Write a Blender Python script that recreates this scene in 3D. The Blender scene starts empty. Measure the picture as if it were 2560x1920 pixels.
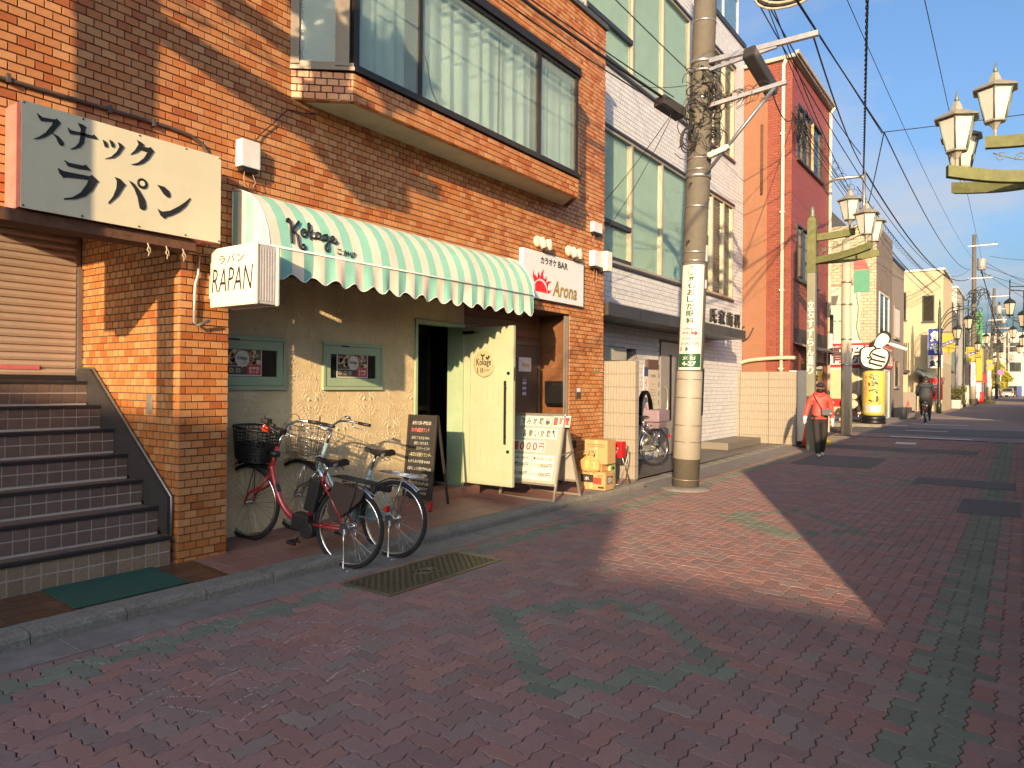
import bpy, bmesh, math, random
from mathutils import Vector, Matrix
random.seed(7)
R=math.radians
sc=bpy.context.scene; COL=sc.collection
# ------------------------------------------------------------------ camera
F_PX=1800.0; TH=math.atan2(1280,F_PX); ROLL=.009; CAMZ=1.68
PITCH=math.atan2(975-ROLL*1280-960,F_PX)
fw=Vector((math.cos(TH),math.sin(TH),0)); rt=Vector((math.sin(TH),-math.cos(TH),0)); upv=Vector((0,0,1))
CF=fw*math.cos(PITCH)+upv*math.sin(PITCH); CU=upv*math.cos(PITCH)-fw*math.sin(PITCH)
CR=rt*math.cos(ROLL)+CU*math.sin(ROLL); CU=CU*math.cos(ROLL)-rt*math.sin(ROLL)
cam=bpy.data.cameras.new('camera'); cam.sensor_width=36; cam.lens=F_PX/2560*36; cam.clip_start=.05; cam.clip_end=3000
camo=bpy.data.objects.new('camera',cam); COL.objects.link(camo); sc.camera=camo
camo.matrix_world=Matrix(((CR.x,CU.x,-CF.x,0),(CR.y,CU.y,-CF.y,0),(CR.z,CU.z,-CF.z,CAMZ),(0,0,0,1)))
# ------------------------------------------------------------------ sky and sun
AZ=R(23.6); EL=R(13.6)
LD=Vector((math.cos(AZ)*math.cos(EL),math.sin(AZ)*math.cos(EL),-math.sin(EL)))
W=bpy.data.worlds.new('World'); sc.world=W; W.use_nodes=True
nt=W.node_tree; nd=nt.nodes; lk=nt.links; nd.clear()
out=nd.new('ShaderNodeOutputWorld'); bg=nd.new('ShaderNodeBackground'); sky=nd.new('ShaderNodeTexSky')
sky.sky_type='NISHITA'; sky.sun_disc=False; sky.sun_elevation=EL; sky.sun_rotation=math.atan2(-LD.x,-LD.y)
sky.air_density=1.0; sky.dust_density=5.5; sky.ozone_density=4.0; sky.altitude=0
bg.inputs['Strength'].default_value=.15
tc=nd.new('ShaderNodeTexCoord'); sep=nd.new('ShaderNodeSeparateXYZ'); lk.new(tc.outputs['Generated'],sep.inputs[0])
def wm(op,a,b=None):
    n=nd.new('ShaderNodeMath'); n.operation=op
    for i,x in enumerate((a,b)):
        if x is None: continue
        if isinstance(x,(int,float)): n.inputs[i].default_value=x
        else: lk.new(x,n.inputs[i])
    return n.outputs[0]
zz=wm('ADD',wm('MAXIMUM',sep.outputs[2],0.0),.16)
cmb=nd.new('ShaderNodeCombineXYZ'); lk.new(wm('DIVIDE',sep.outputs[0],zz),cmb.inputs[0]); lk.new(wm('DIVIDE',sep.outputs[1],zz),cmb.inputs[1]); cmb.inputs[2].default_value=15.5
cn=nd.new('ShaderNodeTexNoise'); cn.inputs['Scale'].default_value=.72; cn.inputs['Detail'].default_value=9; cn.inputs['Roughness'].default_value=.56; lk.new(cmb.outputs[0],cn.inputs['Vector'])
cr=nd.new('ShaderNodeValToRGB'); cr.color_ramp.elements[0].position=.515; cr.color_ramp.elements[1].position=.66; lk.new(cn.outputs[0],cr.inputs[0])
cmix=nd.new('ShaderNodeMixRGB'); lk.new(wm('MULTIPLY',cr.outputs[0],.8),cmix.inputs[0]); lk.new(sky.outputs[0],cmix.inputs[1]); cmix.inputs[2].default_value=(2.3,2.3,2.4,1)
lk.new(cmix.outputs[0],bg.inputs[0]); lk.new(bg.outputs[0],out.inputs[0])
sl=bpy.data.lights.new('sun','SUN'); sl.energy=5.0; sl.angle=R(.53); sl.color=(1.0,.70,.40)
so=bpy.data.objects.new('sun',sl); COL.objects.link(so); so.rotation_euler=LD.to_track_quat('-Z','Y').to_euler(); so.location=(-20,-15,20)
vs=sc.view_settings; vs.view_transform='Standard'; vs.look='None'; vs.gamma=1; vs.exposure=.95; vs.use_curve_mapping=False
sc.cycles.max_bounces=6; sc.cycles.transparent_max_bounces=12; sc.cycles.use_denoising=True; sc.cycles.sample_clamp_indirect=6
try: sc.cycles.use_adaptive_sampling=True; sc.cycles.adaptive_threshold=.015
except: pass
# ------------------------------------------------------------------ materials
MT={}
def mat(name,col,rough=.6,metal=0,var=.12,vscale=6,bump=0,bscale=60,tint=False,spec=.5,dirt=0,dscale=1.5,dcol=None,streak=1,coat=0,alpha=1,emit=None):
    if name in MT: return MT[name]
    m=bpy.data.materials.new(name); m.use_nodes=True; n=m.node_tree.nodes; l=m.node_tree.links
    b=n['Principled BSDF']; b.inputs['Roughness'].default_value=rough; b.inputs['Metallic'].default_value=metal
    b.inputs['Specular IOR Level'].default_value=spec; b.inputs['Coat Weight'].default_value=coat
    t=n.new('ShaderNodeTexCoord'); mp=n.new('ShaderNodeMapping'); l.new(t.outputs['Object'],mp.inputs[0])
    if tint:
        at=n.new('ShaderNodeAttribute'); at.attribute_name='tint'; base=at.outputs['Color']
    else:
        rg=n.new('ShaderNodeRGB'); rg.outputs[0].default_value=(*col,1); base=rg.outputs[0]
    ns=n.new('ShaderNodeTexNoise'); ns.inputs['Scale'].default_value=vscale; ns.inputs['Detail'].default_value=6; ns.inputs['Roughness'].default_value=.65; l.new(mp.outputs[0],ns.inputs['Vector'])
    mr=n.new('ShaderNodeMapRange'); mr.inputs[1].default_value=.25; mr.inputs[2].default_value=.75; mr.inputs[3].default_value=1-var; mr.inputs[4].default_value=1+var; l.new(ns.outputs[0],mr.inputs[0])
    mu=n.new('ShaderNodeMixRGB'); mu.blend_type='MULTIPLY'; mu.inputs[0].default_value=1; l.new(base,mu.inputs[1]); l.new(mr.outputs[0],mu.inputs[2]); cur=mu.outputs[0]
    if dirt:
        mp2=n.new('ShaderNodeMapping'); mp2.inputs['Scale'].default_value=(dscale,dscale,dscale/streak); mp2.inputs['Location'].default_value=(3.1,1.7,.4); l.new(t.outputs['Object'],mp2.inputs[0])
        dn=n.new('ShaderNodeTexNoise'); dn.inputs['Scale'].default_value=1; dn.inputs['Detail'].default_value=8; dn.inputs['Roughness'].default_value=.7; l.new(mp2.outputs[0],dn.inputs['Vector'])
        dr=n.new('ShaderNodeMapRange'); dr.inputs[1].default_value=.5; dr.inputs[2].default_value=.72; dr.inputs[3].default_value=0; dr.inputs[4].default_value=dirt; l.new(dn.outputs[0],dr.inputs[0])
        dm=n.new('ShaderNodeMixRGB'); l.new(dr.outputs[0],dm.inputs[0]); l.new(cur,dm.inputs[1]); dm.inputs[2].default_value=(*(dcol or tuple(c*.3 for c in col)),1); cur=dm.outputs[0]
    l.new(cur,b.inputs['Base Color'])
    rr=n.new('ShaderNodeMapRange'); rr.inputs[3].default_value=max(rough-.1,.02); rr.inputs[4].default_value=min(rough+.1,1); l.new(ns.outputs[0],rr.inputs[0]); l.new(rr.outputs[0],b.inputs['Roughness'])
    if bump:
        bn=n.new('ShaderNodeTexNoise'); bn.inputs['Scale'].default_value=bscale; bn.inputs['Detail'].default_value=5; l.new(mp.outputs[0],bn.inputs['Vector'])
        bp=n.new('ShaderNodeBump'); bp.inputs['Strength'].default_value=bump; bp.inputs['Distance'].default_value=.01; l.new(bn.outputs[0],bp.inputs['Height']); l.new(bp.outputs[0],b.inputs['Normal'])
    if emit:
        b.inputs['Emission Color'].default_value=(*emit[0],1); b.inputs['Emission Strength'].default_value=emit[1]
    MT[name]=m; return m
def glass_mat(name,col,clear=.5,rough=.05,bump=0,bscale=40,wire=False):
    m=bpy.data.materials.new(name); m.use_nodes=True; n=m.node_tree.nodes; l=m.node_tree.links
    b=n['Principled BSDF']; b.inputs['Base Color'].default_value=(*col,1); b.inputs['Roughness'].default_value=rough; b.inputs['Specular IOR Level'].default_value=.8
    tr=n.new('ShaderNodeBsdfTransparent'); tr.inputs[0].default_value=(.92,.97,.95,1); mx=n.new('ShaderNodeMixShader'); lw=n.new('ShaderNodeLayerWeight'); fr=n.new('ShaderNodeMath'); fr.operation='POWER'; fr.inputs[1].default_value=4.0; l.new(lw.outputs['Facing'],fr.inputs[0])
    mr=n.new('ShaderNodeMapRange'); mr.inputs[3].default_value=1-clear; mr.inputs[4].default_value=1; l.new(fr.outputs[0],mr.inputs[0])
    l.new(mr.outputs[0],mx.inputs[0]); l.new(tr.outputs[0],mx.inputs[1]); l.new(b.outputs[0],mx.inputs[2])
    l.new(mx.outputs[0],n['Material Output'].inputs[0])
    t=n.new('ShaderNodeTexCoord')
    if bump:
        bn=n.new('ShaderNodeTexNoise'); bn.inputs['Scale'].default_value=bscale; bn.inputs['Detail'].default_value=3; l.new(t.outputs['Object'],bn.inputs['Vector'])
        bp=n.new('ShaderNodeBump'); bp.inputs['Strength'].default_value=bump; bp.inputs['Distance'].default_value=.01; l.new(bn.outputs[0],bp.inputs['Height']); l.new(bp.outputs[0],b.inputs['Normal'])
    if wire:
        mask=None
        for ang in (38,-38):
            mp=n.new('ShaderNodeMapping'); mp.inputs['Rotation'].default_value=(0,R(ang),0); l.new(t.outputs['Object'],mp.inputs[0])
            w=n.new('ShaderNodeTexWave'); w.bands_direction='Z'; w.inputs['Scale'].default_value=11; l.new(mp.outputs[0],w.inputs['Vector'])
            g=n.new('ShaderNodeMath'); g.operation='GREATER_THAN'; g.inputs[1].default_value=.965; l.new(w.outputs['Fac'],g.inputs[0])
            if mask is None: mask=g.outputs[0]
            else:
                a=n.new('ShaderNodeMath'); a.operation='MAXIMUM'; l.new(mask,a.inputs[0]); l.new(g.outputs[0],a.inputs[1]); mask=a.outputs[0]
        ns=n.new('ShaderNodeTexNoise'); ns.inputs['Scale'].default_value=2.2; ns.inputs['Detail'].default_value=4; l.new(t.outputs['Object'],ns.inputs['Vector'])
        m0=n.new('ShaderNodeMixRGB'); m0.inputs[1].default_value=(*[c*.75 for c in col],1); m0.inputs[2].default_value=(*[min(1,c*1.2) for c in col],1); l.new(ns.outputs[0],m0.inputs[0])
        m2=n.new('ShaderNodeMixRGB'); m2.inputs[2].default_value=(*[c*.6 for c in col],1); l.new(mask,m2.inputs[0]); l.new(m0.outputs[0],m2.inputs[1]); l.new(m2.outputs[0],b.inputs['Base Color'])
    MT[name]=m; return m
# ------------------------------------------------------------------ mesh builder
ORG={}
def children(o): return [c for c in bpy.data.objects if c.parent is o]
class MB:
    def __init__(s): s.v=[]; s.f=[]; s.m=[]; s.sm=[]; s.c=[]; s.uc=False
    def add(s,vs,fs,mi=0,sm=False,col=None):
        b=len(s.v); s.v+=[tuple(p) for p in vs]
        if col is not None: s.uc=True
        s.c+=[(col or (1,1,1))]*len(vs)
        for f in fs: s.f.append(tuple(b+i for i in f)); s.m.append(mi); s.sm.append(sm)
        return s
    def box(s,x0,x1,y0,y1,z0,z1,mi=0,col=None):
        return s.add([(x0,y0,z0),(x1,y0,z0),(x1,y1,z0),(x0,y1,z0),(x0,y0,z1),(x1,y0,z1),(x1,y1,z1),(x0,y1,z1)],
            [(0,3,2,1),(4,5,6,7),(0,1,5,4),(1,2,6,5),(2,3,7,6),(3,0,4,7)],mi,col=col)
    def obox(s,c,u,v,w,mi=0,col=None):   # centre and three half axes
        c,u,v,w=map(Vector,(c,u,v,w)); P=[c+u*a+v*b+w*d for d in(-1,1) for a,b in((-1,-1),(1,-1),(1,1),(-1,1))]
        return s.add(P,[(0,3,2,1),(4,5,6,7),(0,1,5,4),(1,2,6,5),(2,3,7,6),(3,0,4,7)],mi,col=col)
    def bar(s,a,b,w,h,mi=0,up=(0,0,1)):
        a,b=Vector(a),Vector(b); d=b-a; u=d.cross(Vector(up)); 
        if u.length<1e-5: u=d.cross(Vector((1,0,0)))
        u.normalize(); q=u.cross(d).normalized(); return s.obox((a+b)/2,d/2,u*w/2,q*h/2,mi)
    def tube(s,path,r,n=8,mi=0,caps=True,closed=False):
        P=[Vector(p) for p in path]; k=len(P); rr=r if isinstance(r,(list,tuple)) else [r]*k
        vs=[]; fs=[]; ref=None
        for i,p in enumerate(P):
            if closed: t=P[(i+1)%k]-P[i-1]
            else: t=P[min(i+1,k-1)]-P[max(i-1,0)]
            if t.length<1e-9: t=Vector((0,0,1))
            t.normalize()
            if ref is None:
                ref=t.cross(Vector((0,0,1)))
                if ref.length<.05: ref=t.cross(Vector((1,0,0)))
            ref=(ref-t*ref.dot(t)); 
            if ref.length<1e-6: ref=t.orthogonal()
            ref.normalize(); q=t.cross(ref)
            for j in range(n):
                a=2*math.pi*j/n; vs.append(p+(ref*math.cos(a)+q*math.sin(a))*rr[i])
        for i in range(k if closed else k-1):
            i2=(i+1)%k
            for j in range(n): fs.append((i*n+j,i*n+(j+1)%n,i2*n+(j+1)%n,i2*n+j))
        s.add(vs,fs,mi,True)
        if caps and not closed:
            b=len(s.v)-len(vs); s.f.append(tuple(b+j for j in range(n))[::-1]); s.m.append(mi); s.sm.append(False)
            s.f.append(tuple(b+(k-1)*n+j for j in range(n))); s.m.append(mi); s.sm.append(False)
        return s
    def cyl(s,a,b,r0,r1=None,n=16,mi=0): return s.tube([a,b],[r0,r1 if r1 is not None else r0],n,mi)
    def lathe(s,prof,c,n=16,mi=0,axis=(0,0,1),sm=True,ang0=0):
        ax=Vector(axis).normalized(); u=ax.orthogonal().normalized() if abs(ax.z)<.99 else Vector((1,0,0)); w=ax.cross(u); c=Vector(c); vs=[]; fs=[]
        for (r,h) in prof:
            for j in range(n):
                a=2*math.pi*j/n+ang0; vs.append(c+ax*h+(u*math.cos(a)+w*math.sin(a))*max(r,1e-4))
        for i in range(len(prof)-1):
            for j in range(n): fs.append((i*n+j,i*n+(j+1)%n,(i+1)*n+(j+1)%n,(i+1)*n+j))
        fs.append(tuple(range(n))[::-1]); fs.append(tuple((len(prof)-1)*n+j for j in range(n)))
        return s.add(vs,fs,mi,sm)
    def poly(s,pts,mi=0,col=None): return s.add(pts,[tuple(range(len(pts)))],mi,col=col)
    def prism(s,pts,d,mi=0,col=None):    # polygon pts (3d) extruded by vector d
        d=Vector(d); k=len(pts); P=[Vector(p) for p in pts]; nrm=Vector((0,0,0))
        for i in range(k): nrm+=P[i].cross(P[(i+1)%k])
        if nrm.dot(d)>0: P=P[::-1]
        vs=P+[p+d for p in P]
        return s.add(vs,[tuple(range(k)),tuple(range(2*k-1,k-1,-1))]+[(i,i+k,(i+1)%k+k,(i+1)%k) for i in range(k)],mi,col=col)
    def grid(s,fn,nu,nv,mi=0,sm=True):
        vs=[fn(i/nu,j/nv) for j in range(nv+1) for i in range(nu+1)]
        return s.add(vs,[(j*(nu+1)+i,j*(nu+1)+i+1,(j+1)*(nu+1)+i+1,(j+1)*(nu+1)+i) for j in range(nv) for i in range(nu)],mi,sm)
    def sphere(s,c,r,n=12,m=8,mi=0,sc3=(1,1,1)):
        c=Vector(c); return s.grid(lambda u,v:c+Vector((r*sc3[0]*math.sin(math.pi*v)*math.cos(2*math.pi*u),r*sc3[1]*math.sin(math.pi*v)*math.sin(2*math.pi*u),-r*sc3[2]*math.cos(math.pi*v))),n,m,mi)
    def xf(s,M,start=0):
        s.v=s.v[:start]+[tuple(M@Vector(p)) for p in s.v[start:]]; return s
    def mesh(s,name,mats,off=(0,0,0),bevel=0):
        me=bpy.data.meshes.new(name)
        me.from_pydata([(p[0]-off[0],p[1]-off[1],p[2]-off[2]) for p in s.v],[],s.f)
        for mm in (mats if isinstance(mats,(list,tuple)) else [mats]): me.materials.append(mm)
        me.polygons.foreach_set('material_index',s.m); me.polygons.foreach_set('use_smooth',s.sm)
        if s.uc:
            a=me.color_attributes.new('tint','FLOAT_COLOR','POINT'); a.data.foreach_set('color',[x for c in s.c for x in (c[0],c[1],c[2],1)])
        if bevel:
            bm=bmesh.new(); bm.from_mesh(me); bmesh.ops.remove_doubles(bm,verts=bm.verts,dist=1e-5)
            es=[e for e in bm.edges if len(e.link_faces)==2 and e.calc_face_angle(0)>.5]
            bmesh.ops.bevel(bm,geom=es,offset=bevel,segments=2,profile=.6,affect='EDGES',clamp_overlap=True); bm.to_mesh(me); bm.free()
        me.update(); return me
    def build(s,name,mats,parent=None,bevel=0,local=False):
        off=(0,0,0)
        if parent is not None and not local: off=ORG.get(parent.name,(0,0,0))
        o=bpy.data.objects.new(name,s.mesh(name,mats,off,bevel)); COL.objects.link(o); o.parent=parent
        ORG[o.name]=off; return o
def thing(name,label,cat,loc,group=None,rz=0):
    o=bpy.data.objects.new(name,None); COL.objects.link(o); o.location=loc; o.rotation_euler=(0,0,rz); o.empty_display_size=.1
    o['label']=label; o['category']=cat
    if group: o['group']=group
    ORG[o.name]=tuple(loc); return o
def tag(o,label,cat,group=None):
    o['label']=label; o['category']=cat
    if group: o['group']=group
    return o
def struct(o): o['kind']='structure'; return o
def stuff(o): o['kind']='stuff'; return o
def copy_tree(o,parent=None):
    c=o.copy(); COL.objects.link(c); c.parent=parent
    for ch in list(o.children): copy_tree(ch,c)
    return c
# text as mesh ------------------------------------------------------
TXT={}
def text_raw(t,off=0):
    k=(t,off)
    if k in TXT: return TXT[k]
    c=bpy.data.curves.new('t','FONT'); c.body=t; c.size=1; c.offset=off; c.resolution_u=2; c.fill_mode='FRONT'
    o=bpy.data.objects.new('t',c); COL.objects.link(o); bpy.context.view_layer.update()
    me=o.evaluated_get(bpy.context.evaluated_depsgraph_get()).to_mesh()
    r=([tuple(v.co) for v in me.vertices],[tuple(p.vertices) for p in me.polygons])
    o.evaluated_get(bpy.context.evaluated_depsgraph_get()).to_mesh_clear(); bpy.data.objects.remove(o); bpy.data.curves.remove(c); TXT[k]=r; return r
def text(mb,t,o,u,v,w=None,h=None,off=0,mi=0,vertical=False,n_off=.002,col=None,shear=0):
    """text t with its lower left corner at o, along u, up v, fitted to width w / height h"""
    u=Vector(u).normalized(); v=Vector(v).normalized(); n=u.cross(v); o=Vector(o)
    if vertical:
        k=len(t); ch=h/k
        for i,c in enumerate(t): text(mb,c,o+v*(h-(i+1)*ch+ch*.04),u,v,w,ch*.9,off,mi,n_off=n_off,col=col)
        return
    vs,fs=text_raw(t,off)
    if not vs: return
    x0=min(p[0] for p in vs); x1=max(p[0] for p in vs); y0=min(p[1] for p in vs); y1=max(p[1] for p in vs)
    sx=(w/(x1-x0)) if w else None; sy=(h/(y1-y0)) if h else None
    if sx is None: sx=sy
    if sy is None: sy=sx
    mb.add([o+u*((p[0]-x0)*sx+shear*(p[1]-y0)*sy)+v*((p[1]-y0)*sy)+n*n_off for p in vs],fs,mi,col=col)
# tiles ---------------------------------------------------------------
def pxproj(p):
    d=Vector(p)-Vector((0,0,CAMZ)); z=d.dot(CF)
    if z<.2: return (9e9,9e9,z)
    return (1280+F_PX*d.dot(CR)/z,960-F_PX*d.dot(CU)/z,z)
class Tiles:
    def __init__(s): s.t=[]
    def panel(s,o,u,v,n,W_,H_,pu,pv,gap,proud=.01,cham=.002,pal=((.5,.25,.1),),wts=None,bond=.5,holes=(),u_off=0,jit=.06,row0=0):
        o,u,v,n=Vector(o),Vector(u),Vector(v),Vector(n); rows=int(math.ceil(H_/pv-1e-6))
        for r in range(rows):
            b0=r*pv+gap/2; b1=min((r+1)*pv-gap/2,H_)
            if b1-b0<pv*.15: continue
            x=-pu*(((r+row0)%2)*bond)-u_off%pu
            while x<W_:
                a0=max(x+gap/2,0); a1=min(x+pu-gap/2,W_); x+=pu
                if a1-a0<.012: continue
                cu,cv=(a0+a1)/2,(b0+b1)/2
                if any(h[0]<cu<h[1] and h[2]<cv<h[3] for h in holes): continue
                c=random.choices(pal,wts)[0]; j=1+random.uniform(-jit,jit)
                s.t.append((o+u*cu+v*cv,u,v,n,(a1-a0)/2,(b1-b0)/2,proud,cham,tuple(x_*j for x_ in c)))
    @staticmethod
    def geo(t,local):
        c,u,v,n,a,b,p,ch,col=t; c=Vector((0,0,0)) if local else c
        return [c+u*i*a+v*j*b for i,j in((-1,-1),(1,-1),(1,1),(-1,1))]+[c+n*p+u*i*(a-ch)+v*j*(b-ch) for i,j in((-1,-1),(1,-1),(1,1),(-1,1))],[(4,5,6,7),(0,1,5,4),(1,2,6,5),(2,3,7,6),(3,0,4,7)]
    def finish(s,parent,name,m,nmax=300):
        off=Vector(ORG.get(parent.name,(0,0,0)))
        def score(t):
            x,y,z=pxproj(t[0])
            if not(-20<x<2580 and -20<y<1940): return 0
            vd=(Vector((0,0,CAMZ))-t[0]); return max(t[3].dot(vd),0)/vd.length**3*t[4]*t[5]
        sc_=sorted(range(len(s.t)),key=lambda i:-score(s.t[i]))
        cache={}; many=len(s.t)>nmax
        full=max((t[4]*t[5] for t in s.t),default=0)
        ind=[]; rest=[]
        for i in sc_:
            (ind if len(ind)<nmax and (not many or s.t[i][4]*s.t[i][5]>.85*full) else rest).append(i)
        for i in ind:
            t=s.t[i]; q=tuple(round(x*24)/24 for x in t[8]) if many else t[8]
            k=(tuple(t[1]),tuple(t[2]),tuple(t[3]),round(t[4],3),round(t[5],3),t[6],q if many else i)
            if k not in cache:
                b=MB(); vs,fs=Tiles.geo(t,True); b.add(vs,fs,col=t[8]); cache[k]=b.mesh(name,m)
            o=bpy.data.objects.new(name,cache[k]); COL.objects.link(o); o.parent=parent; o.location=t[0]-off
        if rest:
            b=MB()
            for i in rest: vs,fs=Tiles.geo(s.t[i],False); b.add(vs,fs,col=s.t[i][8])
            stuff(b.build(name,m,parent))
def gz(x):   # the street rises a little past the cross street
    P=((-200,0),(12,0),(20,.08),(24,.22),(30,.38),(35,.42),(60,.45),(120,.5),(900,.5))
    for (a,b),(c,d) in zip(P,P[1:]):
        if x<=c: return b+(d-b)*max(0,(x-a))/(c-a)
    return .5
# ------------------------------------------------------------------ ground, road, kerb, pavement
M_asph=mat('asphalt',(.055,.053,.052),.85,var=.25,vscale=30,bump=.5,bscale=180,dirt=.35,dscale=.5,dcol=(.035,.033,.03))
M_conc=mat('gutter_concrete',(.19,.18,.165),.85,var=.25,vscale=9,bump=.5,bscale=120,dirt=.6,dscale=2.2,dcol=(.11,.10,.09))
M_kerb=mat('kerb_concrete',(.20,.19,.165),.9,var=.45,vscale=45,bump=.9,bscale=130,dirt=.5,dscale=5,dcol=(.05,.048,.04))
M_pav=mat('paver',(.1,.06,.05),.88,var=.2,vscale=50,bump=.6,bscale=240,tint=True,dirt=.3,dscale=1.1,dcol=(.16,.13,.12),spec=.3)
M_sand=mat('paver_joint',(.035,.028,.024),.95,var=.3,vscale=40)
def farpave():
    m=mat('paver_far',(.22,.165,.15),.9,var=.2,vscale=3,bump=.2,bscale=60,dirt=.35,dscale=.35,dcol=(.15,.12,.11)); return m
M_far=farpave()
XB=[-60,-10,12,16,20,22,24,27,30,35,45,60,80,120,200,400,900]
def strip(y0,y1,dz,x0=-60,x1=900,skirt=0):
    b=MB(); xs=sorted({x for x in XB if x0<x<x1}|{x0,x1})
    for a,c in zip(xs,xs[1:]): b.add([(a,y0,gz(a)+dz),(c,y0,gz(c)+dz),(c,y1,gz(c)+dz),(a,y1,gz(a)+dz)],[(0,1,2,3)])
    return b
struct(strip(-400,400,-.03).build('ground',M_asph))
road=strip(-.2,4.95,-.011,-12,24.2).build('road',M_sand); struct(road); ORG[road.name]=(0,0,0)
struct(strip(-.02,4.9,-.004,24.2,400).build('far_road',M_far))
struct(strip(-.5,-.02,.004,-60,24).build('far_gutter',M_conc))
struct(strip(-1.6,-.5,.08,-60,24).build('far_pavement',M_conc))
# interlocking zigzag pavers laid in herringbone
CELL=.1135; ZA=.0105
def hedge(x,y):  # points along a horizontal cell edge (from x to x+1) without the last
    return [(x,y),(x+.25,y+ZA/CELL),(x+.75,y-ZA/CELL)]
def vedge(x,y):
    return [(x,y),(x-ZA/CELL,y+.25),(x+ZA/CELL,y+.75)]
def outline(w,h):
    P=[]
    for i in range(w): P+=hedge(i,0)
    for j in range(h): P+=vedge(w,j)
    T=[]
    for i in range(w): T+=hedge(i,h)
    T.append((w,h)); P+=T[::-1][:-1]
    L=[]
    for j in range(h): L+=vedge(0,j)
    L.append((0,h)); P+=L[::-1][:-1]
    return P
def paver_geo(w,h):
    P=outline(w,h); cx,cy=w/2,h/2; k=len(P)
    def ins(p,d):
        x=(p[0]-cx)*CELL; y=(p[1]-cy)*CELL; return (x*(1-d/(w*CELL/2)),y*(1-d/(h*CELL/2)))
    A=[ins(p,.0036) for p in P]; B=[ins(p,.0066) for p in P]
    vs=[(x,y,-.014) for x,y in A]+[(x,y,-.0025) for x,y in A]+[(x,y,0) for x,y in B]
    fs=[tuple(range(2*k,3*k))]+[(r*k+i,r*k+(i+1)%k,(r+1)*k+(i+1)%k,(r+1)*k+i) for r in(0,1) for i in range(k)]
    return vs,fs
PG={'h':paver_geo(2,1),'v':paver_geo(1,2)}
RED=[(.285,.175,.16),(.30,.178,.16),(.265,.172,.16),(.315,.175,.15),(.26,.18,.168)]; GRN=[(.175,.20,.155),(.19,.215,.168),(.165,.19,.148)]; GRY=[(.27,.205,.18),(.25,.195,.175)]
def seg_d(p,a,b):
    a,b,p=Vector(a),Vector(b),Vector(p); t=max(0,min(1,(p-a).dot(b-a)/(b-a).length_squared)); return (a+(b-a)*t-p).length
def paver_col(x,y):
    if abs(y-4.50)<.115: return random.choice(GRN)
    if abs(y-.36)<.17: return random.choice(GRN)
    for k in range(-1,5):
        q=[(4.3+5.15*k,3.15),(5.15+5.15*k,2.5),(4.2+5.15*k,1.47),(3.36+5.15*k,2.2)]
        if min(seg_d((x,y),q[i],q[(i+1)%4]) for i in range(4))<.088: return random.choice(GRN)
    r=random.random()
    return random.choice(GRY) if r<.10 else random.choice(RED)
pv=[]
nx=int(25/CELL); ny=int(4.78/CELL)
for j in range(-2,ny+2):
    for i in range(-8,nx):
        k=(i-j)%4
        if k==0: w,h,ox,oy=2,1,i,j
        elif k==2: w,h,ox,oy=1,2,i,j-1
        else: continue
        X=(ox+w/2)*CELL; Y=(oy+h/2)*CELL
        if not(-.12<Y<4.86 and .6<X<24.0): continue
        px=pxproj((X,Y,0))
        if not(-150<px[0]<2750 and px[1]<2080): continue
        if 4.17<X<5.51 and 4.15<Y<4.60: continue          # manhole cover
        if (X-11.35)**2+(Y-4.54)**2<.25**2: continue       # utility pole
        c=paver_col(X,Y); f=random.uniform(.88,1.1); pv.append((px[2],X,Y,'h' if w==2 else 'v',tuple(x*f for x in c)))
pv.sort(); pmesh={}; rest=MB(); cnt=0
for d,X,Y,k,c in pv:
    z=gz(X)+random.uniform(-.0012,.0012)
    if cnt<300:
        q=(k,tuple(round(x*60)/60 for x in c))
        if q not in pmesh: b=MB(); b.add(*PG[k],col=c); pmesh[q]=b.mesh('paver',M_pav)
        o=bpy.data.objects.new('paver',pmesh[q]); COL.objects.link(o); o.parent=road; o.location=(X,Y,z); o.rotation_euler=(random.uniform(-.006,.006),random.uniform(-.006,.006),0); cnt+=1
    else: rest.add([(x+X,y+Y,zz_+z) for x,y,zz_ in PG[k][0]],PG[k][1],col=c)
stuff(rest.build('paver',M_pav,road))
# asphalt patches and painted lines on the road further on
M_paint=mat('road_paint',(.62,.61,.57),.8,var=.25,vscale=18,dirt=.6,dscale=4,dcol=(.2,.19,.18))
M_patch=mat('asphalt_patch',(.10,.095,.095),.85,var=.2,vscale=40,bump=.4,bscale=200)
for x0,x1,y0,y1 in ((16.2,18.6,2.55,4.15),(20.5,21.4,.9,4.6),(14.4,15.4,.1,1.6),(11.6,13.0,.02,.75),(25.5,28.5,-.02,4.9)):
    o=strip(y0,y1,.005 if x1<24 else .001,x0,x1).build('asphalt_patch',M_patch); struct(o)
for x0,x1,y0,y1 in ((24.3,24.55,1.2,3.3),(30.2,30.5,1.6,3.4),(22.3,22.8,2.4,2.9),(27.0,27.15,2.0,3.2),(36,36.3,1.0,3.4),(29.0,29.3,3.4,4.6)):
    struct(strip(y0,y1,.009,x0,x1).build('road_marking',M_paint))
M_grout0=mat('gutter_grout',(.26,.25,.23),.9,var=.3,vscale=30)
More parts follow.
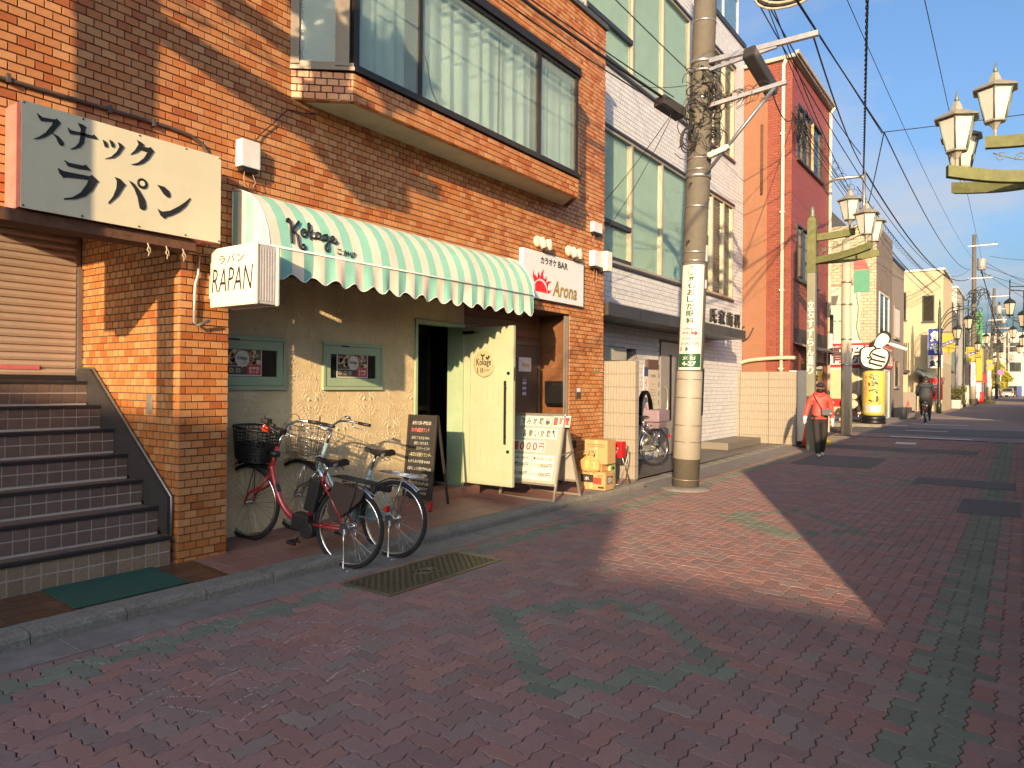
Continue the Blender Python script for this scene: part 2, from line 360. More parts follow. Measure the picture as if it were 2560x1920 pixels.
# chalk scribbles left on the pavers
rnd=random.Random(21); b=MB(); M_chk=mat('chalk_mark',(.55,.55,.54),.95,var=.5,vscale=90)
for i in range(34):
    x=rnd.uniform(1.9,3.4); y=rnd.uniform(3.1,4.7); a=rnd.choice((.1,.2,-.9,-1.2,.3)); L_=rnd.uniform(.06,.3)
    q=x; n_=int(L_/.018)
    for k in range(n_):
        if rnd.random()<.35: continue
        px_=x+math.cos(a)*k*.018+rnd.uniform(-.003,.003); py_=y+math.sin(a)*k*.018+.01*math.sin(k*.4); b.box(px_,px_+rnd.uniform(.006,.014),py_,py_+.005,.0012,.0022)
stuff(tag(b.build('chalk_scribble',M_chk),'faint white chalk scribbles on the pavers in the left foreground','chalk marks'))
# gutter, kerb stones
b=MB(); b.add([(-6,4.745,.003),(11.15,4.745,.003),(11.15,5.10,.016),(-6,5.10,.016)],[(0,1,2,3)]); b.add([(11.15,4.745,.003),(20.5,4.745,.087),(20.5,5.31,.095),(11.15,5.31,.016)],[(0,1,2,3)])
gut=struct(b.build('gutter',M_conc))
for i in range(-2,19):
    x=-.9+i*.6; b=MB(); b.add([(x,4.75,.0055),(x+.008,4.75,.0055),(x+.008,5.085,.018),(x,5.085,.018)],[(0,1,2,3)]); o=b.build('gutter_joint',M_grout0,gut)
kerb=thing('kerb','','',(0,5.08,0)); 
for k_ in ('label','category'): del kerb[k_]
struct(kerb)
def kerbstone(x0,x1,h,y0=5.085,y1=5.30):
    P=[(y0,-.05),(y0,h*.62),(y0+.012,h*.86),(y0+.035,h*.99),(y1,h+.004),(y1,-.05)]
    b=MB(); b.prism([(x0+.004,y,z) for y,z in P],(x1-x0-.008,0,0)); return b.build('kerb_stone',M_kerb,kerb,bevel=.004)
for i in range(-3,19):
    x=-.55+i*.6+.1
    if x<11.2: kerbstone(x,min(x+.6,11.3),.105+random.uniform(-.003,.003))
for i in range(15): x=11.3+i*.6; kerbstone(x,x+.6,.05+gz(x),5.3,5.48)
# pavement tiles
pal_t=((.25,.125,.10),(.23,.115,.09),(.27,.14,.112),(.24,.13,.108)); pal_d=((.10,.052,.03),(.12,.06,.035),(.085,.048,.028))
M_tile=mat('terracotta_tile',(.17,.08,.06),.55,var=.2,vscale=14,bump=.25,bscale=90,tint=True,dirt=.3,dscale=2.5,dcol=(.13,.09,.075))
M_dtile=mat('glazed_brown_tile',(.07,.04,.025),.35,var=.25,vscale=20,bump=.2,bscale=60,tint=True,dirt=.3,dscale=6,dcol=(.03,.02,.015))
M_grout=mat('grout',(.30,.24,.19),.9,var=.2,vscale=20,dirt=.4,dscale=3,dcol=(.14,.11,.09))
M_mort=mat('mortar',(.085,.068,.052),.95,var=.2,vscale=30)
def slope_y(y): return .107+.058*(y-5.30)
b=MB(); b.add([(-6,5.30,.101),(11.0,5.30,.101),(11.0,6.55,slope_y(6.55)-.006),(-6,6.55,slope_y(6.55)-.006)],[(0,1,2,3)])
pave=struct(b.build('pavement',M_grout))
T=Tiles(); vv=Vector((0,1,.058)).normalized(); nn=Vector((0,-.058,1)).normalized()
T.panel((3.5,5.305,.102),(1,0,0),vv,nn,7.45,1.2,.303,.303,.006,.006,.001,pal_t,bond=0,u_off=.2); T.finish(pave,'floor_tile',M_tile)
T=Tiles(); T.panel((1.0,5.305,.102),(1,0,0),vv,nn,2.49,.57,.152,.152,.008,.006,.001,pal_d,bond=0,holes=((1.3,2.16,-.1,.58),)); T.finish(pave,'floor_tile',M_dtile)
# clinic forecourt
M_slate=mat('slate_tile',(.10,.092,.085),.5,var=.2,vscale=10,bump=.15,bscale=60,tint=True,dirt=.3,dscale=1.2,dcol=(.07,.065,.06))
b=MB(); b.add([(10.95,5.48,.075),(20.6,5.48,.125),(20.6,9.0,.14),(10.95,9.0,.09)],[(0,1,2,3)]); fc=struct(b.build('forecourt',M_grout))
T=Tiles(); uu=Vector((1,0,.0052)).normalized(); T.panel((11.2,5.485,.078),uu,(0,1,0),uu.cross(Vector((0,1,0))),9.3,1.25,.6,.3,.006,.006,.001,((.10,.092,.085),(.09,.083,.078),(.115,.104,.095)),bond=.5); T.finish(fc,'floor_tile',M_slate)
# manhole cover, doormat
M_iron=mat('cast_iron',(.16,.145,.10),.42,metal=.5,var=.25,vscale=30,dirt=.4,dscale=6,dcol=(.04,.032,.025))
mh=thing('manhole_cover','rectangular cast iron manhole cover with raised tread pattern set in the pavers','manhole cover',(4.85,4.37,0))
b=MB(); b.box(4.10,5.58,4.08,4.66,-.03,.004); b.build('plate',mat('dark_iron',(.03,.026,.02),.6,metal=.4,var=.3,vscale=30),mh)
b=MB()
for (x0,x1,y0,y1) in ((4.09,5.59,4.07,4.095),(4.09,5.59,4.645,4.67),(4.09,4.115,4.095,4.645),(5.565,5.59,4.095,4.645),(4.125,5.555,4.105,4.115),(4.125,5.555,4.625,4.635),(4.125,4.135,4.115,4.625),(5.545,5.555,4.115,4.625)): b.box(x0,x1,y0,y1,-.02,.009)
b.build('rim',M_iron,mh)
b=MB(); s=.036
for i in range(39):
    for j in range(14):
        x=4.155+i*s; y=4.135+j*s
        if (x-4.84)**2/.017+(y-4.37)**2/.010<1: continue
        if (i+j)%2: b.box(x-.014,x+.014,y-.004,y+.004,0,.0105); b.box(x-.004,x+.004,y+.004,y+.02,0,.0105)
        else: b.box(x-.004,x+.004,y-.014,y+.014,0,.0105); b.box(x+.004,x+.02,y-.004,y+.004,0,.0105)
stuff(b.build('tread',M_iron,mh))
b=MB()
for r in (.10,.055): b.tube([(4.84+r*1.1*math.cos(a*R(12)),4.37+r*.85*math.sin(a*R(12)),.006) for a in range(30)],.007,6,closed=True)
b.build('emblem',M_iron,mh)
M_mat=mat('green_rubber',(.012,.075,.055),.75,var=.15,vscale=40,bump=.4,bscale=200,dirt=.3,dscale=7,dcol=(.01,.02,.018))
dm=MB(); dm.prism([(2.31,5.315,.112),(3.14,5.315,.112),(3.14,5.865,.145),(2.31,5.865,.145)],(0,0,.009)); tag(dm.build('doormat',M_mat,bevel=.003),'dark green rubber doormat lying at the foot of the tiled stairs','doormat')
# ------------------------------------------------------------------ brick building
BP=((.40,.145,.04),(.43,.19,.068),(.46,.225,.09),(.33,.10,.026),(.41,.175,.06)); BW=(4,5,3,2.2,3)
M_brick=mat('brick_tile',(.42,.18,.07),.42,var=.13,vscale=26,bump=.12,bscale=90,tint=True,dirt=.28,dscale=1.3,dcol=(.24,.10,.045),streak=2.5)
M_plas=mat('pale_plaster',(.42,.38,.28),.85,var=.12,vscale=5,bump=.2,bscale=40,dirt=.4,dscale=3,dcol=(.2,.17,.12))
M_dark=mat('dark_interior',(.012,.011,.010),.7,var=.1)
bb=thing('brick_building','orange brick tiled building with a bay window over two recessed shop fronts','building',(5.9,5.87,.1))
WY=5.875
b=MB(); b.box(3.36,10.918,WY,6.6,2.83,7.76); b.box(.8,3.36,WY,6.08,2.83,7.76); b.box(.8,3.36,6.08,12,3.5,7.6); b.box(3.36,10.918,6.6,12,2.83,7.6); b.build('wall',M_mort,bb)
b=MB(); b.box(3.368,3.804,WY,6.36,0,2.83); b.box(3.368,3.6,6.36,7.7,0,3.5); b.build('column',M_mort,bb)
b=MB(); b.box(9.822,10.918,WY,9,0,2.83); b.build('column',M_mort,bb)
b=MB(); b.box(3.81,9.82,WY+.01,6.6,2.80,2.828); b.build('soffit',mat('soffit_paint',(.10,.07,.05),.8,dirt=.4,dscale=3),bb)
b=MB(); b.box(.75,10.96,5.82,6.0,7.76,7.84); b.box(10.86,10.96,6.0,12,7.76,7.84); b.build('coping',mat('coping_metal',(.10,.11,.11),.5,metal=.5),bb)
T=Tiles(); PU,PV,G=.115,.067,.008
fx=(1,0,0); fz=(0,0,1); fn=(0,-1,0)
T.panel((.8,WY,2.805),fx,fz,fn,10.13,4.98,PU,PV,G,.012,.0018,BP,BW,holes=((3.82,8.78,1.75,3.5),))
T.panel((3.356,WY,.105),fx,fz,fn,.46,2.70,PU,PV,G,.012,.0018,BP,BW,row0=1)
T.panel((9.81,WY,.105),fx,fz,fn,1.12,2.70,PU,PV,G,.012,.0018,BP,BW,row0=1)
T.panel((3.368,7.66,.105),(0,-1,0),fz,(-1,0,0),1.57,3.38,PU,PV,G,.012,.0018,BP,BW)
T.panel((3.368,6.09,.105),(0,-1,0),fz,(-1,0,0),.227,2.68,PU,PV,G,.012,.0018,BP,BW)
# bay window body
Z0,Z1=4.475,4.755
bay=[(4.47,WY),(4.87,5.41),(9.26,5.41),(9.69,WY)]
b=MB(); b.prism([(x,y+.012 if y<5.8 else y+.1,Z0+.01) for x,y in bay],(0,0,Z1-Z0-.01)); b.build('bay_base',M_mort,bb)
b=MB(); b.prism([(4.60,WY,Z0+.002),(4.93,5.47,Z0+.002),(9.20,5.47,Z0+.002),(9.56,WY,Z0+.002)],(0,0,.008)); b.build('bay_soffit',M_plas,bb)
def wallpan(a,c,z,H_,**k):
    a=Vector((*a,z)); c=Vector((*c,z)); u=(c-a).normalized(); n=u.cross(Vector((0,0,1))); T.panel(a,u,fz,n,(c-a).length,H_,PU,PV+.002,G,.012,.0018,BP,BW,**k)
wallpan((4.475,WY-.005),(4.875,5.422),Z0,Z1-Z0); wallpan((4.87,5.422),(9.26,5.422),Z0,Z1-Z0,row0=1); wallpan((9.255,5.422),(9.685,WY-.005),Z0,Z1-Z0)
b=MB()   # soffit tiles' edge
for a,c in (((4.475,WY),(4.87,5.415)),((4.87,5.415),(9.26,5.415))):
    a=Vector((*a,Z0)); c=Vector((*c,Z0)); u=(c-a).normalized(); n=Vector((-u.y,u.x,0)); L=(c-a).length; k=int(L/PU)
    for i in range(k): b.obox(a+u*((i+.5)*L/k)+n*.035+Vector((0,0,.004)),u*(L/k/2-.003),n*.03,(0,0,.006),col=random.choice(BP))
stuff(b.build('edge_tile',M_brick,bb))
T.finish(bb,'brick',M_brick,300)
# bay glazing
M_brz=mat('bronze_aluminium',(.065,.055,.045),.35,metal=.75,var=.15,vscale=12,dirt=.3,dscale=4,dcol=(.10,.08,.055))
M_frost=glass_mat('frosted_glass',(.44,.58,.57),clear=.72,rough=.2,bump=.5,bscale=55,wire=True)
M_curt=mat('pale_curtain',(.58,.68,.64),.9,var=.1,vscale=4)
ZS,ZT=4.76,6.27
fr=MB()
for z0,z1,d in ((ZS,ZS+.035,.03),(ZS+.035,ZS+.085,0),(ZT-.05,ZT,0),(ZT,ZT+.06,.03)):
    P=[(4.455-d*.3,WY-.002),(4.86-d*.5,5.405-d),(9.265+d*.5,5.405-d),(9.69+d*.3,WY-.002)]
    fr.prism([(x,y,z0) for x,y in P]+[(9.56,WY-.002,z0),(9.21,5.47,z0),(4.93,5.47,z0),(4.57,WY-.002,z0)],(0,0,z1-z0))
bw=fr.build('bay_window_frame',M_brz,bb)
for x,w in ((4.90,.07),(5.83,.05),(8.19,.09),(9.20,.08)):
    b=MB(); b.box(x-w/2,x+w/2,5.408,5.462,ZS+.085,ZT-.05); b.build('mullion',M_brz,bw)
b=MB(); b.obox((4.50,5.845,(ZS+ZT)/2),(.028,-.03,0),(.02,.02,0),(0,0,(ZT-ZS)/2-.05)); b.build('mullion',M_brz,bw)
b=MB(); b.obox((4.80,5.50,(ZS+ZT)/2),(.045,-.05,0),(.02,.018,0),(0,0,(ZT-ZS)/2-.05)); b.build('mullion',M_brz,bw)
for x0,x1 in ((4.93,5.81),(5.85,8.15),(8.23,9.17)):
    b=MB(); b.box(x0,x1,5.432,5.438,ZS+.08,ZT-.04); b.build('pane',M_frost,bw)
b=MB(); b.prism([(4.52,5.83,ZS+.08),(4.82,5.49,ZS+.08),(4.825,5.495,ZS+.08),(4.525,5.835,ZS+.08)],(0,0,ZT-ZS-.12)); b.build('pane',M_frost,bw)
def curtain(x0,x1,y,z0,z1,amp,lam):
    b=MB(); b.grid(lambda u,v:(x0+(x1-x0)*u,y+amp*math.sin((x0+(x1-x0)*u)/lam*6.28+1.2*math.sin(u*17))*(1-.3*v),z0+(z1-z0)*v),int((x1-x0)/.025),6); return b
curtain(5.0,5.70,5.53,ZS+.1,ZT,.018,.35).build('curtain',M_curt,bw)
curtain(5.86,7.45,5.54,ZS+.1,ZT,.05,.27).build('curtain',M_curt,bw)
curtain(7.47,8.17,5.55,ZS+.1,ZT,.05,.25).build('curtain',M_curt,bw)
curtain(8.22,9.2,5.54,ZS+.1,ZT,.02,.33).build('curtain',M_curt,bw)
b=MB(); b.box(4.6,9.56,5.84,5.85,ZS,ZT); b.build('room_back',M_plas,bw)
b=MB(); b.prism([(x,y-.035 if y<5.8 else y-.002,ZT+.062) for x,y in bay],(0,0,.05)); b.build('bay_cover',M_brz,bb)
# ------------------------------------------------------------------ stairs and shutter
M_sh=mat('shutter_paint',(.40,.30,.235),.5,metal=.2,var=.1,vscale=3,dirt=.3,dscale=2,dcol=(.30,.22,.165))
ro=thing('roller_shutter','closed brown roller shutter at the top of the tiled stairs','shutter',(2.1,7.66,1.7))
n=0; z=1.72
b=MB(); b.box(.8,3.35,7.668,7.7,1.68,3.5); b.build('backing',M_sh,ro)
for i in range(24):
    z0=1.735+i*.072; b=MB(); b.prism([(.8,7.665,z0),(.8,7.652,z0+.006),(.8,7.645,z0+.03),(.8,7.652,z0+.056),(.8,7.665,z0+.064)],(2.5,0,0)); b.build('slat',M_sh,ro)
b=MB(); b.box(.8,3.31,7.64,7.667,1.70,1.733); b.build('bottom_rail',mat('black_rubber',(.012,.012,.012),.6),ro)
b=MB(); b.box(3.31,3.352,7.62,7.667,1.70,2.80); b.build('guide_rail',mat('grey_steel',(.25,.24,.23),.4,metal=.7),ro)
b=MB(); b.box(2.52,2.98,7.642,7.6435,1.79,1.83); b.build('sticker',mat('pink_sticker',(.45,.12,.13),.5),ro)
M_step=mat('stair_tile',(.105,.068,.055),.6,var=.25,vscale=60,bump=.35,bscale=200,tint=True,dirt=.35,dscale=3,dcol=(.055,.04,.035))
M_step0=mat('old_stair_tile',(.16,.115,.075),.8,var=.35,vscale=40,bump=.5,bscale=160,tint=True,dirt=.6,dscale=7,dcol=(.06,.045,.03))
M_nose=mat('nosing_rubber',(.022,.021,.024),.55,var=.2,vscale=20)
st=thing('staircase','brown tiled staircase climbing to the closed shutter','staircase',(2.2,5.9,.13))
NO=[(5.885,.385),(6.09,.614),(6.36,.822),(6.62,1.036),(6.87,1.254),(7.13,1.465),(7.41,1.69)]
core=MB(); zl=.05
prev=.13
for i,(y,zt) in enumerate(NO):
    y2=NO[i+1][0] if i+1<len(NO) else 7.64
    core.box(.8,3.30,y,y2+.02 if i+1<len(NO) else 7.64,.05,zt-.018)
core.build('core',mat('step_grout',(.42,.38,.35),.9),st)
T=Tiles(); T0=Tiles()
for i,(y,zt) in enumerate(NO):
    zb=NO[i-1][1] if i else .135
    (T0 if i==0 else T).panel((.8,y,zb+.003),fx,fz,fn,2.50,zt-zb-.02,.1105,(zt-zb-.02)/2+.0001,.010 if i else .011,.006,.001,((.22,.155,.105),(.18,.13,.09),(.24,.175,.12)) if i==0 else ((.135,.088,.072),(.14,.093,.078),(.125,.083,.068)),bond=0,u_off=.03)
    y2=NO[i+1][0] if i+1<len(NO) else 7.64
    T.panel((.8,y+.03,zt-.018),fx,(0,1,0),fz,2.50,y2-y-.03,.1105,.11,.006,.006,.001,((.135,.09,.075),(.14,.096,.08)),bond=0,u_off=.03)
T.finish(st,'stair_tile',M_step,300); T0.finish(st,'base_tile',M_step0,300)
for y,zt in NO:
    b=MB(); b.box(.8,3.305,y-.022,y+.032,zt-.022,zt-.004); b.box(.8,3.305,y-.018,y-.010,zt-.034,zt-.022); b.build('nosing',M_nose,st,bevel=.002)
b=MB(); b.prism([(3.30,5.94,.385),(3.30,6.03,.385),(3.30,7.62,1.66),(3.30,7.62,1.80),(3.30,7.36,1.80),(3.30,5.94,.70)],(.05,0,0)); b.build('stringer',mat('stringer_paint',(.035,.032,.033),.5,dirt=.3,dscale=4),st)
b=MB(); b.tube([(3.335,5.93,.37),(3.335,5.93,.70),(3.335,7.36,1.81),(3.335,7.62,1.81)],.012,6); b.build('stringer_edge',mat('grey_steel',(.25,.24,.23)),st)
# ------------------------------------------------------------------ recessed shop front (part of the building)
M_dam=mat('damask_wall',(.56,.455,.27),.75,var=.22,vscale=2.6,bump=.3,bscale=70,dirt=.5,dscale=2.2,dcol=(.46,.35,.18))
M_dam2=mat('damask_relief',(.62,.53,.35),.7,var=.15,vscale=8,bump=.2,bscale=90)
SY=6.33
b=MB(); b.box(3.806,6.76,SY,SY+.12,.10,2.80); b.box(6.76,7.74,SY,SY+.12,2.515,2.80); b.build('shop_wall',M_dam,bb)
sw=[o for o in bpy.data.objects if o.name.startswith('shop_wall')][0]
def spiral(c,r,a0,turns,sgn,n=12):
    return [(c[0]+r*(1-.8*i/n)*math.cos(a0+sgn*turns*6.283*i/n),c[1]+r*(1-.8*i/n)*math.sin(a0+sgn*turns*6.283*i/n)) for i in range(n+1)]
motif=[]
for s_ in (-1,1):
    for (cx,cy,r,a0,tn) in ((.09,.06,.055,2.6,1.1),(.15,.17,.05,3.3,1.0),(.07,.27,.045,3.6,1.0),(.19,-.06,.06,1.9,1.1),(.10,-.18,.05,2.2,1.0),(.21,.30,.035,3.6,.9)):
        motif.append([(s_*x,y) for x,y in spiral((cx,cy),r,a0,tn,-1)])
    for k in range(5):
        a=.25+k*.28; motif.append([(s_*(.02+t*.15*math.sin(a)+.03*math.sin(t*3)),.02+t*.19*math.cos(a)) for t in (0,.25,.5,.75,1)])
    for k in range(4):
        a=.5+k*.35; motif.append([(s_*(.02+t*.13*math.sin(a)),-.05-t*.15*math.cos(a)) for t in (0,.3,.6,1)])
    motif.append([(s_*.02,-.3),(s_*.05,-.22),(s_*.03,-.12),(s_*.06,0),(s_*.025,.12),(s_*.05,.24),(0,.34)])
b=MB()
def relief(P,w=.0085):
    n=len(P)
    for (x,z),(x2,z2) in zip(P,P[1:]):
        if x<3.82 or x>6.74 or z<.22 or z>2.78 or x2<3.82 or x2>6.74: continue
        if 5.24<x<6.20 and 1.58<z<2.18: continue
        if x<4.80 and 1.58<z<2.18: continue
        d=Vector((x2-x,0,z2-z)); L=d.length
        if L<1e-5: continue
        q=Vector((-d.z,0,d.x))/L*w/2; a=Vector((x,SY-.0008,z)); c=Vector((x2,SY-.0008,z2)); h=Vector((0,-.0022,0)); e=q*.45
        b.add([a-q,a+q,c+q,c-q,a-e+h,a+e+h,c+e+h,c-e+h],[(7,6,5,4),(4,5,1,0),(5,6,2,1),(6,7,3,2),(7,4,0,3)],sm=True)
ix=0; x=3.95
while x<6.9:
    z=.45+(.34 if ix%2 else 0)
    while z<3:
        for P in motif: relief([(x+px_*1.12,z+pz_*1.0) for px_,pz_ in P])
        z+=.68
    x+=.40; ix+=1
stuff(b.build('damask_relief',M_dam2,sw))
M_sage=mat('sage_paint',(.30,.40,.26),.42,var=.08,vscale=5,dirt=.15,dscale=3,dcol=(.22,.30,.19))
M_sage2=mat('sage_door_paint',(.34,.385,.26),.40,var=.07,vscale=4,bump=.06,bscale=30,dirt=.3,dscale=2.5,dcol=(.29,.32,.22))
M_gl=glass_mat('dark_glass',(.015,.018,.018),clear=.25,rough=.03)
M_blk=mat('black_metal',(.012,.012,.013),.4,metal=.3,var=.1)
def small_window(x0,x1,z0,z1):
    w=MB(); 
    for a in ((x0,x1,z1-.04,z1),(x0,x1,z0,z0+.04),(x0,x0+.03,z0+.04,z1-.04),(x1-.03,x1,z0+.04,z1-.04)): w.box(a[0],a[1],SY-.035,SY+.02,a[2],a[3])
    w=w.build('window',M_sage,bb,bevel=.003)
    b=MB(); s=.105
    for a in ((x0+.034,x1-.034,z1-s-.03,z1-.044),(x0+.034,x1-.034,z0+.044,z0+s+.03),(x0+.034,x0+s,z0+s+.03,z1-s-.03),(x1-s,x1-.034,z0+s+.03,z1-s-.03)): b.box(a[0],a[1],SY-.026,SY+.01,a[2],a[3])
    b.build('sash',M_sage,w,bevel=.003)
    b=MB(); b.box(x0+s,x1-s,SY-.008,SY-.003,z0+s+.03,z1-s-.03); b.build('pane',M_gl,w)
    b=MB(); b.box(x0+.25,x0+.36,SY-.036,SY-.030,z1-.048,z1-.034); b.build('hinge',M_blk,w)
small_window(5.27,6.17,1.61,2.15); small_window(3.86,4.775,1.61,2.15)
# posters in the small windows
def poster(x0,x1,z0,z1,label):
    p=thing('menu_poster',label,'poster',((x0+x1)/2,SY-.015,z0),group='food posters in the shop windows')
    b=MB(); b.box(x0,x1,SY-.0125,SY-.0105,z0,z1); b.build('sheet',mat('poster_white',(.62,.60,.55),.5),p)
    pal=((.50,.22,.06),(.55,.34,.14),(.42,.14,.04),(.60,.45,.25),(.25,.20,.08),(.5,.1,.04)); b=MB(); rnd=random.Random(3)
    b.poly([(x0+.012,SY-.0135,z0+.10),(x1-.012,SY-.0135,z0+.10),(x1-.012,SY-.0135,z1-.012),(x0+.012,SY-.0135,z1-.012)],col=(.10,.06,.035))
    b.poly([(x0+.012,SY-.0135,z0+.012),(x1-.012,SY-.0135,z0+.012),(x1-.012,SY-.0135,z0+.095),(x0+.012,SY-.0135,z0+.095)],col=(.09,.07,.05))
    def disc(cx,cz,r,col,k=0): b.poly([(cx+r*math.cos(a*.628),SY-.0138-k*.0003,cz+r*.8*math.sin(a*.628)) for a in range(10)],col=col)
    for k in range(46):
        cx=rnd.uniform(x0+.04,x1-.04); cz=rnd.uniform(z0+.13,z1-.04); r=rnd.uniform(.018,.036); disc(cx,cz,r,(.55,.48,.36)); disc(cx,cz,r*.75,rnd.choice(pal),1)
    for k in range(3): disc(x0+.05+k*.075,z0+.055,.028,(.5,.45,.35)); disc(x0+.05+k*.075,z0+.055,.02,(.2,.2,.07),1)
    cx=(x0+x1)/2+.01; cz=z0+.17
    b.poly([(cx+(.075+.01*(k%2))*math.cos(k*.314),SY-.0146,cz+(.075+.01*(k%2))*math.sin(k*.314)) for k in range(20)],col=(.6,.58,.52))
    text(b,'Kokage',(cx-.055,SY-.0148,cz-.02),fx,fz,.11,.05,.02,col=(.05,.05,.04)); text(b,'こかげ',(cx-.01,SY-.0148,cz-.05),fx,fz,.06,.02,.01,col=(.05,.05,.04))
    b.poly([(x1-.17,SY-.0146,z0+.012),(x1-.012,SY-.0146,z0+.012),(x1-.012,SY-.0146,z0+.11),(x1-.17,SY-.0146,z0+.11)],col=(.5,.03,.05))
    text(b,'お弁当',(x1-.15,SY-.0148,z0+.065),fx,fz,.115,.03,.02,col=(.8,.75,.7)); text(b,'ランチ',(x1-.15,SY-.0148,z0+.025),fx,fz,.115,.03,.02,col=(.8,.75,.7))
    b.build('print',mat('poster_print',(.5,.3,.1),.45,tint=True,var=.2,vscale=90),p)
poster(5.47,5.94,1.75,2.03,'food menu poster in the window nearer the shop door'); poster(4.02,4.49,1.75,2.03,'food menu poster in the window beside the brick column')
# door frame and open door
b=MB()
for a in ((6.755,6.80,SY-.02,SY+.14,.29,2.515),(7.70,7.745,SY-.02,SY+.26,.29,2.515),(6.755,7.745,SY-.021,SY+.14,2.47,2.516)): b.box(*a)
b.build('door_frame',M_sage,bb,bevel=.003)
dr=MB(); DX=7.735; D0,D1=5.475,6.335; DZ0,DZ1=.335,2.47
dr.box(DX,DX+.038,D0,D1,DZ0,DZ1); dr=dr.build('door',M_sage2,bb,bevel=.002)
b=MB()
for a in ((D0,D0+.135,DZ0,DZ1),(D1-.135,D1,DZ0,DZ1),(D0+.137,D1-.137,DZ1-.16,DZ1),(D0+.137,D1-.137,DZ0,DZ0+.20),(D0+.137,D1-.137,1.22,1.40)): b.box(DX-.010,DX,a[0],a[1],a[2],a[3])
b.build('door_rail',M_sage2,dr,bevel=.002)
for z0,z1 in ((DZ0+.20,1.22),(1.40,DZ1-.16)):
    for k in range(6):
        y=D0+.137+k*.098; b=MB(); b.box(DX-.004,DX,y+.001,y+.096,z0+.001,z1-.001); b.build('door_board',M_sage2,dr,bevel=.0015)
cy,cz_=5.955,1.965
b=MB(); b.lathe([(.155,0),(.175,.004),(.178,.012),(.165,.014)],(DX-.004,cy,cz_),32,axis=(-1,0,0)); b.build('porthole',mat('porthole_glass',(.38,.35,.20),.25,var=.35,vscale=60,bump=.6,bscale=150),dr)
M_ink=mat('black_ink',(.012,.012,.012),.6,var=.05)
b=MB(); text(b,'Kokage',(DX-.0185,cy+.13,cz_-.045),(0,-1,0),fz,.25,.12,.015); text(b,'こかげ',(DX-.0185,cy+.01,cz_-.10),(0,-1,0),fz,.11,.035,.01)
b.poly([(DX-.0205,cy+y,cz_+z) for y,z in ((.035,.06),(.03,.10),(.055,.115),(.06,.145),(.035,.125),(.01,.125),(-.015,.145),(-.01,.115),(.015,.10),(.01,.06))])
b.poly([(DX-.0205,cy-.06+y,cz_+.06+z) for y,z in ((.02,0),(.03,.03),(.02,.05),(.005,.03),(-.005,.03),(-.01,.055),(-.03,.055),(-.04,.03),(-.02,.015),(-.02,0))])
for y in (.10,.045,.02): b.poly([(DX-.0205,cy+y+.012,cz_-.12),(DX-.0205,cy+y,cz_-.12),(DX-.0205,cy+y,cz_-.05),(DX-.0205,cy+y+.012,cz_-.05)])
b.build('lettering',M_ink,dr)
b=MB(); b.box(DX-.05,DX-.03,D0+.10,D0+.125,.90,1.74)
for z in (1.0,1.32,1.64): b.box(DX-.032,DX-.010,D0+.105,D0+.12,z-.012,z+.012)
b.build('pull_handle',M_blk,dr,bevel=.004)
for z in (1.84,.80):
    b=MB(); b.cyl((DX-.022,D0+.075,z),(DX-.008,D0+.075,z),.022,n=14); b.build('lock',M_blk,dr)
b=MB(); b.box(DX-.045,DX-.010,D1-.20,D1-.02,DZ1-.09,DZ1-.05); b.box(DX-.03,DX-.012,D1-.28,D1-.20,DZ1-.075,DZ1-.062); b.build('door_closer',M_blk,dr,bevel=.004)
b=MB(); b.box(DX+.01,DX+.028,D0-.002,D0,1.74,1.92); b.build('latch_plate',M_blk,dr)
# step in front of the door
b=MB(); b.box(6.35,7.98,6.215,SY-.025,.12,.285); b.box(6.80,7.98,SY-.03,6.6,.12,.285); stp=b.build('door_step',M_grout,bb)
T=Tiles(); T.panel((6.35,6.215,.125),fx,fz,fn,1.63,.165,.30,.17,.006,.005,.001,pal_t,bond=0,u_off=.27); T.panel((6.35,6.21,.285),fx,(0,1,0),fz,1.63,.36,.30,.30,.006,.005,.001,pal_t,bond=0,u_off=.27); T.panel((7.98,6.215,.125),(0,1,0),fz,(1,0,0),.3,.165,.30,.17,.006,.005,.001,pal_t,bond=0)
T.finish(stp,'step_tile',M_tile)
# dark room inside
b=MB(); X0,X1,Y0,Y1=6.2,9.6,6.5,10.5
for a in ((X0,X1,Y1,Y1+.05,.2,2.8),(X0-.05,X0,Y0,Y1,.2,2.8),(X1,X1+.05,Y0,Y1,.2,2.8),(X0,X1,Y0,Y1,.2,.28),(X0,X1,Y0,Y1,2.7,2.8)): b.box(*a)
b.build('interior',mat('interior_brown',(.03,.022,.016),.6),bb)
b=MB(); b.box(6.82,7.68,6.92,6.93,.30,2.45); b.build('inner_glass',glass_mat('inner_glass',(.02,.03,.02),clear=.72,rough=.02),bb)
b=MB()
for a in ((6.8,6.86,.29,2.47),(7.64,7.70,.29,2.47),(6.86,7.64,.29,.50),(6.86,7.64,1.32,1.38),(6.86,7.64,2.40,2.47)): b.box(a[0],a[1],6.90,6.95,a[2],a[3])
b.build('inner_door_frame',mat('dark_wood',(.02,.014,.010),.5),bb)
b=MB(); b.box(6.5,8.6,9.2,9.6,.28,1.15); b.build('counter',mat('green_counter',(.02,.07,.02),.5),bb)
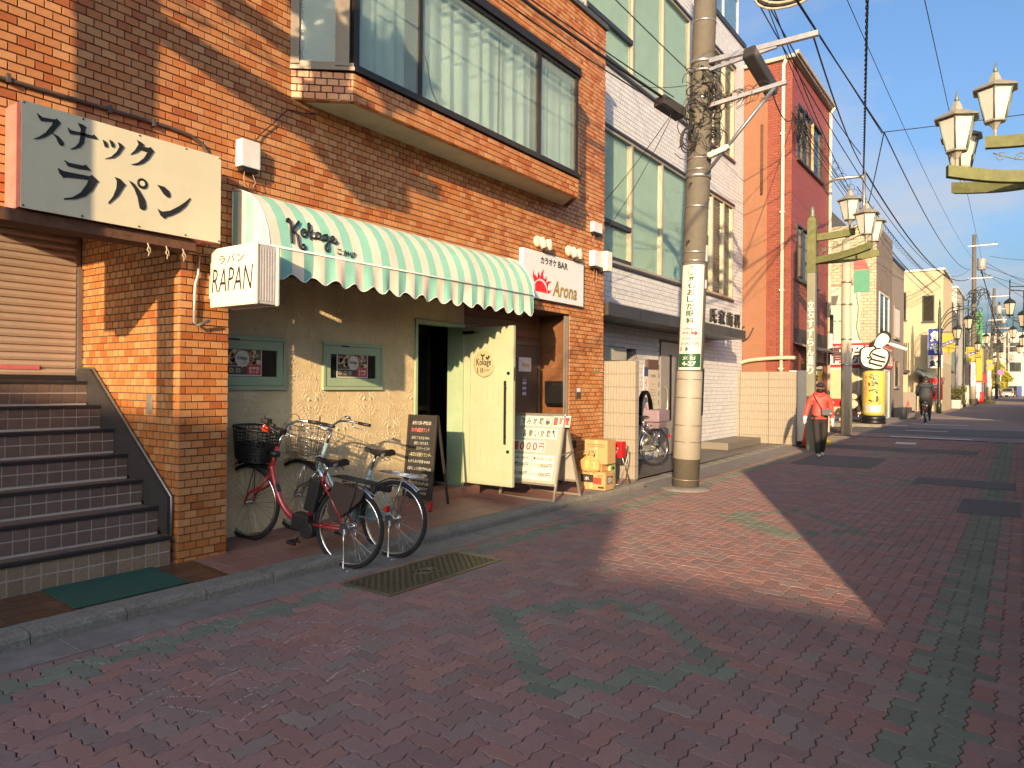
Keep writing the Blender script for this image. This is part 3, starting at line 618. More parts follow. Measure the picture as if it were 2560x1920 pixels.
# wood clad recess
M_wood=mat('brown_cladding',(.16,.065,.025),.5,var=.3,vscale=9,bump=.15,bscale=50,tint=True)
rw=MB(); rw.box(7.75,9.82,6.435,6.55,.1,2.80); rw.box(9.835,9.86,5.9,6.6,.1,2.80); rw=rw.build('recess_wall',M_mort,bb)
T=Tiles(); T.panel((7.75,6.435,.16),fx,fz,fn,2.06,2.64,3,.12,.004,.012,.003,((.16,.065,.025),(.14,.055,.02),(.18,.075,.03)),bond=0); T.panel((9.835,6.43,.16),(0,-1,0),fz,(-1,0,0),.50,2.64,3,.12,.004,.014,.003,((.17,.07,.026),(.15,.06,.022)),bond=0); T.finish(rw,'plank',M_wood)
M_brn=mat('brown_steel_door',(.085,.055,.04),.45,var=.08,vscale=4)
d2=MB(); d2.box(8.93,9.70,6.395,6.422,.24,2.31); d2=d2.build('steel_door',M_brn,bb)
b=MB()
for a in ((8.88,8.93,.2,2.37),(9.70,9.76,.2,2.37),(8.93,9.70,2.312,2.37)): b.box(a[0],a[1],6.38,6.423,a[2],a[3])
b.build('frame',mat('brown_frame',(.12,.085,.065),.4,metal=.3),d2)
b=MB(); b.lathe([(.012,0),(.012,.03),(.026,.04),(.028,.06),(.01,.07)],(9.0,6.395,1.10),14,axis=(0,-1,0)); b.build('knob',mat('brass',(.45,.36,.2),.25,metal=1),d2)
b=MB(); b.box(9.16,9.50,6.385,6.394,1.90,2.12); b.build('door_plate',mat('white_acrylic',(.66,.62,.60),.25),d2)
M_gold=mat('gold_print',(.50,.33,.07),.3,metal=.6,var=.5,vscale=25)
b=MB(); text(b,'Arona',(9.22,6.3845,1.965),fx,fz,.22,.09,.02,shear=.15); b.build('lettering',M_gold,d2)
b=MB(); b.box(9.245,9.385,6.388,6.394,1.50,1.83); b.build('notice',mat('notice_print',(.10,.08,.10),.5,var=.9,vscale=35),d2)
b=MB(); 
for k,(z,h) in enumerate(((1.70,.05),(1.62,.05),(1.53,.06))): b.poly([(9.265,6.387,z),(9.37,6.387,z),(9.37,6.387,z+h-.012),(9.265,6.387,z+h-.012)])
text(b,'Arona',(9.275,6.387,1.755),fx,fz,.09,.04,.02); b.build('notice_text',mat('lilac_print',(.5,.45,.55),.5),d2)
b=MB(); b.box(9.755,9.80,5.88,5.915,.12,2.78); b.box(9.70,9.735,5.885,5.91,.12,2.78); b.build('post',mat('silver_frame',(.45,.42,.36),.35,metal=.7),bb)
# ------------------------------------------------------------------ signs and fittings on the brick front
M_cream=mat('cream_sign',(.60,.56,.40),.45,var=.06,vscale=3,dirt=.35,dscale=2.0,dcol=(.50,.42,.26),streak=4)
M_pink=mat('faded_red_paint',(.55,.17,.14),.6,var=.2,vscale=9,dirt=.5,dscale=5,dcol=(.60,.30,.25))
M_rust=mat('rusty_steel',(.10,.045,.025),.85,var=.5,vscale=14,bump=.4,bscale=60)
sg=thing('snack_sign','cream box sign with bold black katakana above the stairs','sign',(2.8,5.6,2.87))
b=MB(); b.box(2.052,3.55,5.603,5.86,2.872,3.60); b.build('box',M_pink,sg,bevel=.004)
b=MB(); b.box(2.056,3.555,5.594,5.6025,2.868,3.604); b.build('face',M_cream,sg)
b=MB(); SN=[[(2.148,3.54),(2.182,3.52),(2.26,3.529),(2.271,3.54),(2.3,3.515),(2.293,3.503),(2.249,3.434),(2.206,3.391),(2.159,3.362),(2.128,3.355),(2.164,3.381),(2.206,3.425),(2.245,3.49),(2.248,3.508),(2.175,3.493),(2.157,3.516)],[(2.244,3.43),(2.286,3.417),(2.314,3.391),(2.324,3.374),(2.313,3.357),(2.299,3.356),(2.288,3.367),(2.271,3.403)],[(2.343,3.499),(2.367,3.484),(2.425,3.487),(2.511,3.489),(2.524,3.499),(2.55,3.471),(2.491,3.467),(2.419,3.467),(2.364,3.457),(2.354,3.471)],[(2.413,3.551),(2.448,3.548),(2.472,3.536),(2.463,3.519),(2.462,3.465),(2.454,3.413),(2.43,3.379),(2.394,3.355),(2.362,3.348),(2.397,3.375),(2.421,3.408),(2.429,3.448),(2.433,3.515)],[(2.585,3.478),(2.61,3.471),(2.622,3.446),(2.613,3.427),(2.601,3.431)],[(2.632,3.492),(2.658,3.485),(2.67,3.461),(2.662,3.44),(2.651,3.443)],[(2.695,3.491),(2.721,3.484),(2.741,3.466),(2.732,3.453),(2.704,3.403),(2.666,3.366),(2.602,3.342),(2.649,3.37),(2.687,3.417),(2.707,3.459)],[(2.839,3.548),(2.874,3.538),(2.893,3.527),(2.879,3.51),(2.93,3.512),(2.942,3.523),(2.974,3.492),(2.963,3.486),(2.931,3.426),(2.887,3.381),(2.842,3.356),(2.796,3.348),(2.849,3.377),(2.894,3.424),(2.922,3.476),(2.863,3.479),(2.834,3.449),(2.789,3.424),(2.826,3.469),(2.852,3.52)],[(2.325,3.259),(2.357,3.248),(2.454,3.252),(2.468,3.262),(2.506,3.23),(2.421,3.22),(2.351,3.221)],[(2.283,3.193),(2.32,3.179),(2.494,3.185),(2.511,3.2),(2.56,3.16),(2.548,3.154),(2.515,3.084),(2.469,3.032),(2.404,2.997),(2.328,2.977),(2.326,2.987),(2.378,3.005),(2.436,3.053),(2.475,3.117),(2.491,3.158),(2.339,3.141),(2.323,3.13),(2.295,3.157)],[(2.675,3.222),(2.713,3.218),(2.757,3.181),(2.746,3.173),(2.7,3.086),(2.633,3.013),(2.631,3.023),(2.665,3.075),(2.689,3.146),(2.691,3.197)],[(2.781,3.22),(2.814,3.211),(2.866,3.156),(2.904,3.098),(2.914,3.047),(2.904,3.024),(2.883,3.017),(2.866,3.026),(2.848,3.108),(2.822,3.169)],[(3.003,3.24),(3.056,3.237),(3.096,3.212),(3.108,3.184),(3.103,3.163),(3.087,3.158),(3.057,3.176)],[(3.008,3.05),(3.043,3.036),(3.106,3.056),(3.185,3.111),(3.234,3.153),(3.275,3.195),(3.281,3.193),(3.243,3.123),(3.186,3.065),(3.122,3.021),(3.078,3.001),(3.065,2.983),(3.031,3.003)]]
for P in SN: b.prism([(x,5.5935,z) for x,z in P],(0,-.006,0))
b.lathe([(.040,0),(.040,.006),(.020,.006),(.020,0)],(2.882,5.5935,3.222),20,axis=(0,-1,0)); b.build('lettering',M_ink,sg)
b=MB(); b.cyl((2.882,5.592,3.222),(2.882,5.5868,3.222),.0205,n=16); b.build('ring_centre',M_cream,sg)
for x in (2.07,2.45,2.86,3.24,3.54):
    for z in (2.885,3.59):
        b=MB(); b.cyl((x,5.594,z),(x,5.589,z),.007,n=8); b.build('screw',M_rust,sg)
b=MB(); b.box(.8,3.36,5.64,5.86,2.775,2.862); tag(b.build('sign_beam',M_rust),'rusty steel beam under the cream box sign','beam')
for x,n_ in ((2.95,'leftmost'),(3.10,'middle'),(3.24,'rightmost')):
    b=MB(); b.tube([(x,5.63,2.775),(x+.004,5.622,2.75),(x-.006,5.622,2.72),(x+.010,5.622,2.70),(x+.002,5.62,2.67)],.005,5); b.tube([(x,5.625,2.76),(x+.015,5.62,2.735),(x+.02,5.62,2.70)],.004,5)
    tag(b.build('string_scrap',mat('pale_string',(.45,.36,.27),.9)),'scrap of pale string hanging below the cream sign, %s of three'%n_,'string')
b=MB(); b.tube([(.8,5.845,3.80),(2.0,5.845,3.80),(3.22,5.845,3.815),(3.42,5.845,3.80),(3.53,5.845,3.76),(3.585,5.845,3.69),(3.59,5.84,3.60)],.016,8)
for x in (2.06,2.75,3.10): b.box(x-.012,x+.012,5.82,5.863,3.78,3.84)
tag(b.build('conduit_pipe',mat('grey_conduit',(.10,.085,.075),.5,metal=.4,dirt=.3,dscale=5)),'thin grey conduit pipe running along the bricks above the cream sign','pipe')
b=MB(); b.tube([(3.50,5.83,2.79),(3.50,5.83,2.62),(3.47,5.83,2.52),(3.46,5.83,2.20),(3.48,5.81,2.17),(3.58,5.78,2.22)],.013,8); tag(b.build('conduit_pipe',mat('galvanised',(.42,.40,.38),.35,metal=.8)),'short steel conduit on the brick column beside the white box sign','pipe')
# small projecting light box
M_white=mat('white_acrylic',(.66,.62,.60),.25)
M_ivory=mat('ivory_acrylic',(.72,.68,.56),.28,var=.04,vscale=3,dirt=.15,dscale=3,dcol=(.55,.5,.38))
M_alu=mat('ribbed_aluminium',(.48,.46,.44),.45,metal=.2,var=.1,vscale=20)
rp=thing('light_box_sign','small white light box sign lettered RAPAN on the brick column','sign',(3.68,5.42,2.33))
b=MB(); b.box(3.56,3.60,5.105,5.755,2.325,2.835); b.build('front_panel',M_ivory,rp,bevel=.018)
b=MB(); b.box(3.765,3.80,5.105,5.755,2.325,2.835); b.build('back_panel',M_ivory,rp,bevel=.015)
b=MB(); b.box(3.60,3.765,5.115,5.745,2.335,2.825)
for k in range(6): b.box(3.610+k*.026,3.626+k*.026,5.112,5.116,2.36,2.80)
b.build('body',M_alu,rp,bevel=.004)
b=MB(); text(b,'RAPAN',(3.5595,5.72,2.455),(0,-1,0),fz,.56,.20,-.008,shear=.12); text(b,'ラパン',(3.5595,5.62,2.69),(0,-1,0),fz,.36,.075,.0); b.build('lettering',M_ink,rp)
b=MB(); b.box(3.62,3.74,5.745,5.86,2.42,2.62); b.build('bracket',M_ivory,rp)
# utility boxes
def ubox(name,x0,x1,z0,z1,d,label,wires=()):
    t=thing(name,label,'box',((x0+x1)/2,5.86,z0),group='cable boxes on the brick wall')
    b=MB(); b.box(x0,x1,5.862-d,5.862,z0,z1); b.build('case',M_white,t,bevel=.012)
    b=MB(); b.box(x0+.02,x1-.02,5.87-d,5.85,z0-.035,z0+.002); b.build('connector',M_blk,t)
    b=MB()
    for w in wires: b.tube(w,.004,5)
    if wires: b.build('lead',mat('beige_cable',(.35,.26,.18),.6),t)
ubox('cable_box',3.865,4.065,3.645,3.895,.10,'white cable box on the bricks above the striped awning',([(3.92,5.80,3.62),(3.90,5.78,3.52),(3.98,5.80,3.44),(4.02,5.84,3.42)],[(4.0,5.80,3.62),(4.03,5.79,3.53),(4.0,5.82,3.44)]))
ubox('cable_box',10.42,10.72,4.23,4.40,.08,'small white cable box near the building corner, the upper one',([(10.5,5.82,4.22),(10.48,5.82,4.1),(10.55,5.83,3.93)],))
ubox('cable_box',10.40,10.72,3.66,3.92,.11,'white cable box near the building corner, the lower one',([(10.48,5.80,3.63),(10.46,5.82,3.45),(10.6,5.84,3.3),(10.8,5.85,3.2)],[(10.55,5.80,3.63),(10.6,5.82,3.4),(10.85,5.85,3.1)]))
b=MB(); b.box(10.74,10.92,5.70,5.858,3.62,3.95); tag(b.build('meter_box',M_ivory,bevel=.01),'cream meter box at the right corner of the brick wall','box')
b=MB(); b.tube([(4.75,5.84,4.40),(4.6,5.84,4.36),(4.42,5.84,4.34),(4.25,5.84,4.15),(4.12,5.84,4.02),(4.03,5.83,3.9)],.006,5); tag(b.build('wall_cable',mat('black_cable',(.015,.015,.016),.6)),'loose black cable on the bricks from the bay window to the white box','cable')
# ------------------------------------------------------------------ awning
M_mint=mat('mint_fabric',(.24,.53,.42),.75,var=.08,vscale=5,bump=.5,bscale=7,dirt=.3,dscale=3,dcol=(.22,.42,.34),streak=3); M_crm=mat('cream_fabric',(.66,.60,.49),.75,var=.08,vscale=5,bump=.5,bscale=7,dirt=.3,dscale=3,dcol=(.52,.46,.36),streak=3)
M_pipe=mat('white_piping',(.72,.72,.68),.6)
AX0,AX1=3.845,7.96; SW=.1215
PR=[(5.86,3.425),(5.74,3.41),(5.61,3.36),(5.49,3.27),(5.40,3.15),(5.345,3.02),(5.315,2.875)]
aw=thing('shop_awning','mint and cream striped dome awning with scalloped valance over the shop front','awning',(5.9,5.86,2.6))
def stripes(b,rows_fn,nrow):
    k=0; x=AX0
    while x<AX1-1e-4:
        x2=min(x+SW,AX1); xs=[x+(x2-x)*i/3 for i in range(4)]
        vs=[rows_fn(xx,j) for j in range(nrow) for xx in xs]
        b.add(vs,[(j*4+i,j*4+i+1,(j+1)*4+i+1,(j+1)*4+i) for j in range(nrow-1) for i in range(3)],(k+1)%2,True); x=x2; k+=1
b=MB(); stripes(b,lambda x,j:(x,PR[j][0]-(.004*math.sin(x*9.1+j)-.010*abs(math.sin((x-AX0)*2.29)))*(1<j<6),PR[j][1]),len(PR)); b.build('hood',[M_mint,M_crm],aw)
def val(x,j):
    t=j/6; sc_=.5-.5*math.cos((x-AX0)/(2*SW)*6.283); zb=2.592+.062*(1-sc_)
    if j==0: return (x,5.318,2.878)
    return (x,5.322+.012*math.sin(x*31)*t+.010*math.sin(x*11.7+1)*t+.012*math.sin(x*2.3)*t,2.862+(zb-2.862)*(j-1)/5)
b=MB(); stripes(b,val,7); b.build('valance',[M_mint,M_crm],aw)
b=MB(); b.tube([(AX0+(AX1-AX0)*i/170,val(AX0+(AX1-AX0)*i/170,6)[1],val(AX0+(AX1-AX0)*i/170,6)[2]) for i in range(171)],.004,5); b.tube([(AX0,5.317,2.872),(AX1,5.317,2.872)],.009,6); b.build('piping',M_pipe,aw)
for X in (AX0,AX1):
    b=MB(); ys=[5.86,5.78,5.66,5.54,5.42,5.315]
    def topz(y):
        for (y0,z0),(y1,z1) in zip(PR,PR[1:]):
            if y<=y0 and y>=y1: return z0+(z1-z0)*(y0-y)/(y0-y1)
        return PR[-1][1]
    for i in range(5):
        yy=[ys[i]+(ys[i+1]-ys[i])*k/4 for k in range(5)]
        b.add([(X,y,2.855) for y in yy]+[(X,y,topz(y)) for y in yy],[(k,k+1,k+6,k+5) for k in range(4)],i%2)
    b.build('side_panel',[M_mint,M_crm],aw)
    b=MB(); b.tube([(X,y,z) for y,z in PR]+[(X,5.315,2.86)],.008,6); b.tube([(X,5.86,2.855),(X,5.86,3.42)],.007,6); b.build('side_piping',M_pipe,aw)
    b=MB(); ye=[5.32+.27*i/12 for i in range(13)]; b.add([(X,y,2.86) for y in ye]+[(X+.006*math.sin(i*1.3),y,2.60+.05*(.5+.5*math.cos(i/12*12.56))) for i,y in enumerate(ye)],[(i,i+1,i+14,i+13) for i in range(12)],0); 
    b.build('added_side_valance',[M_mint],aw)  # side valance added to block the sun streak entering below the side panel
b=MB(); b.box(AX0,AX1,5.835,5.86,2.84,2.87); b.tube([(AX0,5.33,2.88),(AX1,5.33,2.88)],.012,8)
for x in (AX0+.03,5.2,6.6,AX1-.03): b.tube([(x,5.85,2.86),(x,5.33,2.885)],.012,6)
b.build('frame',mat('awning_frame',(.35,.35,.34),.4,metal=.6),aw)
KOK={'k':[[(4.07,5.384,3.126),(4.08,5.397,3.145),(4.101,5.406,3.158),(4.111,5.399,3.148),(4.103,5.377,3.111),(4.094,5.356,3.054),(4.083,5.336,2.996),(4.077,5.321,2.93)],[(4.216,5.405,3.156),(4.166,5.377,3.113),(4.125,5.362,3.071),(4.105,5.353,3.045)],[(4.105,5.353,3.045),(4.132,5.35,3.035),(4.151,5.34,3.009),(4.151,5.325,2.953),(4.157,5.318,2.914),(4.18,5.314,2.892),(4.203,5.314,2.894),(4.219,5.319,2.917),(4.208,5.322,2.935),(4.194,5.32,2.927)]],'r':[[(4.228,5.366,3.081),(4.204,5.357,3.056),(4.2,5.346,3.025),(4.223,5.341,3.012),(4.255,5.348,3.031),(4.272,5.359,3.061),(4.26,5.368,3.085),(4.234,5.369,3.088)],[(4.228,5.365,3.079),(4.243,5.357,3.056),(4.282,5.361,3.067)],[(4.284,5.357,3.055),(4.299,5.377,3.112),(4.313,5.398,3.146),(4.332,5.411,3.164),(4.339,5.402,3.151),(4.316,5.375,3.107),(4.291,5.357,3.057),(4.294,5.347,3.027),(4.296,5.337,3.001)],[(4.349,5.371,3.094),(4.318,5.361,3.066),(4.302,5.357,3.055),(4.316,5.347,3.027),(4.341,5.343,3.016),(4.368,5.349,3.033)],[(4.427,5.365,3.078),(4.396,5.367,3.084),(4.37,5.357,3.056),(4.371,5.346,3.025),(4.393,5.345,3.022),(4.417,5.352,3.041),(4.433,5.367,3.083)],[(4.432,5.365,3.079),(4.419,5.349,3.034),(4.427,5.342,3.012),(4.45,5.347,3.028)],[(4.502,5.364,3.076),(4.473,5.364,3.075),(4.455,5.353,3.044),(4.462,5.344,3.02),(4.489,5.348,3.031),(4.508,5.361,3.066)],[(4.513,5.369,3.09),(4.504,5.349,3.034),(4.497,5.329,2.974),(4.494,5.322,2.936),(4.474,5.318,2.916),(4.455,5.321,2.929),(4.457,5.326,2.96),(4.487,5.334,2.992),(4.529,5.345,3.023)],[(4.535,5.347,3.028),(4.58,5.354,3.047),(4.592,5.363,3.073),(4.575,5.366,3.08),(4.551,5.358,3.058),(4.546,5.348,3.029),(4.569,5.341,3.012),(4.594,5.342,3.014),(4.623,5.351,3.039)]],'s':[[(4.603,5.326,2.959),(4.649,5.326,2.959)],[(4.601,5.321,2.93),(4.609,5.318,2.916),(4.65,5.318,2.916)],[(4.677,5.323,2.944),(4.716,5.324,2.944),(4.725,5.322,2.934),(4.707,5.318,2.912)],[(4.704,5.326,2.96),(4.676,5.317,2.909)],[(4.734,5.326,2.959),(4.741,5.32,2.925)],[(4.77,5.325,2.953),(4.766,5.317,2.909),(4.778,5.319,2.917)],[(4.788,5.325,2.95),(4.829,5.325,2.952)],[(4.815,5.326,2.96),(4.81,5.32,2.928),(4.786,5.317,2.906)]]}
def smooth(P,k=4):
    if len(P)<3: return [Vector(q) for q in P]
    Q=[P[0]]+list(P)+[P[-1]]; o=[]
    for i in range(len(P)-1):
        p0,p1,p2,p3=[Vector(q) for q in Q[i:i+4]]
        for j in range(k):
            t=j/k; o.append(.5*((2*p1)+(p2-p0)*t+(2*p0-5*p1+4*p2-p3)*t*t+(3*p1-p0-3*p2+p3)*t**3))
    return o+[Vector(P[-1])]
b=MB()
for key,r in (('k',.0108),('r',.0078),('s',.0050)):
    for P in KOK[key]: b.tube([Vector(p)+Vector((0,-.004,.002)) for p in smooth(P)],r,7)
b.build('lettering',M_ink,aw)
# ------------------------------------------------------------------ karaoke bar sign and spotlights
ar=thing('bar_sign','white karaoke bar sign board with a red sun emblem and gold lettering','sign',(9.25,5.8,2.96))
b=MB(); b.box(8.385,10.11,5.792,5.86,2.955,3.64); b.build('panel',mat('glossy_white_panel',(.66,.66,.67),.18,var=.03,vscale=2,bump=.05,bscale=3),ar,bevel=.004)
FL=[[(8.65,3.354),(8.669,3.297),(8.76,3.249),(8.771,3.344),(8.833,3.285),(8.846,3.26),(8.857,3.335),(8.924,3.398),(8.906,3.328),(8.92,3.256),(8.976,3.269),(9.004,3.31),(9.002,3.239),(8.99,3.2),(8.945,3.225),(8.871,3.249),(8.797,3.247),(8.737,3.219),(8.683,3.183),(8.64,3.253)],[(8.696,3.154),(8.737,3.199),(8.822,3.223),(8.908,3.207),(8.972,3.153),(9.004,3.11),(9.017,3.053),(8.703,3.059)],[(8.983,3.192),(9.033,3.232),(9.097,3.243),(9.148,3.236),(9.097,3.22),(9.047,3.186),(9.041,3.148),(9.035,3.113),(9.073,3.097),(9.137,3.118),(9.106,3.073),(9.049,3.053),(9.03,3.055),(9.029,3.112),(9.009,3.165)]]
b=MB()
for P in FL: b.prism([(x,5.7915,z) for x,z in P],(0,-.004,0))
b.build('sun_emblem',mat('red_vinyl',(.62,.008,.012),.3,var=.05),ar)
b=MB(); text(b,'カラオケ',(8.84,5.7915,3.475),fx,fz,.44,.105,.035); text(b,'BAR',(9.325,5.7915,3.475),fx,fz,.29,.10,.03); b.build('lettering',M_ink,ar)
b=MB(); text(b,'Arona',(9.17,5.7915,3.03),fx,fz,.72,.24,.028,shear=.18); b.build('gold_lettering',M_gold,ar)
M_spot=mat('beige_lamp',(.60,.52,.42),.4,var=.05)
def spot(x,z,label):
    t=thing('spotlight',label,'spotlight',(x,5.86,z),group='double spotlights over the bar sign')
    b=MB(); b.lathe([(.085,0),(.088,.02),(.07,.055),(.04,.06)],(x,5.86,z),18,axis=(0,-1,0)); b.build('base',M_spot,t)
    for s,dx in ((0,-.02),(1,.15)):
        p=Vector((x+dx,5.74,z-.03)); d=Vector((.10,-.18,-.62)).normalized() if s==0 else Vector((.05,-.05,-.6)).normalized()
        b=MB(); b.tube([(x+.03*s,5.81,z),(x+dx*.6,5.77,z)],.018,8); b.cyl(p-d*.07,p+d*.09,.048,.052,16); hh=b.build('head',M_spot,t)
        b=MB(); b.cyl(p+d*.088,p+d*.0915,.040,n=14); b.build('lens',mat('lamp_lens',(.25,.24,.22),.1),hh)
spot(8.83,3.80,'beige double spotlight over the bar sign, nearer the awning'); spot(9.72,3.80,'beige double spotlight over the right end of the bar sign')
# mailbox, intercom, switch plate
mb_=thing('mailbox','black wall mailbox in the recess beside the brown door','mailbox',(9.8,6.09,1.36))
b=MB(); b.box(9.70,9.82,5.925,6.255,1.40,1.755); b.prism([(9.70,5.935,1.40),(9.82,5.935,1.40),(9.82,5.935,1.355),(9.74,5.935,1.355)],(0,.31,0)); b.build('body',M_blk,mb_,bevel=.006)
b=MB(); b.box(9.69,9.70,5.93,6.25,1.66,1.75); b.build('flap',M_blk,mb_,bevel=.003)
b=MB(); b.cyl((9.688,6.09,1.70),(9.692,6.09,1.70),.014,n=10); b.build('lock',mat('brass',(.45,.36,.2)),mb_)
ic=thing('intercom','grey door intercom on the right brick column','intercom',(10.05,5.85,1.49)); b=MB(); b.box(9.985,10.125,5.835,5.861,1.49,1.655); b.build('case',mat('dark_plastic',(.06,.05,.045),.4),ic,bevel=.006); b=MB(); b.box(10.0,10.11,5.832,5.836,1.585,1.645); b.build('screen',mat('white_acrylic',(.6,.6,.6)),ic)
b=MB(); b.box(10.60,10.745,5.855,5.862,1.90,1.945); tag(b.build('number_plate',mat('green_plate',(.14,.20,.12),.4)),'small green number plate on the right brick column','plate')
b=MB(); b.box(3.345,3.357,6.29,6.385,1.40,1.575); tag(b.build('switch_plate',mat('silver_frame',(.45,.42,.36)),bevel=.004),'silver switch plate on the brick wall beside the stairs','plate')
# ------------------------------------------------------------------ bicycles
M_tyre=mat('tyre_rubber',(.012,.012,.013),.8,var=.2,vscale=40); M_chr=mat('chrome',(.62,.61,.60),.16,metal=1,var=.08); M_spoke=mat('spoke_steel',(.5,.49,.47),.25,metal=1)
M_seat=mat('black_saddle',(.016,.014,.014),.42,var=.15,vscale=20); M_plb=mat('black_plastic',(.014,.014,.014),.5,var=.1)
def wheel(root,x,r,name='wheel',spokes=32):
    b=MB(); N=40; b.tube([(x+r*math.cos(6.2832*i/N),0,r+r*math.sin(6.2832*i/N)) for i in range(N)],.019,8,closed=True); w=b.build(name,M_tyre,root,local=True)
    b=MB(); rr=r-.026
    b.tube([(x+rr*math.cos(6.2832*i/N),0,r+rr*math.sin(6.2832*i/N)) for i in range(N)],.0125,6,closed=True); b.build('rim',M_chr,w,local=True)
    b=MB()
    for i in range(spokes):
        a=6.2832*i/spokes; s=1 if i%2 else -1; a2=a+s*(1 if (i//2)%2 else -1)*.9
        b.tube([(x+.02*math.cos(a2),s*.028,r+.02*math.sin(a2)),(x+(rr-.01)*math.cos(a),0,r+(rr-.01)*math.sin(a))],.0015,4,caps=False)
    b.build('spokes',M_spoke,w,local=True)
    b=MB(); b.cyl((x,-.055,r),(x,.055,r),.016,n=12); b.cyl((x,-.03,r),(x,.03,r),.024,n=12); b.build('hub',M_chr,w,local=True); return w
def mudguard(root,x,r,a0,a1,m,rr=.043):
    b=MB(); n=18; vs=[]
    for i in range(n+1):
        a=a0+(a1-a0)*i/n
        for k,(dy,dr) in enumerate(((-.027,-.012),(-.018,.002),(0,.006),(.018,.002),(.027,-.012))): vs.append((x+(r+rr+dr)*math.cos(a),dy,r+(r+rr+dr)*math.sin(a)))
    b.add(vs,[(i*5+k,i*5+k+1,(i+1)*5+k+1,(i+1)*5+k) for i in range(n) for k in range(4)],0,True); return b.build('mudguard',m,root,local=True)
def bicycle(name,label,fm,style,r=.338,L=1.13):
    t=thing(name,label,'bicycle',(0,0,0),group='parked bicycles')
    wheel(t,0,r); wheel(t,L,r)
    BBp=Vector((.46,0,.29)); HT=Vector((.87,0,.90)); HB=Vector((.925,0,.62)); ST=Vector((.315,0,.74)); RH=Vector((0,0,r)); FH=Vector((L,0,r))
    b=MB()
    if style=='e':
        b.tube(smooth([HB+Vector((-.012,0,.10)),(.86,0,.58),(.77,0,.43),(.68,0,.34),(.58,0,.295),BBp]),[.030]*21,10)
    else:
        b.tube(smooth([HB+Vector((-.01,0,.02)),(.84,0,.50),(.70,0,.36),(.58,0,.30),BBp]),.018,8); b.tube(smooth([HB+Vector((-.03,0,.13)),(.80,0,.60),(.66,0,.45),(.52,0,.40),(.41,0,.42)]),.013,8)
    b.tube([HB+Vector((.005,0,-.02)),HT],.020,10); b.tube([BBp,ST],.016,10)
    for s in(-1,1):
        b.tube([BBp+Vector((-.02,s*.03,0)),(.2,s*.05,.305),RH+Vector((0,s*.062,0))],.011,7); b.tube([ST+Vector((.02,s*.018,-.06)),(.2,s*.045,.58),RH+Vector((0,s*.062,0))],.009,7)
    b.cyl(BBp+Vector((0,-.04,0)),BBp+Vector((0,.04,0)),.026,n=12); b.build('frame',fm,t,local=True)
    b=MB()
    for s in(-1,1): b.tube(smooth([HB+Vector((.005,s*.03,-.02)),HB+Vector((.03,s*.052,-.08)),(.99,s*.055,.50),FH+Vector((-.03,s*.055,.09)),FH+Vector((0,s*.055,0))]),.012,7)
    b.tube([HB+Vector((.005,-.035,-.015)),HB+Vector((.005,.035,-.015))],.016,8); b.build('fork',fm if style=='e' else M_chr,t,local=True)
    mudguard(t,0,r,-.35,2.2,M_chr); mudguard(t,L,r,.5,2.7,M_plb if style=='e' else M_chr)
    # saddle
    zs=.83 if style=='e' else .88
    b=MB(); b.tube([ST,ST+Vector((-.03,0,zs-.80+.06))],.0125,8); b.build('seat_post',M_chr,t,local=True)
    def sad(u,v):
        x=.41-.28*u; w=.022+.085*max(0,min(1,(u-.25)/.6))**1.2; w*=(1 if u<.93 else .8); a=math.pi*(v); th=.035+.028*u
        return (x,w*math.cos(a),zs+.055+(.018*(u-.35)**2*4 if u>.35 else .012*(.35-u))-th+th*(math.sin(a))**.6*1.0)
    b=MB(); b.grid(sad,14,12); b.add([sad(i/14,0) for i in range(15)]+[sad(i/14,1) for i in range(15)],[(i,i+1,i+16,i+15) for i in range(14)]); b.poly([sad(0,j/12) for j in range(13)]); b.poly([sad(1,j/12) for j in range(13)]); sd=b.build('saddle',M_seat,t,local=True)
    b=MB()
    for s in(-1,1): b.tube([(.17+.02*math.cos(a*.9),s*.04+.018*math.sin(a*.9),zs-.035+a*.0045) for a in range(14)],.004,5)
    b.build('saddle_spring',M_chr,sd,local=True)
    # handlebar
    hz=1.04
    b=MB(); b.tube([HT+Vector((.004,0,-.04)),HT+Vector((-.04,0,.12))],.013,8)
    st=HT+Vector((-.04,0,.13))
    if style=='e':
        for s in(-1,1): b.tube(smooth([st,st+Vector((.03,s*.06,.01)),st+Vector((.05,s*.14,.06)),st+Vector((.01,s*.22,.10)),st+Vector((-.09,s*.27,.10))]),.011,8)
        ge=[st+Vector((-.06,s*.258,.102)) for s in(-1,1)]
    else:
        for s in(-1,1): b.tube(smooth([st,st+Vector((.05,s*.06,.02)),st+Vector((.05,s*.16,.075)),st+Vector((-.03,s*.245,.085)),st+Vector((-.15,s*.27,.08))]),.011,8)
        ge=[st+Vector((-.11,s*.263,.082)) for s in(-1,1)]
    hb=b.build('handlebar',M_chr,t,local=True)
    for s,g in zip((-1,1),ge):
        b=MB(); d=Vector((-.10,s*.035,0)) if style=='e' else Vector((-.13,s*.015,-.004)); b.tube([g,g+d],.0165,9); b.build('grip',M_plb,hb,local=True)
        b=MB(); b.tube(smooth([g+Vector((.05,-s*.02,-.01)),g+Vector((.06,-s*.01,-.04)),g+Vector((-.0,s*.0,-.055)),g+Vector((-.08,s*.02,-.055))]),.005,6); b.build('brake_lever',M_chr,hb,local=True)
        b=MB(); b.tube(smooth([g+Vector((.06,-s*.02,-.01)),g+Vector((.12,-s*.08,.05)),HT+Vector((.09,s*.03,.0)),HB+Vector((.03,s*.02,.05))]),.0035,5); b.build('cable',M_plb,hb,local=True)
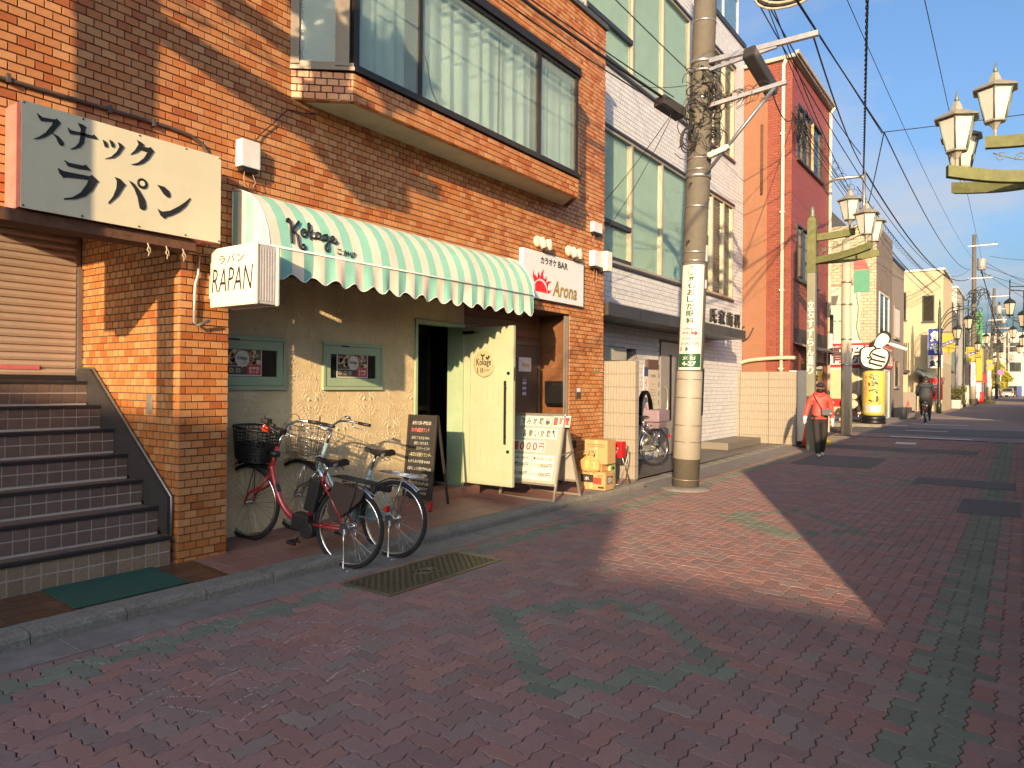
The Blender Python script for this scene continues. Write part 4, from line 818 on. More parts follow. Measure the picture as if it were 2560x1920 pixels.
    if style=='e':
        b=MB(); b.box(st.x-.01,st.x+.10,-.05,.05,st.z-.02,st.z+.03); b.box(ge[1].x+.0,ge[1].x+.07,ge[1].y-.05,ge[1].y+.02,ge[1].z-.0,ge[1].z+.04); b.build('control_unit',M_plb,hb,local=True,bevel=.01)
        b=MB(); b.lathe([(.005,-.03),(.045,-.025),(.05,0),(.045,.02),(.03,.03)],(HT.x+.02,0,HT.z-.07),14); b.build('steering_lock',M_plb,t,local=True)
    else:
        b=MB(); b.cyl(ge[0]+Vector((.10,.05,.03)),ge[0]+Vector((.10,.05,.055)),.03,n=16); b.build('bell',M_chr,hb,local=True)
        b=MB(); b.cyl(st+Vector((.02,.10,.03)),st+Vector((-.01,.11,.03)),.036,n=18); b.tube([st,st+Vector((.03,.08,.03))],.012,6); b.build('reflector_lamp',M_white,hb,local=True)
    # basket
    bx0,bx1,bz0,bz1=L-.22,L+.17,.74,1.03
    def bk(u,v,h):   # rounded rectangle, widens upward
        a=u*6.2832; k=1-.16*(1-h); ex=.19*k; ey=.17*k; c,s=math.cos(a),math.sin(a)
        q=(abs(c)**4+abs(s)**4)**-.25; return Vector(((bx0+bx1)/2+.02*h+ex*c*q,ey*s*q,bz0+(bz1-bz0)*h))
    b=MB()
    if style=='e':
        N=28
        for h in (0,.15,.25,.36,.46,.56,.66,.76,.86,1): b.tube([bk(i/N,0,h) for i in range(N)],.006 if h<1 else .011,5,closed=True)
        for i in range(N): b.tube([bk(i/N,0,0),bk(i/N,0,1)],.0042,4)
        vs=[bk(i/N,0,h)*1 for h in (0,.5) for i in range(N)]; b.add(vs,[(i,(i+1)%N,N+(i+1)%N,N+i) for i in range(N)]+[tuple(range(N))])
        b.build('basket',M_plb,t,local=True)
        b=MB(); b.box(bx0-.02,bx0+.05,.06,.13,bz1+.0,bz1+.06); b.build('clip',mat('red_plastic',(.4,.03,.01),.4),t,local=True,bevel=.01)
    else:
        N=36
        for h in (0,.12,.24,.36,.48,.60,.72,.86): b.tube([bk(i/N,0,h) for i in range(N)],.0018,4,closed=True)
        b.tube([bk(i/N,0,1) for i in range(N)],.004,5,closed=True)
        for i in range(N): b.tube([bk(i/N,0,0),bk(i/N,0,1)],.0018,4)
        for k in range(9): y=-.13+k*.0325; b.tube([(bx0+.03,y,bz0),(bx1-.0,y,bz0)],.0018,4)
        b.build('basket',M_spoke,t,local=True)
        b=MB(); b.lathe([(.03,0),(.034,.02),(.028,.05),(.01,.06)],(L+.09,-.05,.66),14,axis=(-1,0,0)); b.build('headlamp',M_chr,t,local=True)
    b=MB(); b.bar((L-.18,0,.70),(L+.14,0,.70),.12,.008); b.tube([(L-.02,0,.69),FH+Vector((0,.06,.0))],.005,5); b.tube([(L-.02,0,.69),FH+Vector((0,-.06,.0))],.005,5); b.build('basket_bracket',M_chr if style!='e' else M_plb,t,local=True)
    # carrier
    b=MB(); zc=.76; mcar=M_plb if style=='e' else M_chr
    for y in (-.065,-.022,.022,.065): b.tube([(.22,y*.6,zc-.01),(.16,y,zc),(-.22,y,zc)],.006 if style=='e' else .005,6)
    for x in (.15,.02,-.10,-.22): b.tube([(x,-.068,zc),(x,.068,zc)],.006,6)
    for s in(-1,1): b.tube([(-.08,s*.065,zc),(0,s*.07,r)],.005,6)
    b.build('carrier',mcar,t,local=True)
    if style=='e':
        b=MB(); b.box(-.25,-.20,-.05,.05,.70,.76); b.build('carrier_box',M_plb,t,local=True,bevel=.01)
        b=MB(); b.obox((.40,0,.55),(-.022,0,.15),(.055,0,.008),(0,.045,0)); b.build('battery',M_plb,t,local=True,bevel=.015)
        b=MB(); b.box(.40,.58,-.06,.06,.22,.36); b.cyl((.40,-.075,.24),(.40,.075,.24),.075,n=18); b.build('motor',M_plb,t,local=True,bevel=.012)
        b=MB()
        for s in(-1,1):
            P=[(.16,s*.055,.72),(.20,s*.05,.60),(.21,s*.05,.45),(.16,s*.05,.37),(.05,s*.05,.44),(-.12,s*.052,.60),(-.16,s*.055,.70)]
            b.prism(P,(0,s*.004,0))
        b.build('skirt_guard',mat('dark_mesh',(.05,.03,.025),.6),t,local=True)
    else:
        b=MB(); b.prism([(.56,-.055,.29),(.52,-.055,.36),(.40,-.055,.37),(.05,-.055,.375),(-.03,-.055,.34),(.05,-.055,.30),(.40,-.055,.22),(.5,-.055,.22)],(0,-.02,0)); b.build('chain_case',fm,t,local=True)
        b=MB(); b.obox((.14,0,.60),(.06,0,0),(0,.03,0),(0,0,.03)); b.build('ring_lock',M_plb,t,local=True,bevel=.008)
    b=MB(); b.box(-.375,-.36,-.02,.02,.50,.58) if style!='e' else b.box(-.372,-.35,-.025,.025,.55,.60); b.build('reflector',mat('red_reflector',(.5,.01,.01),.2),t,local=True)
    b=MB()
    for s,a in ((1,-1.45),(-1,1.69)):
        e=BBp+Vector((.165*math.cos(a),s*.075,.165*math.sin(a))); b.tube([BBp+Vector((0,s*.05,0)),e],.011,7)
    cr=b.build('crank',M_chr,t,local=True)
    for s,a in ((1,-1.45),(-1,1.69)):
        e=BBp+Vector((.165*math.cos(a),s*.075,.165*math.sin(a))); b=MB(); b.box(e.x-.045,e.x+.045,e.y,e.y+s*.085,e.z-.014,e.z+.014) if s>0 else b.box(e.x-.045,e.x+.045,e.y-.085,e.y,e.z-.014,e.z+.014); b.build('pedal',M_plb,cr,local=True,bevel=.004)
        b=MB(); y0=e.y+(s*.02 if s>0 else -.06); b.box(e.x-.047,e.x-.044,y0,y0+.04,e.z-.008,e.z+.008); b.build('pedal_reflector',mat('amber',(.6,.22,.01),.2),cr,local=True)
    b=MB()
    for s in(-1,1): b.tube([(0,s*.08,r),(-.02,s*.085,r-.10),(-.07,s*.12,.03),(-.10,s*.12,.006)],.0065,6)
    b.tube([(-.10,-.12,.006),(-.12,-.04,.006),(-.115,.05,.006),(-.10,.12,.006)],.0065,6); b.build('kickstand',M_chr,t,local=True)
    b=MB(); b.lathe([(.03,-.02),(.042,-.01),(.042,.01),(.03,.02)],(0,-.05,r),16,axis=(0,1,0)); b.build('sprocket',M_chr,t,local=True); b=MB(); b.cyl((0,.05,r),(0,.075,r),.05,n=16); b.build('brake_drum',M_chr,t,local=True)
    return t
def park(t,rear,front,lean=0):
    d=Vector(front)-Vector(rear); t.location=rear; yaw=math.atan2(d.y,d.x); p=math.asin(d.z/d.length); t.rotation_euler=(lean,-p,yaw); t.scale=(1.06,1.06,1.06)
M_bred=mat('red_bike_paint',(.36,.022,.024),.25,var=.06,coat=.5); M_bblue=mat('pale_blue_bike_paint',(.28,.42,.44),.3,var=.06,coat=.4)
rb=bicycle('bicycle','red electric bicycle with black front basket parked beside the brick column',M_bred,'e'); park(rb,(4.48,5.04,.016),(4.26,6.14,.155))
bl=bicycle('bicycle','pale blue city bicycle with wire basket parked nearer the chalkboard',M_bblue,'c'); park(bl,(5.02,5.02,.014),(4.82,6.12,.155),lean=.03)
# ------------------------------------------------------------------ chalkboard, A-board, boxes
cb=thing('chalkboard_sign','black framed chalkboard stand with handwritten lunch menu by the open door','chalkboard',(6.6,6.1,.15))
M_cbf=mat('black_stained_wood',(.022,.018,.016),.6,var=.3,vscale=14,bump=.15,bscale=60); M_cb=mat('slate_board',(.016,.016,.016),.75,var=.35,vscale=5,dirt=.25,dscale=3,dcol=(.04,.04,.038))
CY0,CY1=5.855,6.30
def cbp(y,h,d=0): return Vector((6.535+.115*h/1.17-d,y,.135+h))      # leaning face
def cbbar(y0,h0,y1,h1,w,t_=.022):
    a,c=cbp(y0,h0),cbp(y1,h1); b=MB(); b.bar(a,c,w,t_,up=(1,0,-.1)) ; return b
for a in ((CY0,.0,CY0,1.17,.036),(CY1,.0,CY1,1.17,.036),(CY0+.02,1.15,CY1-.02,1.15,.036),(CY0+.02,.155,CY1-.02,.155,.036)): cbbar(*a).build('frame',M_cbf,cb)
b=MB(); b.add([cbp(CY0+.01,.16),cbp(CY1-.01,.16),cbp(CY1-.01,1.14),cbp(CY0+.01,1.14),cbp(CY0+.01,.16,-.01),cbp(CY1-.01,.16,-.01),cbp(CY1-.01,1.14,-.01),cbp(CY0+.01,1.14,-.01)],[(0,3,2,1),(4,5,6,7),(0,1,5,4),(2,3,7,6),(1,2,6,5),(3,0,4,7)]); b.build('board',M_cb,cb)
for y in (CY0,CY1):
    b=MB(); b.bar((6.67,y,1.30),(6.88,y,.19),.03,.02); b.build('rear_leg',M_cbf,cb)
b=MB(); b.bar((6.83,CY0,.45),(6.83,CY1,.45),.03,.02); b.build('rear_rail',M_cbf,cb)
LU=Vector((0,-1,0)); LV=(cbp(0,1)-cbp(0,0)).normalized()
lines=[('AM11:00~PM3:00',1.045,.31,.045,(.55,.52,.45),.02),('お弁当',.955,.15,.055,(.62,.12,.10),.165),('&日替ランチ',.955,.20,.055,(.55,.2,.18),-.04),('店内にてお弁当 ¥700~',.865,.30,.04,(.42,.45,.42),.02),('販売しております。',.80,.24,.04,(.5,.5,.48),-.01),('豚汁サービス中',.735,.22,.04,(.36,.36,.36),-.06),('~本日の日替りランチ~',.655,.37,.05,(.52,.5,.28),.0),('A からあげ定食 ¥1000',.575,.36,.04,(.5,.5,.48),.02),('B 豚のしょうが焼き定食 ¥1100',.485,.38,.045,(.52,.52,.5),.0),('アルコールメニューのご提供は',.415,.28,.03,(.42,.42,.42),.0),('17:00からとさせていただきます',.37,.31,.028,(.4,.4,.4),-.02),('営業日(月)(火)(木)(金)',.305,.36,.045,(.5,.5,.32),.0),('日曜日は定休日です',.25,.26,.035,(.5,.5,.46),-.05),('11:00~19:00',.195,.24,.035,(.45,.35,.33),-.04)]
b=MB()
for t_,h,w,hh,c,dy in lines: text(b,t_,cbp((CY0+CY1)/2+w/2+dy*.6,h,.0015),LU,LV,w,hh,.0,n_off=.003,col=c,shear=.1)
b.build('chalk_writing',mat('chalk',(.5,.5,.5),.9,tint=True,var=.3,vscale=60),cb)
# silver A-board
ab=thing('a_board_sign','silver framed A-board sign with price cards beside the brown recess','sign',(8.5,5.6,.12))
M_silver=mat('silver_frame',(.45,.42,.36)); M_brd=mat('grey_board',(.36,.35,.31),.3,var=.08,vscale=4)
def abp(y,h,d=0): return Vector((8.20+.30*h/1.18-d,y,.115+h))
A0,A1=5.13,6.03
b=MB()
for y in (A0,A1): b.bar(abp(y,0),abp(y,1.17),.03,.025,up=(1,0,-.25))
b.bar(abp(A0,.02),abp(A1,.02),.025,.03); b.bar(abp(A0,1.16),abp(A1,1.16),.035,.03); b.bar(abp(A0,.22),abp(A1,.22),.035,.03); b.build('front_frame',M_silver,ab)
b=MB()
def abr(y,h): return Vector((8.94-.42*h/1.18,y,.115+h))
for y in (A0+.02,A1-.02): b.bar(abr(y,0),abr(y,1.17),.03,.025,up=(1,0,.3))
b.bar(abr(A0,.02),abr(A1,.02),.025,.03); b.bar(abr(A0,.22),abr(A1,.22),.03,.03); b.build('rear_frame',M_silver,ab)
b=MB(); b.add([abr(A0+.03,.23),abr(A1-.03,.23),abr(A1-.03,1.14),abr(A0+.03,1.14)],[(0,1,2,3)]); b.build('rear_panel',M_brd,ab)
b=MB(); b.add([abp(A0+.01,.23),abp(A1-.01,.23),abp(A1-.01,1.15),abp(A0+.01,1.15)],[(0,3,2,1)]); b.build('board',M_brd,ab)
b=MB(); b.bar(abp(A0,.62)+Vector((.02,-.01,0)),abr(A0,.66)+Vector((0,-.01,0)),.008,.018); b.build('stay',M_silver,ab)
AV=(abp(0,1)-abp(0,0)).normalized(); cards=MB(); ink=MB()
BLK=(.02,.02,.02); RD=(.45,.02,.03); WH=(.70,.68,.60)
def card(y,h,w,hh,t_,c,off=.02,pad=.12):    # y is the left (far) side
    cards.add([abp(y,h,.003),abp(y-w,h,.003),abp(y-w,h+hh,.003),abp(y,h+hh,.003)],[(0,1,2,3)],col=WH)
    if t_: text(ink,t_,abp(y-w*pad,h+hh*.12,.005),LU,AV,w*(1-2*pad),hh*.76,off,col=c)
for k,ch in enumerate('飲み放題'): card(5.865-k*.103,1.0,.10,.13,ch,BLK)
card(5.45,1.0,.10,.13,'',BLK); 
for k,ch in enumerate('1時間'): card(5.315-k*.092,1.0,.088,.15,ch,RD,.035)
for k,ch in enumerate('&歌い放題'): card(5.80-k*.098,.83,.095,.135,ch,BLK)
card(5.31,.83,.09,.135,'',BLK)
for k,ch in enumerate('1000円'): card(5.93-k*.108,.64,.105,.155,ch,RD,.03)
card(5.935,.275,.345,.33,'',BLK); card(5.57,.275,.36,.33,'',BLK)
def ln(t_,y,h,w,hh,c=BLK,off=.012): text(ink,t_,abp(y,h,.005),LU,AV,w,hh,off,col=c)
ln('11:00~18:00',5.92,.535,.30,.042); ln('女性500円',5.92,.435,.30,.065,BLK,.025); ln('男性1000円',5.92,.315,.30,.065,BLK,.025)
ln('18:00~5:00',5.51,.535,.27,.042); ln('女性',5.56,.435,.085,.055,(.45,.2,.2)); ln('1000円',5.46,.43,.225,.068,BLK,.025); ln('男性',5.56,.315,.085,.055,(.05,.25,.4)); ln('1000円',5.46,.31,.225,.068,BLK,.025)
# beer mug, microphone and moon pictograms
def pic(P,c=BLK): ink.add([abp(y,h,.006) for y,h in P],[tuple(range(len(P)))],col=c)
pic([(5.43,1.02),(5.38,1.02),(5.375,1.08),(5.435,1.08)]); pic([(5.44,1.085),(5.37,1.085),(5.375,1.115),(5.405,1.12),(5.435,1.115)],(.3,.3,.28)); pic([(5.375,1.03),(5.36,1.035),(5.36,1.065),(5.375,1.07)])
pic([(5.285+.022*math.cos(a*.6),.93+.022*math.sin(a*.6)) for a in range(10)]); pic([(5.285,.915),(5.265,.915),(5.25,.85),(5.262,.845)])
pic([(5.535+.018*math.cos(a*.6),.556+.02*math.sin(a*.6)) for a in range(10)])
cards.build('price_card',mat('card_white',(.7,.68,.6),.5,tint=True,var=.05),ab); ink.build('lettering',mat('card_ink',(.02,.02,.02),.5,tint=True,var=.05),ab)
b=MB(); b.add([abp(A0+.015,.235,.010),abp(A1-.015,.235,.010),abp(A1-.015,1.145,.010),abp(A0+.015,1.145,.010)],[(0,3,2,1)]); b.build('cover_sheet',glass_mat('clear_cover',(.6,.6,.58),clear=.88,rough=.08,bump=.4,bscale=9),ab)
# cardboard boxes, bag, red box on stand
M_card=mat('cardboard',(.46,.28,.12),.8,var=.1,vscale=20,bump=.1,bscale=80); M_tape=mat('box_tape',(.55,.40,.22),.35)
def carton(x0,x1,y0,y1,z0,z1,label,prints,m=M_card):
    t=thing('cardboard_box',label,'box',((x0+x1)/2,(y0+y1)/2,z0),group='boxes stacked by the right brick column')
    b=MB(); b.box(x0,x1,y0,y1,z0,z1); b.build('carton',m,t,bevel=.004)
    b=MB(); ym=(y0+y1)/2; b.box(x0-.001,x0,ym-.025,ym+.025,z0+.01,z1+.001); b.box(x0,x1,ym-.025,ym+.025,z1,z1+.001); b.build('tape',M_tape,t)
    b=MB()
    for p in prints:
        side,a0,a1,c0,c1,col,tx=p
        if side=='w': P=[(x0-.0015,a1,c0),(x0-.0015,a0,c0),(x0-.0015,a0,c1),(x0-.0015,a1,c1)]; uu_,oo=(0,-1,0),(x0-.0025,a1-.01,c0+.01)
        else: P=[(a0,y0-.0015,c0),(a1,y0-.0015,c0),(a1,y0-.0015,c1),(a0,y0-.0015,c1)]; uu_,oo=(1,0,0),(a0+.01,y0-.0025,c0+.01)
        if col: b.poly(P,col=col)
        if tx: text(b,tx[0],oo,uu_,fz,(a1-a0)-.02,(c1-c0)-.02,.01,col=tx[1])
    b.build('print',mat('box_print',(.1,.08,.06),.6,tint=True,var=.05),t)
BK=(.035,.025,.02)
carton(9.60,9.88,5.10,5.58,.115,.385,'printed cardboard carton at the bottom of the stack by the column',[('w',5.30,5.52,.22,.34,BK,None),('w',5.36,5.46,.24,.32,None,('水',(.7,.65,.55))),('w',5.16,5.30,.20,.30,(.45,.05,.03),None),('s',9.66,9.84,.20,.32,BK,('炭酸水',(.7,.65,.55))),('w',5.12,5.24,.30,.36,None,('////',BK)),('w',5.12,5.22,.14,.17,BK,None)])
carton(9.68,9.95,5.11,5.50,.50,.86,'tall plain cardboard box standing on the upper level of the stack',[('w',5.16,5.46,.78,.80,(.30,.18,.08),None),('w',5.16,5.46,.75,.765,(.30,.18,.08),None),('w',5.30,5.44,.60,.72,(.55,.38,.2),('KIN',BK))])
carton(9.88,10.05,5.16,5.46,.115,.50,'pale green printed carton behind the bottom box',[('s',9.90,10.03,.38,.46,None,('◆',BK))],mat('green_carton',(.30,.38,.14),.6))
b=MB(); b.box(9.66,9.88,5.20,5.52,.386,.50); tag(b.build('cardboard_box',M_card,bevel=.006),'low cardboard tray between the bottom carton and the tall box','box')
b=MB(); rnd=random.Random(5)
def bag(u,v):
    a=u*6.2832; h=v; r=(.155+.02*math.sin(a*3+1)+.014*math.sin(a*7))*(1 if h<.55 else max(.12,1-(h-.55)*2.1)); r*= .75+.5*min(h*4,.5)
    return (9.585+r*.55*math.cos(a),5.36+r*math.sin(a),.39+.27*h+.006*math.sin(a*9))
b.grid(bag,32,14); b.tube([(9.57,5.37,.64),(9.55,5.33,.66),(9.56,5.27,.645)],.018,6); b.tube([(9.57,5.37,.64),(9.56,5.42,.66),(9.57,5.46,.64)],.014,6)
tag(b.build('plastic_bag',mat('tan_bag',(.55,.31,.11),.35,var=.15,vscale=14,bump=.4,bscale=30)),'knotted tan plastic bag resting on the bottom carton','bag')
b=MB(); b.box(9.40,9.64,5.62,5.76,.72,.85); tag(b.build('black_tray',M_blk,bevel=.01),'small black box mounted at the foot of the right brick column','box')
st_=thing('folding_stand','red box on a folding metal stand against the ribbed wall','stand',(10.4,5.3,.12))
b=MB(); b.box(10.28,10.45,5.18,5.42,.55,.80); b.build('red_box',mat('red_tin',(.50,.012,.016),.3),st_,bevel=.008)
b=MB(); b.poly([(10.279,5.34,.60),(10.279,5.26,.60),(10.279,5.25,.66),(10.279,5.35,.66)]); text(b,'吸殻入れ',(10.2785,5.37,.68),(0,-1,0),fz,.14,.035,.02); b.build('print',M_white,st_)
b=MB()
for y in (5.17,5.43): b.tube([(10.22,y,.12),(10.50,y,.58),(10.50,y,.72),(10.44,y,.72)],.011,7); b.tube([(10.58,y,.12),(10.30,y,.55)],.011,7)
b.tube([(10.50,5.17,.72),(10.50,5.43,.72)],.011,7); b.tube([(10.22,5.17,.13),(10.22,5.43,.13)],.009,6); b.build('legs',mat('grey_steel',(.25,.24,.23)),st_)
# ------------------------------------------------------------------ ribbed block walls
M_rib=mat('ribbed_block',(.29,.26,.21),.85,var=.1,vscale=12,bump=.3,bscale=120,dirt=.2,dscale=2,dcol=(.31,.26,.19),streak=2)
M_ribj=mat('block_joint',(.13,.105,.08),.95)
def ribwall(name,label,X,y0,y1,z0,z1,rows,bw,thick=.12):
    t=thing(name,label,'wall',(X,(y0+y1)/2,z0)); b=MB(); b.box(X+.008,X+thick,y0+.006,y1,z0-.05,z1-.005); b.build('core',M_ribj,t)
    h=(z1-z0)/rows
    def block(ya,yb,za):
        b=MB(); n=max(2,int(round((yb-ya)/.052))); w=(yb-ya)/n; pts=[]
        for i in range(n):
            y=ya+i*w; pts+=[(X,y+w*.08),(X-.013,y+w*.22),(X-.013,y+w*.66),(X,y+w*.92)]
        P=[(x,y,za) for x,y in pts]; k=len(P); T_=[(x,y,za+h-.008) for x,y,_ in P]; B0=(X+.06,ya,za); B1=(X+.06,yb,za)
        b.add(P+T_,[(i+1,i,k+i,k+i+1) for i in range(k-1)]); b.add(P+[B1,B0],[tuple(range(k+2))]); b.add(T_+[(X+.06,yb,za+h-.008),(X+.06,ya,za+h-.008)],[tuple(range(k+2))[::-1]])
        b.add([(X,ya,za),(X+thick,ya,za),(X+thick,ya,za+h-.008),(X,ya,za+h-.008)],[(0,1,2,3)]); b.build('block',M_rib,t)
    for r in range(rows):
        y=y1; 
        while y>y0+.02:
            a=max(y-bw,y0); block(a+.002,y-.002,z0+r*h); y=a
    return t
ribwall('block_wall','short ribbed cream block wall between the brick column and the clinic forecourt',11.12,5.34,5.98,.11,2.12,9,.7)
ribwall('block_wall','long ribbed cream block wall under the orange building',20.5,5.06,7.4,.13,2.13,9,.8)
# ------------------------------------------------------------------ dental clinic
M_wt=mat('white_tile',(.56,.55,.56),.45,var=.06,vscale=10,tint=True,dirt=.12,dscale=1,dcol=(.40,.39,.40),streak=3); M_wj=mat('white_tile_joint',(.22,.21,.21),.9)
M_win=glass_mat('window_glass',(.12,.2,.19),clear=.86,rough=.02); M_sash=mat('champagne_aluminium',(.50,.44,.34),.35,metal=.5,var=.05); M_dsash=mat('dark_sash',(.06,.06,.065),.4,metal=.5)
cl=thing('dental_clinic','white tiled clinic building with large blinds windows and a dark canopy','building',(16,6.7,.1))
CY=6.68
WIN=[(12.0,16.72,4.12,6.74),(17.2,19.98,4.12,6.74),(11.6,16.72,8.0,10.6),(17.2,20.0,8.0,10.6),(12.2,13.9,1.0,2.48),(15.1,17.4,0,2.72)]
def holed(b,x0,x1,z0,z1,y0,y1,holes):
    xs=sorted({x0,x1}|{h[0] for h in holes if x0<h[0]<x1}|{h[1] for h in holes if x0<h[1]<x1}); zs=sorted({z0,z1}|{h[2] for h in holes if z0<h[2]<z1}|{h[3] for h in holes if z0<h[3]<z1})
    for za,zb in zip(zs,zs[1:]):
        run=None
        for xa,xb in zip(xs,xs[1:]):
            solid=not any(h[0]<(xa+xb)/2<h[1] and h[2]<(za+zb)/2<h[3] for h in holes)
            if solid: run=(run[0] if run else xa,xb)
            if (not solid or xb==xs[-1]) and run: b.box(run[0],run[1],y0,y1,za,zb); run=None
b=MB(); holed(b,10.95,20.87,0,11.5,CY,CY+.25,WIN); b.box(10.95,20.87,CY+.6,14,0,11.5); b.build('wall',M_wj,cl)
T=Tiles()
T.panel((11.0,CY,.1),fx,fz,fn,9.87,11.4,.0985,.0985,.008,.007,.001,((.50,.515,.55),(.48,.495,.53),(.52,.535,.565)),bond=.5,holes=[(a-11.0-.02,b_-11.0+.02,c-.1-.02,d-.1+.02) for a,b_,c,d in WIN]); T.finish(cl,'wall_tile',M_wt,300)
M_blind=mat('vertical_blind',(.55,.66,.60),.8,var=.1,vscale=3); M_brick_refl=mat('brick_reflection_slat',(.34,.16,.08),.6,var=.2,vscale=5)  # brown of the second blind imitates brick reflected in the glass
def clinwin(x0,x1,z0,z1,mull,transom=None,blind='v'):
    w=MB()
    for a in ((x0,x1,z0,z0+.06),(x0,x1,z1-.06,z1),(x0,x0+.05,z0+.06,z1-.06),(x1-.06,x1,z0+.06,z1-.06)): w.box(a[0],a[1],CY-.03,CY+.10,a[2],a[3])
    w=w.build('window',M_sash,cl)
    b=MB(); b.box(x0-.03,x1+.03,CY-.06,CY-.005,z0-.05,z0); b.build('sill',M_dsash,w); b=MB(); b.box(x0-.03,x1+.03,CY-.06,CY-.005,z1,z1+.05); b.build('head_trim',M_dsash,w)
    xs=[x0+.05]+list(mull)+[x1-.06]
    for m_ in mull: b=MB(); b.box(m_-.035,m_+.035,CY-.03,CY+.08,z0+.06,z1-.06); b.build('mullion',M_sash,w)
    for k,(a,c) in enumerate(zip(xs,xs[1:])):
        b=MB(); b.box(a+.02,c-.02,CY+.02,CY+.028,z0+.05,z1-.05); b.build('pane',M_win,w)
        if transom and k==0: b=MB(); b.box(a+.03,c-.03,CY-.035,CY+.02,z0+transom,z0+transom+.09); b.box(a+.03,c-.03,CY-.035,CY+.02,z0+.06,z0+.13); b.build('vent_rail',M_dsash,w)
    b=MB()
    if blind=='v':
        x=x0+.08; i=0
        while x<x1-.1: b.obox((x+.05,CY+.075,(z0+z1)/2),(.045,-.018,0),(.002,.004,0),(0,0,(z1-z0)/2-.06)); x+=.095
        b.build('blind',M_blind,w)
    else:
        z=z0+.1
        while z<z1-.1: b.box(x0+.08,x1-.08,CY+.12,CY+.15,z,z+.055); z+=.085
        b.build('blind',M_brick_refl,w)
clinwin(12.0,16.72,4.12,6.74,(13.6,15.14),.75); clinwin(11.6,16.72,8.0,10.6,(13.6,15.14),.75); clinwin(17.2,19.98,4.12,6.74,(18.35,19.2),None,'h'); clinwin(17.2,20.0,8.0,10.6,(18.35,19.2),None,'h')
b=MB(); b.box(10.95,20.9,CY-.06,CY+.3,11.5,11.62); b.build('coping',M_dsash,cl)
b=MB()
for x in (18.2,19.4,20.6): b.box(x,x+.06,CY+.1,CY+.16,11.62,12.8)
b.box(18.2,20.66,CY+.1,CY+.16,12.8,12.86); b.build('roof_rail',M_wt if False else mat('white_rail',(.6,.6,.6),.5),cl)
b=MB(); b.box(18.26,20.6,CY+.125,CY+.135,11.7,12.78); b.build('roof_glass',M_win,cl)
can=MB(); can.box(10.96,18.4,5.79,CY-.008,2.90,3.12); can=can.build('canopy',mat('dark_canopy',(.055,.05,.05),.35,metal=.4,var=.1,vscale=3),cl)
for x in (12.2,13.7,15.2,16.7):
    b=MB(); b.cyl((x,6.25,2.895),(x,6.25,2.899),.06,n=14); b.build('downlight',mat('downlight',(.5,.5,.48),.4),can)
for i in range(6):
    b=MB(); x=11.0+i*1.24; b.box(x,x+.008,5.785,5.79,2.905,3.115); b.build('seam',M_blk,can)
b=MB()
for i,ch in enumerate('氏家歯科'): text(b,ch,(15.95+i*.56,5.80,3.16),fx,fz,.40,.34,.015,n_off=0)
vsn=list(b.v); fsn=list(b.f); n0=len(vsn)
b.add([(x,y+.05,z) for x,y,z in vsn],[f[::-1] for f in fsn])
ed={}
for f in fsn:
    for i in range(len(f)): e=(f[i],f[(i+1)%len(f)]); ed[tuple(sorted(e))]=ed.get(tuple(sorted(e)),[])+[e]
for k_,es in ed.items():
    if len(es)==1: a_,c_=es[0]; b.f.append((c_,a_,a_+n0,c_+n0)); b.m.append(0); b.sm.append(False)
b.build('sign_letters',mat('dark_brass',(.05,.045,.035),.4,metal=.5),cl)
# entrance
d=MB(); d.box(15.15,17.3,CY-.02,CY+.02,.13,2.70); d=d.build('entrance_door',mat('grey_door',(.30,.29,.28),.4,metal=.3),cl)
b=MB(); b.box(15.62,15.74,CY-.026,CY-.021,.9,2.42); b.build('glass_slot',M_gl,d)
b=MB(); b.tube(smooth([(15.28,CY-.03,1.05),(15.33,CY-.09,1.15),(15.36,CY-.09,1.35),(15.33,CY-.09,1.6),(15.28,CY-.03,1.7)]),.014,8); b.build('handle',M_silver,d)
b=MB(); b.box(12.2,13.35,CY-.02,CY+.01,1.0,2.48); b.build('window',M_gl,cl); b=MB(); b.box(12.15,13.4,CY-.03,CY-.021,2.2,2.46); b.build('lowered_blind',mat('grey_blind',(.35,.36,.33),.6),cl)
b=MB(); b.box(13.55,13.75,CY-.10,CY-.01,.15,2.2); b.build('pilaster',mat('black_panel',(.04,.04,.04),.4),cl)
cs=thing('clinic_notice_board','tall pale notice board beside the clinic entrance door','sign',(14.6,6.6,.15)); b=MB(); b.box(14.35,14.85,CY-.08,CY-.02,.3,2.25); b.build('board',mat('pale_board',(.52,.46,.36),.4),cs); b=MB(); b.box(14.33,14.87,CY-.085,CY-.015,2.05,2.27); b.build('cap',mat('brown_cap',(.10,.06,.04),.5),cs)
b=MB()
for z,w,h,s in ((1.88,.26,.07,'氏家歯科'),(1.72,.10,.03,'診療'),(1.60,.26,.03,'月火水木金土'),(1.54,.26,.03,'9:00~13:00'),(1.48,.26,.03,'14:30~18:30'),(1.38,.12,.03,'休診日'),(1.28,.20,.03,'日曜・祝日'),(1.12,.22,.03,'予約制')): text(b,s,(14.60-w/2,CY-.082,z),fx,fz,w,h,.005)
b.build('lettering',M_brn,cs)
fl_=thing('banner_flag','narrow white advertising flag beside the clinic window','flag',(14.1,6.5,.15)); b=MB(); b.box(14.05,14.25,CY-.12,CY-.117,.6,2.1); b.build('cloth',mat('flag_white',(.6,.55,.55),.7),fl_); b=MB(); text(b,'インプラント',(14.09,CY-.122,.75),fx,fz,.11,1.1,.03,vertical=True); b.build('lettering',mat('flag_red',(.5,.06,.06),.6),fl_); b=MB(); b.box(14.05,14.25,CY-.1225,CY-.121,1.9,2.1); b.build('header',mat('flag_blue',(.04,.06,.18),.6),fl_)
b=MB(); b.tube([(14.04,CY-.11,.12),(14.04,CY-.11,2.15)],.01,6); b.build('pole',M_white,fl_)
